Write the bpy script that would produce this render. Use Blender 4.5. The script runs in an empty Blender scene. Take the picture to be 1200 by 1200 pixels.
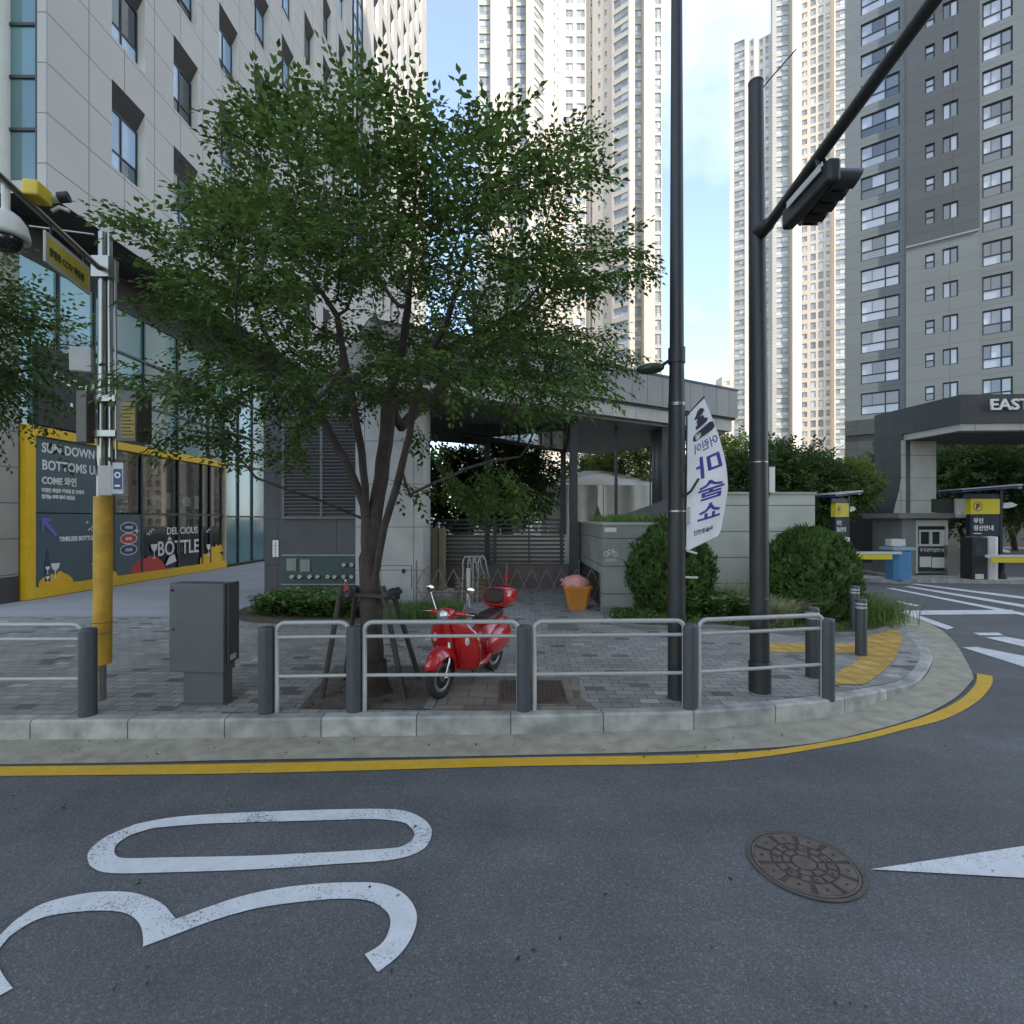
import bpy, bmesh, math, random
import numpy as np
from mathutils import Vector, Matrix
R = math.radians
random.seed(7)
rng = np.random.default_rng(11)
sc = bpy.context.scene
# ------------------------------------------------------------------ camera, sky, sun
CH = 2.3                        # camera height
cam = bpy.data.objects.new('camera', bpy.data.cameras.new('camera'))
sc.collection.objects.link(cam)
cam.location = (0, 0, CH); cam.rotation_euler = (R(90), 0, 0)
cam.data.sensor_width = 36; cam.data.lens = 18; cam.data.shift_y = 8/1200
cam.data.clip_start = .1; cam.data.clip_end = 6000
sc.camera = cam
SUN_EL = R(36); SUN_DIR = Vector((.66, -.75, 0)).normalized()     # horizontal direction towards the sun
sd = Vector((SUN_DIR.x*math.cos(SUN_EL), SUN_DIR.y*math.cos(SUN_EL), math.sin(SUN_EL)))
w = bpy.data.worlds.new('World'); sc.world = w; w.use_nodes = True
nt = w.node_tree; N = nt.nodes; L = nt.links; N.clear()
wo = N.new('ShaderNodeOutputWorld'); bg = N.new('ShaderNodeBackground')
sky = N.new('ShaderNodeTexSky'); sky.sky_type = 'NISHITA'; sky.sun_disc = False
sky.sun_elevation = SUN_EL; sky.sun_rotation = math.atan2(SUN_DIR.x, SUN_DIR.y)
sky.air_density = 1.0; sky.dust_density = .6; sky.ozone_density = 1.6
geo = N.new('ShaderNodeNewGeometry'); mp = N.new('ShaderNodeMapping'); mp.inputs['Scale'].default_value = (1.1, 1.1, 1.9)
mp.inputs['Location'].default_value = (.3, 3.4, 1.8)
nz = N.new('ShaderNodeTexNoise'); nz.inputs['Scale'].default_value = 1.7; nz.inputs['Detail'].default_value = 7; nz.inputs['Roughness'].default_value = .52
tc = N.new('ShaderNodeTexCoord')
L.new(tc.outputs['Generated'], mp.inputs['Vector']); L.new(mp.outputs['Vector'], nz.inputs['Vector'])
cr = N.new('ShaderNodeValToRGB'); cr.color_ramp.elements[0].position = .45; cr.color_ramp.elements[1].position = .70
cr.color_ramp.elements[0].color = (.10,.10,.10,1); cr.color_ramp.elements[1].color = (.62,.62,.62,1)
L.new(nz.outputs['Fac'], cr.inputs['Fac'])
mx = N.new('ShaderNodeMix'); mx.data_type = 'RGBA'
mx.inputs['B'].default_value = (4.6, 4.8, 5.0, 1)
L.new(cr.outputs['Color'], mx.inputs['Factor']); L.new(sky.outputs['Color'], mx.inputs['A'])
L.new(mx.outputs['Result'], bg.inputs['Color']); bg.inputs['Strength'].default_value = .15
L.new(bg.outputs['Background'], wo.inputs['Surface'])
sl = bpy.data.lights.new('sun', 'SUN'); sl.energy = 2.0; sl.angle = R(.5); sl.color = (1, .93, .84)
so = bpy.data.objects.new('sun', sl); sc.collection.objects.link(so)
so.rotation_euler = sd.to_track_quat('Z', 'Y').to_euler(); so.location = (20, -20, 60)
sc.view_settings.view_transform = 'Standard'; sc.view_settings.look = 'None'
sc.view_settings.exposure = 1.58; sc.view_settings.gamma = 1; sc.view_settings.use_curve_mapping = False
sc.cycles.max_bounces = 6; sc.cycles.diffuse_bounces = 3; sc.cycles.glossy_bounces = 3
sc.cycles.transmission_bounces = 4; sc.cycles.transparent_max_bounces = 6
sc.cycles.use_denoising = True

# ------------------------------------------------------------------ helpers
C = sc.collection
def G(px, py, z=0.0):                        # ground point of a photo pixel
    Y = (CH - z)*600/(py - 608); return Vector(((px-600)/600*Y, Y, z))
def PX(px, Y): return (px-600)/600*Y
def PZ(py, Y): return CH + (608-py)/600*Y

MATS = {}
def W(c): return (min(1,c[0]*1.07), c[1]*1.01, c[2]*.90)      # warm shift put into every base colour to offset the blue skylight
def mat(name, col, rough=.7, var=.12, vscale=3.0, bump=0.0, bscale=40., metal=0., spec=.5, col2=None, c2amt=.0, c2scale=.6, island=0., trans=0., coat=0., emit=0.):
    if name in MATS: return MATS[name]
    col = W(col); col2 = W(col2) if col2 is not None else None
    m = bpy.data.materials.new(name); m.use_nodes = True; MATS[name] = m
    n = m.node_tree.nodes; l = m.node_tree.links; b = n['Principled BSDF']
    b.inputs['Roughness'].default_value = rough; b.inputs['Metallic'].default_value = metal
    b.inputs['Specular IOR Level'].default_value = spec; b.inputs['Coat Weight'].default_value = coat
    g = n.new('ShaderNodeNewGeometry')
    def noise(s, d=4):
        t = n.new('ShaderNodeTexNoise'); t.inputs['Scale'].default_value = s; t.inputs['Detail'].default_value = d
        l.new(g.outputs['Position'], t.inputs['Vector']); return t
    base = n.new('ShaderNodeRGB'); base.outputs[0].default_value = (*col, 1); cur = base.outputs[0]
    if col2 is not None:
        t = noise(c2scale, 5); r = n.new('ShaderNodeValToRGB'); r.color_ramp.elements[0].position = .5 - .12; r.color_ramp.elements[1].position = .5+.16
        l.new(t.outputs['Fac'], r.inputs['Fac'])
        mu = n.new('ShaderNodeMath'); mu.operation = 'MULTIPLY'; mu.inputs[1].default_value = c2amt; l.new(r.outputs['Color'], mu.inputs[0])
        x = n.new('ShaderNodeMix'); x.data_type = 'RGBA'; l.new(mu.outputs[0], x.inputs['Factor']); l.new(cur, x.inputs['A']); x.inputs['B'].default_value = (*col2, 1); cur = x.outputs['Result']
    if var > 0:
        t = noise(vscale, 6); r = n.new('ShaderNodeMapRange'); r.inputs['From Min'].default_value = .3; r.inputs['From Max'].default_value = .7
        r.inputs['To Min'].default_value = 1-var; r.inputs['To Max'].default_value = 1+var; l.new(t.outputs['Fac'], r.inputs['Value'])
        h = n.new('ShaderNodeHueSaturation'); l.new(cur, h.inputs['Color']); l.new(r.outputs['Result'], h.inputs['Value']); cur = h.outputs['Color']
    if island > 0:
        r = n.new('ShaderNodeMapRange'); r.inputs['To Min'].default_value = 1-island; r.inputs['To Max'].default_value = 1+island
        l.new(g.outputs['Random Per Island'], r.inputs['Value'])
        h = n.new('ShaderNodeHueSaturation'); l.new(cur, h.inputs['Color']); l.new(r.outputs['Result'], h.inputs['Value'])
        r2 = n.new('ShaderNodeMapRange'); r2.inputs['To Min'].default_value = .47; r2.inputs['To Max'].default_value = .52
        l.new(g.outputs['Random Per Island'], r2.inputs['Value']); l.new(r2.outputs['Result'], h.inputs['Hue']); cur = h.outputs['Color']
    l.new(cur, b.inputs['Base Color'])
    if bump > 0:
        t = noise(bscale, 5); bp = n.new('ShaderNodeBump'); bp.inputs['Strength'].default_value = bump; bp.inputs['Distance'].default_value = .02
        l.new(t.outputs['Fac'], bp.inputs['Height']); l.new(bp.outputs['Normal'], b.inputs['Normal'])
    if trans > 0:
        tr = n.new('ShaderNodeBsdfTranslucent'); hs = n.new('ShaderNodeHueSaturation'); hs.inputs['Value'].default_value = 1.6; hs.inputs['Hue'].default_value = .485
        l.new(cur, hs.inputs['Color']); l.new(hs.outputs['Color'], tr.inputs['Color'])
        ms = n.new('ShaderNodeMixShader'); ms.inputs[0].default_value = trans
        l.new(b.outputs[0], ms.inputs[1]); l.new(tr.outputs[0], ms.inputs[2]); l.new(ms.outputs[0], n['Material Output'].inputs['Surface'])
    if emit > 0:
        b.inputs['Emission Color'].default_value = (*col, 1); b.inputs['Emission Strength'].default_value = emit
    return m

def joints(name, col, jcol, bw, bh, mortar=.012, off=.5, tone=.06, rough=.7, var=.1, vscale=1.5, bump=.3, freq=2, streak=.0):
    """wall / paving cladding with joints, laid out in metres along the surface (UV)"""
    if name in MATS: return MATS[name]
    m = bpy.data.materials.new(name); m.use_nodes = True; MATS[name] = m
    n = m.node_tree.nodes; l = m.node_tree.links; b = n['Principled BSDF']; b.inputs['Roughness'].default_value = rough; col = W(col); jcol = W(jcol)
    uv = n.new('ShaderNodeUVMap'); uv.uv_map = 'UVMap'
    bt = n.new('ShaderNodeTexBrick'); bt.offset = off; bt.offset_frequency = freq; bt.squash = 1
    bt.inputs['Scale'].default_value = 1; bt.inputs['Brick Width'].default_value = bw; bt.inputs['Row Height'].default_value = bh
    bt.inputs['Mortar Size'].default_value = mortar; bt.inputs['Mortar Smooth'].default_value = .1; bt.inputs['Bias'].default_value = 0
    bt.inputs['Color1'].default_value = (*[c*(1-tone) for c in col], 1); bt.inputs['Color2'].default_value = (*[c*(1+tone) for c in col], 1)
    bt.inputs['Mortar'].default_value = (*jcol, 1); l.new(uv.outputs[0], bt.inputs['Vector'])
    g = n.new('ShaderNodeNewGeometry'); t = n.new('ShaderNodeTexNoise'); t.inputs['Scale'].default_value = vscale; t.inputs['Detail'].default_value = 7
    if streak:
        mpn = n.new('ShaderNodeMapping'); mpn.inputs['Scale'].default_value = (1, 1, streak); l.new(g.outputs['Position'], mpn.inputs['Vector']); l.new(mpn.outputs[0], t.inputs['Vector'])
    else: l.new(g.outputs['Position'], t.inputs['Vector'])
    r = n.new('ShaderNodeMapRange'); r.inputs['From Min'].default_value = .3; r.inputs['From Max'].default_value = .7
    r.inputs['To Min'].default_value = 1-var; r.inputs['To Max'].default_value = 1+var; l.new(t.outputs['Fac'], r.inputs['Value'])
    h = n.new('ShaderNodeHueSaturation'); l.new(bt.outputs['Color'], h.inputs['Color']); l.new(r.outputs['Result'], h.inputs['Value'])
    l.new(h.outputs['Color'], b.inputs['Base Color'])
    bp = n.new('ShaderNodeBump'); bp.inputs['Strength'].default_value = bump; bp.inputs['Distance'].default_value = .01; bp.invert = True
    l.new(bt.outputs['Fac'], bp.inputs['Height']); l.new(bp.outputs['Normal'], b.inputs['Normal'])
    return m

def glass(name, col, rough=.06, spec=.9, vary=.5, ramp=None):
    """opaque window pane: dark room, curtain and reflected sky put into the colour, each pane its own tone"""
    if name in MATS: return MATS[name]
    m = bpy.data.materials.new(name); m.use_nodes = True; MATS[name] = m
    n = m.node_tree.nodes; l = m.node_tree.links; b = n['Principled BSDF']
    b.inputs['Roughness'].default_value = rough; b.inputs['Specular IOR Level'].default_value = spec; b.inputs['IOR'].default_value = 1.7
    g = n.new('ShaderNodeNewGeometry'); oi = n.new('ShaderNodeObjectInfo')
    ad = n.new('ShaderNodeMath'); ad.operation = 'ADD'; l.new(g.outputs['Random Per Island'], ad.inputs[0]); l.new(oi.outputs['Random'], ad.inputs[1])
    fr = n.new('ShaderNodeMath'); fr.operation = 'FRACT'; l.new(ad.outputs[0], fr.inputs[0])
    r = n.new('ShaderNodeValToRGB'); r.color_ramp.interpolation = 'CONSTANT'
    e = r.color_ramp.elements; e[0].color = (*[c*(1-vary) for c in col], 1); e[1].position = .35; e[1].color = (*col, 1)
    k = e.new(.62); k.color = (*[c*(1-vary*.5) for c in col], 1); k = e.new(.76); k.color = (*[min(1, c*(1+vary*1.6)) for c in col], 1)
    if ramp:
        for el, cc in zip(e, ramp): el.color = (*cc, 1)
    l.new(fr.outputs[0], r.inputs['Fac']); l.new(r.outputs['Color'], b.inputs['Base Color'])
    t = n.new('ShaderNodeTexNoise'); t.inputs['Scale'].default_value = .8; l.new(g.outputs['Position'], t.inputs['Vector'])
    bp = n.new('ShaderNodeBump'); bp.inputs['Strength'].default_value = .05; bp.inputs['Distance'].default_value = .05
    l.new(t.outputs['Fac'], bp.inputs['Height']); l.new(bp.outputs['Normal'], b.inputs['Normal'])
    return m

def clear_glass(name, tint=(.75,.85,.84), op=.25):
    if name in MATS: return MATS[name]
    m = bpy.data.materials.new(name); m.use_nodes = True; MATS[name] = m
    n = m.node_tree.nodes; l = m.node_tree.links; n.remove(n['Principled BSDF'])
    tr = n.new('ShaderNodeBsdfTransparent'); tr.inputs['Color'].default_value = (*tint, 1)
    gl = n.new('ShaderNodeBsdfGlossy'); gl.inputs['Roughness'].default_value = .02
    fr = n.new('ShaderNodeFresnel'); fr.inputs['IOR'].default_value = 1.5
    mr = n.new('ShaderNodeMapRange'); mr.inputs['From Max'].default_value = 1; mr.inputs['To Min'].default_value = op*.3; mr.inputs['To Max'].default_value = 1; l.new(fr.outputs[0], mr.inputs['Value'])
    ms = n.new('ShaderNodeMixShader'); l.new(mr.outputs[0], ms.inputs[0]); l.new(tr.outputs[0], ms.inputs[1]); l.new(gl.outputs[0], ms.inputs[2])
    l.new(ms.outputs[0], n['Material Output'].inputs['Surface']); return m

def tag(o, label=None, cat=None, group=None, kind=None):
    if label: o['label'] = label
    if cat: o['category'] = cat
    if group: o['group'] = group
    if kind: o['kind'] = kind
    return o
def thing(name, label, cat, loc=(0,0,0), rz=0., group=None):
    o = bpy.data.objects.new(name, None); C.objects.link(o); o.location = loc; o.rotation_euler = (0,0,rz); o.empty_display_size = .2
    return tag(o, label, cat, group)
def children(o): return [c for c in bpy.data.objects if c.parent == o]
def copy_tree(o, parent=None):
    c = o.copy(); C.objects.link(c); c.parent = parent
    for ch in o.children: copy_tree(ch, c)
    return c

class MB:
    """collects shapes, then links them as one mesh object"""
    def __init__(s): s.v = []; s.f = []; s.m = []; s.sm = []
    def add(s, vs, fs, mi=0, smooth=False):
        o = len(s.v); s.v += [tuple(p) for p in vs]
        for f in fs: s.f.append([o+i for i in f]); s.m.append(mi); s.sm.append(smooth)
        return s
    def quad(s, a, b, c, d, mi=0): return s.add([a,b,c,d], [(0,1,2,3)], mi)
    def poly(s, pts, mi=0): return s.add(pts, [tuple(range(len(pts)))], mi)
    def box(s, c, d, rz=0., mi=0, bev=0., rx=0., ry=0.):
        x, y, z = [k/2 for k in d]
        if bev > 0:
            b = min(bev, x*.9, y*.9, z*.9); vs = []
            for sz in (-1, 1):
                for inn in ((b, z), (0, z-b)) if sz > 0 else ((0, z-b), (b, z)):
                    i, zz = inn
                    xx, yy = x-i, y-i
                    bb = b*.7
                    vs += [(xx-bb,-yy,sz*zz),(xx,-yy+bb,sz*zz),(xx,yy-bb,sz*zz),(xx-bb,yy,sz*zz),(-xx+bb,yy,sz*zz),(-xx,yy-bb,sz*zz),(-xx,-yy+bb,sz*zz),(-xx+bb,-yy,sz*zz)]
            # order rings bottom to top
            rings = [vs[8:16], vs[0:8], vs[24:32], vs[16:24]]
            rings = [[(p[0],p[1],p[2]) for p in r_] for r_ in rings]
            rings.sort(key=lambda r_: r_[0][2])
            vv = [p for r_ in rings for p in r_]
            fs = [tuple(range(7,-1,-1)), tuple(range(24,32))]
            for k in range(3):
                for j in range(8): fs.append((k*8+j, k*8+(j+1)%8, (k+1)*8+(j+1)%8, (k+1)*8+j))
        else:
            vv = [(-x,-y,-z),(x,-y,-z),(x,y,-z),(-x,y,-z),(-x,-y,z),(x,-y,z),(x,y,z),(-x,y,z)]
            fs = [(3,2,1,0),(4,5,6,7),(0,1,5,4),(1,2,6,5),(2,3,7,6),(3,0,4,7)]
        M = Matrix.Translation(Vector(c)) @ Matrix.Rotation(rz, 4, 'Z') @ Matrix.Rotation(ry, 4, 'Y') @ Matrix.Rotation(rx, 4, 'X')
        return s.add([M @ Vector(p) for p in vv], fs, mi)
    def b2(s, x0, x1, y0, y1, z0, z1, mi=0): return s.box(((x0+x1)/2,(y0+y1)/2,(z0+z1)/2), (x1-x0,y1-y0,z1-z0), mi=mi)
    def tube(s, pts, r, n=8, mi=0, caps=True, smooth=True):
        pts = [Vector(p) for p in pts]; k = len(pts)
        rs = [r]*k if not hasattr(r, '__len__') else list(r)
        vs = []; fs = []; prev = None
        for i, p in enumerate(pts):
            t = (pts[min(i+1,k-1)] - pts[max(i-1,0)])
            if t.length < 1e-9: t = Vector((0,0,1))
            t.normalize()
            if prev is None:
                u = t.cross(Vector((0,0,1)));
                if u.length < .05: u = Vector((1,0,0)) - t*t.x
                u.normalize()
            else:
                u = prev - t*prev.dot(t)
                if u.length < 1e-6: u = t.orthogonal()
                u.normalize()
            prev = u; wv = t.cross(u)
            for j in range(n):
                a = 2*math.pi*j/n; vs.append(p + (u*math.cos(a) + wv*math.sin(a))*rs[i])
        for i in range(k-1):
            for j in range(n): fs.append((i*n+j, i*n+(j+1)%n, (i+1)*n+(j+1)%n, (i+1)*n+j))
        s.add(vs, fs, mi, smooth)
        if caps:
            s.add(vs[:n], [tuple(range(n-1,-1,-1))], mi); s.add(vs[-n:], [tuple(range(n))], mi)
        return s
    def lathe(s, prof, c=(0,0,0), n=20, mi=0, axis='Z', smooth=True, M=None):
        vs = []; k = len(prof); 
        for (r, z) in prof:
            for j in range(n):
                a = 2*math.pi*j/n; vs.append(Vector((r*math.cos(a), r*math.sin(a), z)))
        Q = Matrix.Identity(4)
        if axis == 'Y': Q = Matrix.Rotation(R(-90), 4, 'X')
        if axis == 'X': Q = Matrix.Rotation(R(90), 4, 'Y')
        if M is not None: Q = M
        vs = [Vector(c) + (Q @ p) for p in vs]
        fs = [(i*n+j, i*n+(j+1)%n, (i+1)*n+(j+1)%n, (i+1)*n+j) for i in range(k-1) for j in range(n)]
        s.add(vs, fs, mi, smooth)
        if prof[0][0] > 1e-4: s.add(vs[:n], [tuple(range(n-1,-1,-1))], mi)
        if prof[-1][0] > 1e-4: s.add(vs[-n:], [tuple(range(n))], mi)
        return s
    def prism(s, pts, z0, z1, mi=0):             # pts: xy outline counter-clockwise
        n = len(pts); vs = [(p[0],p[1],z0) for p in pts] + [(p[0],p[1],z1) for p in pts]
        a = sum(pts[i][0]*pts[(i+1)%n][1]-pts[(i+1)%n][0]*pts[i][1] for i in range(n))
        if a < 0: vs = [(p[0],p[1],z0) for p in pts[::-1]] + [(p[0],p[1],z1) for p in pts[::-1]]
        fs = [tuple(range(n-1,-1,-1)), tuple(range(n,2*n))] + [(i,(i+1)%n,n+(i+1)%n,n+i) for i in range(n)]
        return s.add(vs, fs, mi)
    def wprism(s, pts, y0, y1, mi=0):            # outline in xz, thickness in y
        n = len(pts)
        a = sum(pts[i][0]*pts[(i+1)%n][1]-pts[(i+1)%n][0]*pts[i][1] for i in range(n))
        if a < 0: pts = pts[::-1]
        vs = [(p[0],y0,p[1]) for p in pts] + [(p[0],y1,p[1]) for p in pts]
        fs = [tuple(range(n)), tuple(range(2*n-1,n-1,-1))] + [(i,n+i,n+(i+1)%n,(i+1)%n) for i in range(n)]
        return s.add(vs, fs, mi)
    def rings(s, rings, mi=0, smooth=True, caps=True):
        n = len(rings[0]); vs = [p for r_ in rings for p in r_]
        fs = [(i*n+j, i*n+(j+1)%n, (i+1)*n+(j+1)%n, (i+1)*n+j) for i in range(len(rings)-1) for j in range(n)]
        s.add(vs, fs, mi, smooth)
        if caps: s.add(rings[0], [tuple(range(n-1,-1,-1))], mi, smooth); s.add(rings[-1], [tuple(range(n))], mi, smooth)
        return s
    def ellip(s, c, r, n=16, m=10, mi=0, M=None):
        rg = []
        for i in range(m+1):
            a = math.pi*i/m - math.pi/2; rr = max(math.cos(a), 1e-3)
            rg.append([Vector((r[0]*rr*math.cos(2*math.pi*j/n), r[1]*rr*math.sin(2*math.pi*j/n), r[2]*math.sin(a))) for j in range(n)])
        Q = M if M is not None else Matrix.Identity(4)
        return s.rings([[Vector(c) + Q @ p for p in g_] for g_ in rg], mi)
    def build_split(s, name, mats, parent=None, **k):
        par = list(range(len(s.v)))
        def fd(a):
            while par[a] != a: par[a] = par[par[a]]; a = par[a]
            return a
        key = {}
        for i, p in enumerate(s.v):
            q = (round(p[0],4), round(p[1],4), round(p[2],4))
            if q in key: par[fd(i)] = fd(key[q])
            else: key[q] = i
        for f in s.f:
            for a in f[1:]: par[fd(a)] = fd(f[0])
        comp = {}
        for i, f in enumerate(s.f): comp.setdefault(fd(f[0]), []).append(i)
        for fs in comp.values():
            m = MB(); used = sorted({a for i in fs for a in s.f[i]}); ix = {a: j for j, a in enumerate(used)}
            m.v = [s.v[a] for a in used]; m.f = [[ix[a] for a in s.f[i]] for i in fs]; m.m = [s.m[i] for i in fs]; m.sm = [s.sm[i] for i in fs]
            m.build(name, mats, parent, **k)
    def build(s, name, mats, parent=None, local=False, loc=None, rz=None, uv=True, bevel=0, label=None):
        if not isinstance(mats, (list, tuple)): mats = [mats]
        me = bpy.data.meshes.new(name)
        off = Vector((0,0,0))
        if parent is not None and not local:
            q = parent
            while q is not None: off += q.location; q = q.parent
        vs = [(p[0]-off.x, p[1]-off.y, p[2]-off.z) for p in s.v]
        me.from_pydata(vs, [], s.f)
        for m_ in mats: me.materials.append(m_)
        me.polygons.foreach_set('material_index', s.m); me.polygons.foreach_set('use_smooth', s.sm)
        if uv: box_uv(me, off)
        me.validate(); me.update()
        o = bpy.data.objects.new(name, me); C.objects.link(o); o.parent = parent
        if loc is not None: o.location = loc
        if rz is not None: o.rotation_euler = (0,0,rz)
        if label: o['label'] = label
        if bevel:
            bm_ = o.modifiers.new('bevel', 'BEVEL'); bm_.width = bevel; bm_.segments = 2; bm_.limit_method = 'ANGLE'; bm_.angle_limit = R(40)
        return o
def box_uv(me, off=Vector((0,0,0))):
    nl = len(me.loops)
    if nl == 0: return
    co = np.empty(len(me.vertices)*3); me.vertices.foreach_get('co', co); co = co.reshape(-1,3) + np.array(off)
    li = np.empty(nl, dtype=int); me.loops.foreach_get('vertex_index', li)
    nr = np.empty(len(me.polygons)*3); me.polygons.foreach_get('normal', nr); nr = nr.reshape(-1,3)
    lt = np.empty(len(me.polygons), dtype=int); me.polygons.foreach_get('loop_total', lt)
    nn = np.repeat(nr, lt, axis=0); p = co[li]
    flat = np.abs(nn[:,2]) > .7
    t = np.stack([-nn[:,1], nn[:,0]], 1); ln = np.linalg.norm(t, axis=1); ln[ln < 1e-6] = 1; t /= ln[:,None]
    u = np.where(flat, p[:,0], p[:,0]*t[:,0] + p[:,1]*t[:,1]); v = np.where(flat, p[:,1], p[:,2])
    lay = me.uv_layers.new(name='UVMap'); lay.data.foreach_set('uv', np.stack([u,v],1).ravel())

def np_mesh(name, V, F, mats, parent=None, midx=None, smooth=False, off=Vector((0,0,0))):
    """V (n,3), F (m,4) numpy -> object"""
    me = bpy.data.meshes.new(name); k = F.shape[1]
    V = V - np.array(off)
    me.vertices.add(len(V)); me.vertices.foreach_set('co', V.astype(np.float32).ravel())
    me.loops.add(F.size); me.loops.foreach_set('vertex_index', F.astype(np.int32).ravel())
    me.polygons.add(len(F)); me.polygons.foreach_set('loop_start', (np.arange(len(F))*k).astype(np.int32)); me.polygons.foreach_set('loop_total', np.full(len(F), k, np.int32))
    for m_ in (mats if isinstance(mats, (list,tuple)) else [mats]): me.materials.append(m_)
    if midx is not None: me.polygons.foreach_set('material_index', midx.astype(np.int32))
    me.update(calc_edges=True)
    if smooth: me.polygons.foreach_set('use_smooth', np.ones(len(F), bool))
    o = bpy.data.objects.new(name, me); C.objects.link(o); o.parent = parent; return o

def text(s_, name, size, mt, parent, pos, rot, extrude=.002, sx=1.0, align='LEFT', bold=0., local=False, mirror=False):
    cu = bpy.data.curves.new(name, 'FONT'); cu.body = s_; cu.size = size; cu.extrude = extrude; cu.align_x = align; cu.offset = bold; cu.resolution_u = 3
    t = bpy.data.objects.new('tmp', cu); C.objects.link(t)
    me = bpy.data.meshes.new_from_object(t); bpy.data.objects.remove(t); bpy.data.curves.remove(cu)
    me.materials.clear(); me.materials.append(mt)
    o = bpy.data.objects.new(name, me); C.objects.link(o); o.parent = parent
    off = Vector((0,0,0)); q = parent
    if not local:
        while q is not None: off += q.location; q = q.parent
    o.location = Vector(pos) - off; o.rotation_euler = rot; o.scale = (-sx if mirror else sx, 1, 1); return o

def facade_frame(p0, p1):
    p0 = Vector((p0[0],p0[1],0)); p1 = Vector((p1[0],p1[1],0)); d = p1-p0
    return p0, d.length, math.atan2(d.y, d.x)

def project(p):
    if p[1] < .5: return None
    return 600 + p[0]/p[1]*600, 608 - (p[2]-CH)/p[1]*600

class Facade:
    """vertical wall in its own frame (x along the wall to the right as seen from outside, y inward, z up) with real openings"""
    def __init__(s, owner, name_wall='wall'):
        s.owner = owner; s.wins = []
    def wall(s, p0, p1, z0, z1, cols, mats, depth=.25, name='wall', types=None, slope=0.):
        """cols: [(u0,u1,[(za,zb),...],wintype)]; mats [wall, reveal(,head)]"""
        P, Ln, ang = facade_frame(p0, p1); mb = MB()
        def q(u0,u1,za,zb):
            if zb-za > 1e-4 and u1-u0 > 1e-4: mb.quad((u0,0,za),(u1,0,za),(u1,0,zb),(u0,0,zb))
        u = 0
        for (u0,u1,zs,ty) in sorted(cols, key=lambda c: c[0]):
            q(u,u0,z0,z1); z = z0
            for (za,zb) in zs:
                q(u0,u1,z,za); z = zb; D = depth; hz = zb - slope
                mb.quad((u0,0,za),(u0,D,za),(u0,D,hz),(u0,0,zb),1); mb.quad((u1,D,za),(u1,0,za),(u1,0,zb),(u1,D,hz),1)
                mb.quad((u0,0,za),(u1,0,za),(u1,D,za),(u0,D,za),1)
                mb.quad((u0,D,hz),(u1,D,hz),(u1,0,zb),(u0,0,zb),len(mats)-1)
                s.wins.append((P, ang, u0, D, za, u1-u0, hz-za, ty))
            q(u0,u1,z,z1); u = u1
        q(u, Ln, z0, z1)
        base = s.owner.location
        o = mb.build(name, mats, s.owner, local=True, loc=(P.x-base.x, P.y-base.y, -base.z), rz=ang)
        return o
    def finish(s, styles, limit=100):
        """place every window: the largest ones in view as parts with panes, the rest as one mesh"""
        base = s.owner.location; sc_ = []
        for w_ in s.wins:
            P, ang, u0, D, za, ww, hh, ty = w_
            c = P + Vector((math.cos(ang)*(u0+ww/2), math.sin(ang)*(u0+ww/2), za+hh/2)); pr = project(c)
            vis = pr is not None and -20 < pr[0] < 1220 and -20 < pr[1] < 700
            sc_.append((ww*hh/(c.length**2) if vis else 0, w_, vis))
        sc_.sort(key=lambda t: -t[0])
        cache = {}; rest = MB(); nst = list(styles)
        mats = []; mi = {}
        for k, (fn, fm, gm) in styles.items():
            for m_ in (fm, gm):
                if m_.name not in mi: mi[m_.name] = len(mats); mats.append(m_)
        for i, (sv, w_, vis) in enumerate(sc_):
            P, ang, u0, D, za, ww, hh, ty = w_; fn, fm, gm = styles[ty]; key = (ty, round(ww,2), round(hh,2))
            if key not in cache:
                fr = MB(); pn = MB(); fn(fr, pn, ww, hh); cache[key] = [fr, pn, None, None]
            cc = cache[key]
            if i < limit and vis:
                org = P + Vector((math.cos(ang)*u0 - math.sin(ang)*D, math.sin(ang)*u0 + math.cos(ang)*D, za)) - base
                if cc[2] is None:
                    f = cc[0].build('window', fm, s.owner, local=True, uv=False); g = cc[1].build('pane', gm, f, local=True, uv=False); cc[2] = f; cc[3] = g
                else:
                    f = cc[2].copy(); C.objects.link(f); g = cc[3].copy(); C.objects.link(g); g.parent = f
                f.location = org; f.rotation_euler = (0,0,ang)
            else:
                M = Matrix.Translation(P) @ Matrix.Rotation(ang, 4, 'Z') @ Matrix.Translation((u0, D, za))
                for src, m_ in ((cc[0], fm), (cc[1], gm)):
                    rest.add([M @ Vector(p) for p in src.v], src.f, mi[m_.name])
        if rest.v:
            o = rest.build('window', mats, s.owner, uv=False); o['kind'] = 'stuff'

def win_simple(div=(.5,), trans=(), fw=.06, fd=.06):
    def f(fr, pn, w_, h_):
        fr.b2(0,fw,-fd,0,0,h_); fr.b2(w_-fw,w_,-fd,0,0,h_); fr.b2(fw,w_-fw,-fd,0,0,fw); fr.b2(fw,w_-fw,-fd,0,h_-fw,h_)
        xs = [0] + [d*w_ for d in div] + [w_]; zs = [0] + [t*h_ for t in trans] + [h_]
        for x in xs[1:-1]: fr.b2(x-fw/2,x+fw/2,-fd,0,fw,h_-fw)
        for z in zs[1:-1]:
            for a, b in zip(xs, xs[1:]): fr.b2(a+fw/2,b-fw/2,-fd+.005,0,z-fw/2,z+fw/2)
        for a, b in zip(xs, xs[1:]):
            for c, d in zip(zs, zs[1:]): pn.quad((a,-.02,c),(b,-.02,c),(b,-.02,d),(a,-.02,d))
    return f
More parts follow.
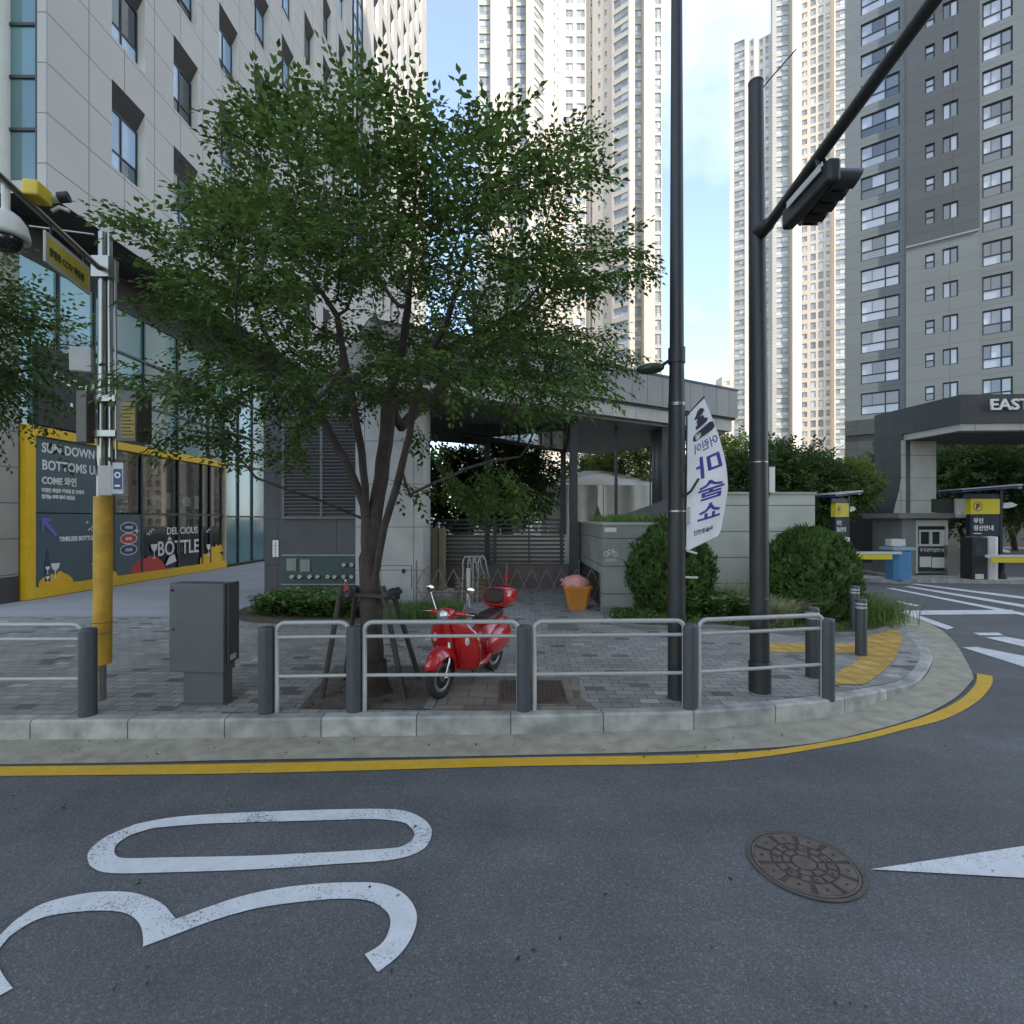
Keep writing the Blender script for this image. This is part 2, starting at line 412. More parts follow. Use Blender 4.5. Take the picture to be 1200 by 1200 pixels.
# ------------------------------------------------------------------ setting: ground, road, pavement, kerb
def asphalt():
    m = bpy.data.materials.new('asphalt'); m.use_nodes = True; n = m.node_tree.nodes; l = m.node_tree.links; b = n['Principled BSDF']
    b.inputs['Roughness'].default_value = .82
    g = n.new('ShaderNodeNewGeometry')
    def noise(s, d, r=.5):
        t = n.new('ShaderNodeTexNoise'); t.inputs['Scale'].default_value = s; t.inputs['Detail'].default_value = d; t.inputs['Roughness'].default_value = r
        l.new(g.outputs['Position'], t.inputs['Vector']); return t
    big = noise(.35, 4); mid = noise(2.2, 5); fine = noise(95, 3, .7)
    v = n.new('ShaderNodeTexVoronoi'); v.inputs['Scale'].default_value = 105; v.inputs['Randomness'].default_value = 1; l.new(g.outputs['Position'], v.inputs['Vector'])
    sx = n.new('ShaderNodeSeparateColor'); l.new(v.outputs['Color'], sx.inputs[0])
    rp = n.new('ShaderNodeValToRGB'); rp.color_ramp.elements[0].position = 0; rp.color_ramp.elements[0].color = (.080,.077,.071,1)
    e = rp.color_ramp.elements; e[1].position = .80; e[1].color = (.118,.113,.104,1); k = e.new(.95); k.color = (.145,.14,.13,1); k = e.new(1.0); k.color = (.18,.178,.172,1)
    l.new(sx.outputs[0], rp.inputs['Fac'])
    def mr(src, a, b_, fa=.3, fb=.7):
        r = n.new('ShaderNodeMapRange'); r.inputs['From Min'].default_value = fa; r.inputs['From Max'].default_value = fb
        r.inputs['To Min'].default_value = a; r.inputs['To Max'].default_value = b_; l.new(src.outputs['Fac'], r.inputs['Value']); return r.outputs['Result']
    mpp = n.new('ShaderNodeMapping'); mpp.inputs['Scale'].default_value = (.12,1.1,1); l.new(g.outputs['Position'], mpp.inputs['Vector']); trk_ = n.new('ShaderNodeTexNoise'); trk_.inputs['Scale'].default_value = 1.0; trk_.inputs['Detail'].default_value = 5; l.new(mpp.outputs[0], trk_.inputs['Vector'])
    cur = rp.outputs['Color']
    for s_ in (mr(trk_, .84, 1.16), mr(big, .86, 1.14), mr(mid, .88, 1.10), mr(fine, .72, 1.3)):
        h = n.new('ShaderNodeHueSaturation'); l.new(cur, h.inputs['Color']); l.new(s_, h.inputs['Value']); cur = h.outputs['Color']
    # few dark spots
    v2 = n.new('ShaderNodeTexVoronoi'); v2.inputs['Scale'].default_value = 1.9; l.new(g.outputs['Position'], v2.inputs['Vector'])
    n2 = noise(30, 3); ad = n.new('ShaderNodeMath'); ad.operation = 'MULTIPLY_ADD'; ad.inputs[1].default_value = .035; l.new(n2.outputs['Fac'], ad.inputs[0]); l.new(v2.outputs['Distance'], ad.inputs[2])
    lt = n.new('ShaderNodeMath'); lt.operation = 'LESS_THAN'; lt.inputs[1].default_value = .048; l.new(ad.outputs[0], lt.inputs[0])
    x = n.new('ShaderNodeMix'); x.data_type = 'RGBA'; l.new(lt.outputs[0], x.inputs['Factor']); l.new(cur, x.inputs['A']); x.inputs['B'].default_value = (.015,.015,.017,1)
    l.new(x.outputs['Result'], b.inputs['Base Color'])
    bp = n.new('ShaderNodeBump'); bp.inputs['Strength'].default_value = .5; bp.inputs['Distance'].default_value = .004; l.new(fine.outputs['Fac'], bp.inputs['Height'])
    l.new(bp.outputs['Normal'], b.inputs['Normal']); return m

def pavers(name, bw, bh, c_lo, c_hi, rare_l, rare_d, rot=0.):
    m = bpy.data.materials.new(name); m.use_nodes = True; n = m.node_tree.nodes; l = m.node_tree.links; b = n['Principled BSDF']; b.inputs['Roughness'].default_value = .85
    uv = n.new('ShaderNodeUVMap'); uv.uv_map = 'UVMap'; mp_ = n.new('ShaderNodeMapping'); mp_.inputs['Rotation'].default_value = (0,0,rot); l.new(uv.outputs[0], mp_.inputs['Vector'])
    def brick(c1, c2, mo, w_, h_):
        t = n.new('ShaderNodeTexBrick'); t.inputs['Scale'].default_value = 1; t.inputs['Brick Width'].default_value = w_; t.inputs['Row Height'].default_value = h_
        t.inputs['Mortar Size'].default_value = mo; t.inputs['Mortar Smooth'].default_value = .3; t.inputs['Bias'].default_value = 0
        t.inputs['Color1'].default_value = (*c1, 1); t.inputs['Color2'].default_value = (*c2, 1); t.inputs['Mortar'].default_value = (0,0,0,1)
        l.new(mp_.outputs[0], t.inputs['Vector']); return t
    t = brick((0,0,0), (1,1,1), 0, bw, bh)
    r = n.new('ShaderNodeValToRGB'); r.color_ramp.interpolation = 'CONSTANT'; e = r.color_ramp.elements; c_lo = W(c_lo); c_hi = W(c_hi); rare_l = W(rare_l); rare_d = W(rare_d)
    e[0].position = 0; e[0].color = (*rare_d, 1); e[1].position = .05; e[1].color = (*c_lo, 1)
    mid = [(a+b_)/2 for a, b_ in zip(c_lo, c_hi)]
    k = e.new(.3); k.color = (*mid, 1); k = e.new(.62); k.color = (*c_hi, 1); k = e.new(.78); k.color = (*[m_*.95 for m_ in mid], 1); k = e.new(.982); k.color = (*rare_l, 1)
    l.new(t.outputs['Color'], r.inputs['Fac'])
    t2 = brick((1,1,1), (1,1,1), .006, bw, bh)
    g = n.new('ShaderNodeNewGeometry'); nz_ = n.new('ShaderNodeTexNoise'); nz_.inputs['Scale'].default_value = 1.1; nz_.inputs['Detail'].default_value = 8; nz_.inputs['Roughness'].default_value = .65; l.new(g.outputs['Position'], nz_.inputs['Vector'])
    mr_ = n.new('ShaderNodeMapRange'); mr_.inputs['From Min'].default_value = .3; mr_.inputs['From Max'].default_value = .7; mr_.inputs['To Min'].default_value = .72; mr_.inputs['To Max'].default_value = 1.2; l.new(nz_.outputs['Fac'], mr_.inputs['Value'])
    h = n.new('ShaderNodeHueSaturation'); l.new(r.outputs['Color'], h.inputs['Color']); l.new(mr_.outputs['Result'], h.inputs['Value'])
    x = n.new('ShaderNodeMix'); x.data_type = 'RGBA'; l.new(t2.outputs['Fac'], x.inputs['Factor']); l.new(h.outputs['Color'], x.inputs['A']); x.inputs['B'].default_value = (c_lo[0]*.35, c_lo[1]*.35, c_lo[2]*.35, 1)
    l.new(x.outputs['Result'], b.inputs['Base Color'])
    bp = n.new('ShaderNodeBump'); bp.inputs['Strength'].default_value = .6; bp.inputs['Distance'].default_value = .006; bp.invert = True; l.new(t2.outputs['Fac'], bp.inputs['Height']); l.new(bp.outputs['Normal'], b.inputs['Normal'])
    return m

M_asph = asphalt()
M_pav = pavers('grey_pavers', .23, .14, (.24,.236,.225), (.315,.31,.297), (.42,.42,.41), (.125,.127,.13), R(2))
M_plaza = joints('pale_paving', (.31,.325,.35), (.2,.21,.22), 3.0, 3.0, .012, 0, .04, .8, .08, .9, .2)
M_kerb = joints('kerb_granite', (.33,.33,.315), (.10,.10,.095), 1.0, 9, .007, 0, .12, .8, .34, 4.5, .5)
M_gutter = mat('gutter_concrete', (.35,.33,.26), .9, .2, 5, .6, 60, col2=(.26,.25,.2), c2amt=.4, c2scale=1.4)
def worn_paint(name, col, wear=.62):
    m = mat(name, col, .7, .08, 8, .2, 90)
    n = m.node_tree.nodes; l = m.node_tree.links; b = n['Principled BSDF']
    old = b.inputs['Base Color'].links[0].from_socket
    g = n.new('ShaderNodeNewGeometry'); t = n.new('ShaderNodeTexNoise'); t.inputs['Scale'].default_value = 70; t.inputs['Detail'].default_value = 6; t.inputs['Roughness'].default_value = .75; l.new(g.outputs['Position'], t.inputs['Vector'])
    t2 = n.new('ShaderNodeTexNoise'); t2.inputs['Scale'].default_value = 2.2; l.new(g.outputs['Position'], t2.inputs['Vector'])
    a = n.new('ShaderNodeMath'); a.operation = 'MULTIPLY_ADD'; a.inputs[1].default_value = .35; l.new(t2.outputs['Fac'], a.inputs[0]); l.new(t.outputs['Fac'], a.inputs[2])
    r = n.new('ShaderNodeMapRange'); r.inputs['From Min'].default_value = wear+.135; r.inputs['From Max'].default_value = wear+.185; l.new(a.outputs[0], r.inputs['Value'])
    x = n.new('ShaderNodeMix'); x.data_type = 'RGBA'; l.new(r.outputs['Result'], x.inputs['Factor']); l.new(old, x.inputs['A']); x.inputs['B'].default_value = (.11,.11,.12,1)
    l.new(x.outputs['Result'], b.inputs['Base Color']); return m
M_wpaint = worn_paint('white_road_paint', (.60,.62,.65), .62)
M_ypaint = worn_paint('yellow_road_paint', (.60,.36,.02), .66)
M_ground = mat('far_ground', (.09,.1,.08), .95, .3, .2)

def struct(o, kind='structure'): o['kind'] = kind; return o
mb = MB(); mb.quad((-3000,-3000,-.05),(3000,-3000,-.05),(3000,3000,-.05),(-3000,3000,-.05)); struct(mb.build('ground', M_ground))
mb = MB(); mb.quad((-220,-26,0),(220,-26,0),(220,90,0),(-220,90,0)); struct(mb.build('road', M_asph))

KE = [(-60,4.2),(-12,5.16)] + [tuple(G(x,y)[:2]) for x,y in ((0,867.5),(200,866),(400,863.5),(600,861),(700,858.5),(820,855),(915,847),(990,836.6),(1050,815),(1077,800),(1092,776),(1089,764),(1080,752),(1065,737),(1056,725))] + [(9.6,13.2),(10.2,15),(10.8,17.5),(11.2,20),(11.4,24)]
def catmull(P, n=6):
    out = []
    for i in range(len(P)-1):
        a = P[max(i-1,0)]; b = P[i]; c = P[i+1]; d = P[min(i+2,len(P)-1)]
        for k in range(n):
            t = k/n; out.append(tuple(.5*((2*b[j]) + (-a[j]+c[j])*t + (2*a[j]-5*b[j]+4*c[j]-d[j])*t*t + (-a[j]+3*b[j]-3*c[j]+d[j])*t**3) for j in range(len(b))))
    out.append(tuple(P[-1])); return out
def hz(X):                                            # height of the pavement: dropped kerb round the corner
    t = min(1, max(0, (X-3.6)/2.5)); return .2 - .165*(t*t*(3-2*t))
def GH(px, py, up=0.):
    z = .2
    for _ in range(12): p = G(px, py, z+up); z = hz(p.x)
    return Vector((p.x, p.y, z+up))
KC = [KE[0]] + [p for p in catmull(KE[1:], 5)]
def offs(P, d):
    out = []
    for i, p in enumerate(P):
        a = Vector(P[max(i-1,0)][:2]); b = Vector(P[min(i+1,len(P)-1)][:2]); t = (b-a).normalized(); out.append((p[0]-t.y*d, p[1]+t.x*d))
    return out
KI = offs(KC, .15); KB = offs(KC, .02)
mb = MB()
for i in range(len(KC)-1):
    a, b, c, d = KC[i], KC[i+1], KI[i], KI[i+1]; e, f = KB[i], KB[i+1]; h0, h1 = hz(a[0]), hz(b[0])
    mb.quad((a[0],a[1],-.02),(b[0],b[1],-.02),(a[0]*0+b[0],b[1],h1-.02),(a[0],a[1],h0-.02))
    mb.quad((a[0],a[1],h0-.02),(b[0],b[1],h1-.02),(f[0],f[1],h1+.002),(e[0],e[1],h0+.002))
    mb.quad((e[0],e[1],h0+.002),(f[0],f[1],h1+.002),(d[0],d[1],h1+.002),(c[0],c[1],h0+.002))
kerb = struct(mb.build('kerb', M_kerb))
# kerb joints run along its length: u = arc length
me = kerb.data; lay = me.uv_layers['UVMap']; acc = [0]
for i in range(len(KC)-1): acc.append(acc[-1] + math.dist(KC[i], KC[i+1]))
for i in range(len(KC)-1):
    for q in range(3):
        pl = me.polygons[i*3+q]
        for li, (u, v) in zip(pl.loop_indices, ((acc[i],1),(acc[i+1],1),(acc[i+1],1.2),(acc[i],1.2))): lay.data[li].uv = (u, v)
mb = MB()
for i in range(len(KI)-1):
    a, b = KI[i], KI[i+1]
    ya, yb = a[1], b[1]; n_ = 1
    mb.quad((a[0],ya,hz(a[0])),(b[0],yb,hz(b[0])),(b[0],40,hz(b[0])),(a[0],40,hz(a[0])))
struct(mb.build('pavement', M_pav))
# concrete gutter and the yellow line outside it
def ribbon(A, B, z, name, m):
    A = catmull(A, 5); B = catmull(B, 5); mb = MB()
    for i in range(len(A)-1): mb.quad((*A[i],z),(*A[i+1],z),(*B[i+1],z),(*B[i],z))
    return struct(mb.build(name, m))
def gl(pts, z=0): return [tuple(G(x,y,z)[:2]) for x,y in pts]
GO = [(-60,3.7),(-12,4.66)] + gl([(0,896),(300,890.5),(600,885.5),(840,879.5),(948,872),(1020,857),(1080,839),(1119,818),(1137,800),(1140,791),(1128,767),(1116,750),(1098,735),(1068,721)])
GI = [(-60,4.2),(-12,5.16)] + gl([(0,867.5),(300,865),(600,861),(820,855),(915,847),(990,836.6),(1050,815),(1077,800),(1088,788),(1092,776),(1089,764),(1080,752),(1067,739),(1056,725)])
ribbon(GO, GI, .004, 'gutter', M_gutter)
mb = MB()
YI = [(-60,3.66),(-12,4.59)] + gl([(0,899),(300,895),(600,888.5),(840,884),(960,871.5),(1050,851),(1101,833),(1128,818),(1143,802),(1145,789.5)])
YO = [(-60,3.5),(-12,4.42)] + gl([(0,910),(300,906.5),(600,898.5),(840,893),(990,872),(1060,855.5),(1110,842),(1146,822),(1162,803),(1163,792.5)])
ribbon(YO, YI, .006, 'yellow_line', M_ypaint)
# dark seam of patched asphalt between gutter and line
SE = [(-60,3.69),(-12,4.64)] + gl([(0,897),(300,892),(600,886.5),(840,881),(948,874),(1025,858),(1084,840),(1123,818),(1141,800),(1144,790)])
ribbon(SE, [(x,y) for x,y in GO[:-4]], .002, 'road_seam', mat('seam_tar', (.045,.045,.05), .8, .2, 8))
def road_poly(pts, name, m, z=.008, smooth=0):
    P = [tuple(G(x,y)[:2]) for x,y in pts]; mb = MB(); mb.poly([(x,y,z) for x,y in P])
    o = struct(mb.build(name, m)); return o
# speed number: two outlines painted on the asphalt, made as strips between an outer and an inner edge
def o6(p): return [(x/2, 680+y/2) for x, y in p]
zo = o6([(205,655),(207,640),(225,620),(255,600),(290,585),(330,571),(420,556),(560,547),(750,540),(890,538),(950,543),(990,560),(1010,582),(1010,605),(995,630),(960,648),(900,660),(780,668),(600,680),(400,687),(260,689),(215,675)])
zi = o6([(268,640),(270,627),(282,614),(305,600),(335,590),(370,582),(480,573),(600,569),(750,565),(880,562),(945,570),(962,582),(970,592),(968,608),(945,625),(910,631),(800,638),(700,643),(600,648),(400,652),(300,654),(275,650)])
def ring_paint(O, I, name, m, z=.008, closed=True):
    O = [tuple(G(*p)[:2]) for p in O]; I = [tuple(G(*p)[:2]) for p in I]
    if closed: O = catmull(O+O[:1], 4); I = catmull(I+I[:1], 4)
    else: O = catmull(O, 4); I = catmull(I, 4)
    mb = MB()
    for k in range(len(O)-1): mb.quad((*O[k],z),(*O[k+1],z),(*I[k+1],z),(*I[k],z))
    return mb
mb = ring_paint(zo, zi, '', None)
# the 3
t1 = o6([(-60,1010),(-85,950),(-70,900),(-30,862),(0,835),(40,797),(100,761),(180,740),(250,732),(310,735),(355,748),(385,765),(400,782),(412,797)])
t2 = o6([(30,960),(5,925),(-8,890),(-2,868),(12,850),(30,832),(90,797),(160,782),(240,777),(290,782),(315,795),(330,815),(335,840),(335,862)])
m3 = ring_paint(t1, t2, '', None, closed=False); mb.add(m3.v, m3.f)
t1 = o6([(412,797),(440,787),(470,775),(560,745),(650,725),(760,713),(870,711),(920,722),(955,745),(975,778),(975,812),(958,852),(930,887),(885,922)])
t2 = o6([(335,862),(375,847),(420,830),(500,800),(600,772),(700,757),(800,749),(860,753),(890,766),(910,785),(915,808),(906,838),(888,860),(855,880)])
m3 = ring_paint(t1, t2, '', None, closed=False); mb.add(m3.v, m3.f)
struct(mb.build('speed_marking', M_wpaint))
road_poly([(1020,1020),(1200,992.5),(1420,960),(1420,1046),(1200,1030)], 'arrow_marking', M_wpaint)
# crossing stripes and lane lines of the side road
def stripe(*q):
    for i, p in enumerate(q): road_poly(p, 'lane_marking', M_wpaint, .008+.0006*i)
stripe([(1128,759),(1145,758.5),(1215,772),(1215,787)], [(1140,742),(1170,741.8),(1176,745),(1148,745)], [(1154,747.5),(1178,746.5),(1215,753),(1215,762)],
       [(1056,716),(1186,715),(1196,720),(1062,721)], [(1038,689.5),(1046,689.5),(1215,721.5),(1215,725)], [(1058,687.5),(1068,687.5),(1215,711.5),(1215,715)],
       [(1064,684.5),(1074,684.3),(1215,701.5),(1215,704.5)], [(1048,705),(1054,705),(1078,710),(1072,711)], [(1054,718),(1066,718),(1118,736),(1110,738.5)])
# paler smooth paving before the office building
mb = MB(); mb.poly([(-40,11.05,.204),(-6.9,11.05,.204),(-6.35,11.6,.204),(-6.15,12.9,.204),(-6.15,40,.204),(-40,40,.204)]); struct(mb.build('plaza', M_plaza))
mb = MB(); mb.poly([(-40,10.93,.203),(-6.95,10.93,.203),(-6.9,11.05,.203),(-40,11.05,.203)]); struct(mb.build('paving_border', mat('border_stone', (.26,.27,.28), .85, .15, 3)))
# planting beds: bare earth inside a low stone edge
M_soil = mat('soil', (.10,.075,.045), .95, .35, 8, .8, 60, col2=(.06,.055,.03), c2amt=.6, c2scale=3)
M_edge = mat('bed_edge_stone', (.2,.2,.2), .85, .15, 5)
def bed(pts, name='planting_bed'):
    C_ = catmull(pts + pts[:1], 4)[:-1]; mb = MB(); mb.poly([(x,y,hz(x)+.05) for x,y in C_]); struct(mb.build(name, M_soil))
    O_ = offs(C_+C_[:1], -.06); I_ = offs(C_+C_[:1], .03); k = len(C_); O_[k] = O_[0]; I_[k] = I_[0]; mb = MB()
    for i in range(len(C_)):
        a, b, c, d = O_[i], O_[i+1], I_[i], I_[i+1]
        za, zb = hz(a[0])+.07, hz(b[0])+.07
        mb.quad((*a,0),(*b,0),(*b,zb),(*a,za)); mb.quad((*a,za),(*b,zb),(*d,zb),(*c,za)); mb.quad((*c,za),(*d,zb),(*d,0),(*c,0))
    struct(mb.build('bed_edging', M_edge))
bed([(-6.0,10.9),(-5.3,10.1),(-4.3,9.85),(-2.6,9.85),(-1.2,9.95),(-.9,10.6),(-1.3,11.4),(-2.4,11.9),(-4,12.4),(-6.0,12.4)])
bed([(2.0,10.2),(2.6,9.75),(4,9.8),(5.4,9.9),(6.6,9.9),(7.7,10.5),(8.5,11.7),(9.1,13.4),(7.6,14.2),(7.4,12.9),(4.2,12.9),(3.6,11.9),(2.2,11.3)])
# tree pit
mb = MB(); mb.quad((-2.35,5.64,.212),(-.98,5.62,.212),(-.9,7.25,.212),(-2.5,7.25,.212)); struct(mb.build('tree_pit', mat('packed_earth', (.12,.105,.09), .95, .3, 5, .6, 60)))
mb = MB(); mb.quad((-.98,5.62,.216),(-.88,5.62,.216),(-.8,7.25,.216),(-.9,7.25,.216)); mb.quad((-2.5,7.25,.216),(-.8,7.25,.216),(-.8,7.35,.216),(-2.5,7.35,.216)); struct(mb.build('pit_edging', M_edge))
M_tan = pavers('stained_pavers', .42, .25, (.17,.15,.12), (.22,.2,.165), (.28,.27,.24), (.13,.12,.1), R(1))
mb = MB(); mb.poly([(-.86,5.62,.206),(.95,5.62,.206),(.8,6.0,.206),(.9,6.75,.206),(-.84,6.75,.206)]); struct(mb.build('paving_patch', M_tan))
# yellow tactile paving at the corner
M_tact = joints('tactile_paving', (.46,.29,.055), (.2,.15,.06), .3, .3, .012, .0, .16, .85, .18, 3, .4)
def draped(pts, up, name, m, n=10):
    """sheet laid on the sloping corner: strips in x"""
    mb = MB(); xs = sorted(set([p[0] for p in pts])); lo, hi = xs[0], xs[-1]; S = [lo + (hi-lo)*i/n for i in range(n+1)]
    def span(x):
        ys = []
        for i in range(len(pts)):
            a, b = pts[i], pts[(i+1)%len(pts)]
            if (a[0]-x)*(b[0]-x) <= 0 and abs(a[0]-b[0]) > 1e-9: ys.append(a[1] + (x-a[0])/(b[0]-a[0])*(b[1]-a[1]))
        return (min(ys), max(ys)) if ys else (0,0)
    for a, b in zip(S, S[1:]):
        a_, b_ = a+1e-5, b-1e-5; y0, y1 = span(a_); y2, y3 = span(b_)
        mb.quad((a,y0,hz(a)+up),(b,y2,hz(b)+up),(b,y3,hz(b)+up),(a,y1,hz(a)+up))
    return struct(mb.build(name, m))
draped([tuple(GH(x,y)[:2]) for x,y in ((893,753),(1012,753),(1012,765),(893,765))], .006, 'tactile_paving', M_tact)
arc = [(1016,737),(1054,739),(1058,750),(1050,770),(1032,790),(1012,803),(976,803),(976,792),(1000,778),(1014,764),(1016,750)]
draped([tuple(GH(x,y)[:2]) for x,y in arc], .010, 'tactile_paving', M_tact, 24)

# ------------------------------------------------------------------ office building on the left
M_panel = joints('office_cladding', (.46,.46,.46), (.2,.2,.2), 1.19, 1.19, .016, 0, .015, .55, .06, .25, .4)
M_reveal = mat('white_reveal', (.86,.86,.84), .5, .04)
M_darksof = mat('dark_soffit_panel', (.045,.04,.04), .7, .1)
M_frame = mat('dark_window_frame', (.03,.035,.04), .4, 0)
M_glass = glass('office_glass', (.05,.085,.10), .05, .9, .5, [(.02,.04,.06),(.22,.36,.50),(.06,.12,.15),(.38,.55,.72)])  # pale blue pane tones stand in for reflected sky
M_teal = glass('teal_glass', (.11,.24,.24), .07, .8, .3)
off = thing('office_building', 'tall beige panel office building with recessed windows and a shop at street level', 'building', (-14, 20, 0))
Fo = Facade(off)
dirv = Vector((.0167, 1, 0)).normalized()
def UL(Y): return (-11.2 + .0167*Y, Y)          # upper wall plane
def LL(Y): return (-12.75 + .0167*Y, Y)         # lower wall plane
rows = [(12.0+3.58*k, 12.0+3.58*k+2.36) for k in range(17)]
cols = []
for j in range(18):
    u0 = 1.93 + 2.5*j
    if 8 <= j <= 9: continue
    cols.append((u0, u0+1.25, rows, 'w'))
slot0 = 1.93 + 2.5*8
cols.append((slot0, slot0+3.0, [(rows[2][0], 71)], 'slot'))
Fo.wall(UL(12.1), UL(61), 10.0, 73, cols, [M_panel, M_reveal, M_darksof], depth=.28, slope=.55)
# street-facing end with the glazed bay
Fo.wall((-24, 12.1), (-11.0, 12.1), 10.0, 73, [(9.0, 12.78, [(10.3, 72)], 'bay')], [M_panel, M_reveal], depth=.12)
def wslot(fr, pn, w_, h_):
    k = int(h_/1.79); ws = [0, .3*w_, w_]
    for x in (0, .3*w_, .62*w_, w_-.1): fr.b2(x, x+.1, -.1, 0, 0, h_)
    for i in range(k): fr.b2(0, w_, -.06, -.001, i*1.79, i*1.79+.07); pn.quad((0,-.02,i*1.79),(w_,-.02,i*1.79),(w_,-.02,(i+1)*1.79),(0,-.02,(i+1)*1.79))
def wbay(fr, pn, w_, h_):
    xs = [.0, 1.2, 2.45, w_]
    z = 0
    for x in (0, w_-.07): fr.b2(x, x+.07, -.1, 0, 0, h_)
    z = 0; k = 0
    while z < h_-1:
        for x0, x1 in ((.07,1.55),(1.55,2.84),(3.06,w_-.07)): pn.quad((x0,-.03,z),(x1,-.03,z),(x1,-.03,z+1.25),(x0,-.03,z+1.25))
        fr.b2(.07, w_-.07, -.07, -.01, z-.03, z+.04); z += 1.25
    fr.b2(1.5, 1.6, -.1, 0, 0, h_)
Fo.finish({'w': (win_simple((.5,), (.36,), .05, .05), M_frame, M_glass), 'slot': (wslot, M_frame, M_glass), 'bay': (wbay, M_frame, M_teal)})
mb = MB(); mb.b2(-11.0+-.0-.35-(.0), -11.0-.0, 0,0.001,0,0)
mb = MB(); mb.b2(-12.22, -11.94, 11.9, 12.2, 10.3, 72); mb.build('fin', M_reveal, off)
# soffit under the overhanging storeys and the dark fascia strip over the glass
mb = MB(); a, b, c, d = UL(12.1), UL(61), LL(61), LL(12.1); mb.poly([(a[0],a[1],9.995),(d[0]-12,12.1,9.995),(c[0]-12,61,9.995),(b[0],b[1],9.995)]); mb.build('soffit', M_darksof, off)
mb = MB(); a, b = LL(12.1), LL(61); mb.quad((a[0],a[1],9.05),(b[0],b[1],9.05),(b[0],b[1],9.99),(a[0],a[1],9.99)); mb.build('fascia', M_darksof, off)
# stone end wall at street level, plinth
M_lstone = joints('beige_stone', (.30,.285,.265), (.1,.1,.1), 1.6, .9, .014, 0, .03, .6, .08, .8, .3)
mb = MB(); a, b = LL(11.9), LL(13.02); mb.quad((a[0],a[1],.85),(b[0],b[1],.85),(b[0],b[1],9.04),(a[0],a[1],9.04)); mb.quad((a[0]-9,a[1],.85),(a[0],a[1],.85),(a[0],a[1],9.04),(a[0]-9,a[1],9.04)); mb.build('wall', M_lstone, off)
mb = MB(); mb.b2(a[0]-9, a[0]+.03, 11.88, 13.0, .1, .848); mb.build('plinth', mat('dark_granite', (.045,.047,.052), .45, .15, 5), off)
# curtain wall of the ground storeys
def lq(Y0, Y1, z0, z1, out=0., mb=None, mi=0):
    a, b = LL(Y0), LL(Y1); return mb.quad((a[0]+out,a[1],z0),(b[0]+out,b[1],z0),(b[0]+out,b[1],z1),(a[0]+out,a[1],z1), mi)
mb = MB()
Ys = [13.02, 14.1, 15.3, 17.3, 19.0, 20.9, 22.0, 23.1, 24.3, 25.6, 28, 31, 35, 40, 46, 53, 61]
for y0, y1 in zip(Ys, Ys[1:]):
    for z0, z1 in ((4.72, 6.1) if y0 > 15 else (4.72, 7.2), (6.1, 7.6) if y0 > 15 else (7.2, 7.6), (7.6, 9.05)):
        lq(y0, y1, z0, z1, -.02, mb)
    if y0 >= 22: lq(y0, y1, .3, 2.4, -.02, mb); lq(y0, y1, 2.4, 4.72, -.02, mb)
mb.build('glazing', M_teal, off)
mb = MB()
def lbar(Y0, Y1, z0, z1, o0=-.02, o1=.05, mb=mb):
    a, b = LL(Y0), LL(Y1); n_ = [(a[0]+o0,a[1]),(a[0]+o1,a[1]),(b[0]+o1,b[1]),(b[0]+o0,b[1])]; mb.prism(n_, z0, z1)
for y in Ys[1:]: lbar(y-.03, y+.03, .3 if y > 21.9 else 4.72, 9.05)
for z in (4.72, 6.1, 7.6, 9.0): lbar(15.3, 61, z-.035, z+.035, o1=.045)
for z in (.3, 2.4): lbar(22.0, 61, z-.035, z+.035, o1=.045)
mb.build('mullion', M_frame, off)
# rest of the office body and roof
mb = MB(); mb.quad((-24,61,0),(-10.2,61,0),(-10.2,61,73),(-24,61,73)); mb.quad((-24,12.1,9.9),(-24,61,9.9),(-24,61,73),(-24,12.1,73)); mb.quad((-24,12.1,73),(-11,12.1,73),(-10.2,61,73),(-24,61,73))
mb.quad((-22,11.9,0),(-22,61,0),(-22,61,10),(-22,11.9,10)); mb.build('rear_wall', M_panel, off)

# shop front: yellow framed graphics panels and shop windows
M_yel = mat('yellow_sign_frame', (.72,.44,.01), .5, .06, 6)
M_slate = mat('slate_graphic_panel', (.065,.105,.125), .45, .08, 1.5)
M_w = mat('white_lettering', (.72,.73,.72), .6, 0)
M_red = mat('red_graphic', (.5,.05,.04), .5, .05)
M_navy = mat('navy_graphic', (.03,.05,.16), .5, 0)
M_black = mat('matt_black', (.02,.02,.022), .6, 0)
shop = thing('shop_front', 'shop front of slate graphic panels and display windows inside a long yellow frame', 'shop front', (*LL(17), .2))
def sp(Y, z, out): a = LL(Y); return (a[0]+out, a[1], z)
def sbar(mb, Y0, Y1, z0, z1, o0, o1):
    a, b = LL(Y0), LL(Y1); mb.prism([(a[0]+o0,a[1]),(a[0]+o1,a[1]),(b[0]+o1,b[1]),(b[0]+o0,b[1])], z0, z1)
mb = MB(); sbar(mb, 13.05, 13.32, .22, 4.72, -.1, .14); sbar(mb, 13.32, 21.98, .22, .5, -.1, .14); sbar(mb, 13.32, 21.98, 4.48, 4.72, -.1, .14); mb.build('frame', M_yel, shop)
for z0, z1 in ((.5, 2.44), (2.47, 4.48)):
    mb = MB(); sbar(mb, 13.32, 16.0, z0, z1, -.08, .04); mb.build('panel', M_slate, shop)
mb = MB(); sbar(mb, 16.03, 17.15, .5, 2.44, -.08, .04); mb.build('panel', M_slate, shop)
mb = MB()
for y in (17.15, 19.0, 20.4, 20.95): sbar(mb, y, y+.07, .5, 4.48, -.06, .06)
sbar(mb, 17.22, 21.98, 2.42, 2.5, -.06, .05); sbar(mb, 16.0, 16.06, 2.44, 4.48, -.06, .06); mb.build('window_frame', M_frame, shop)
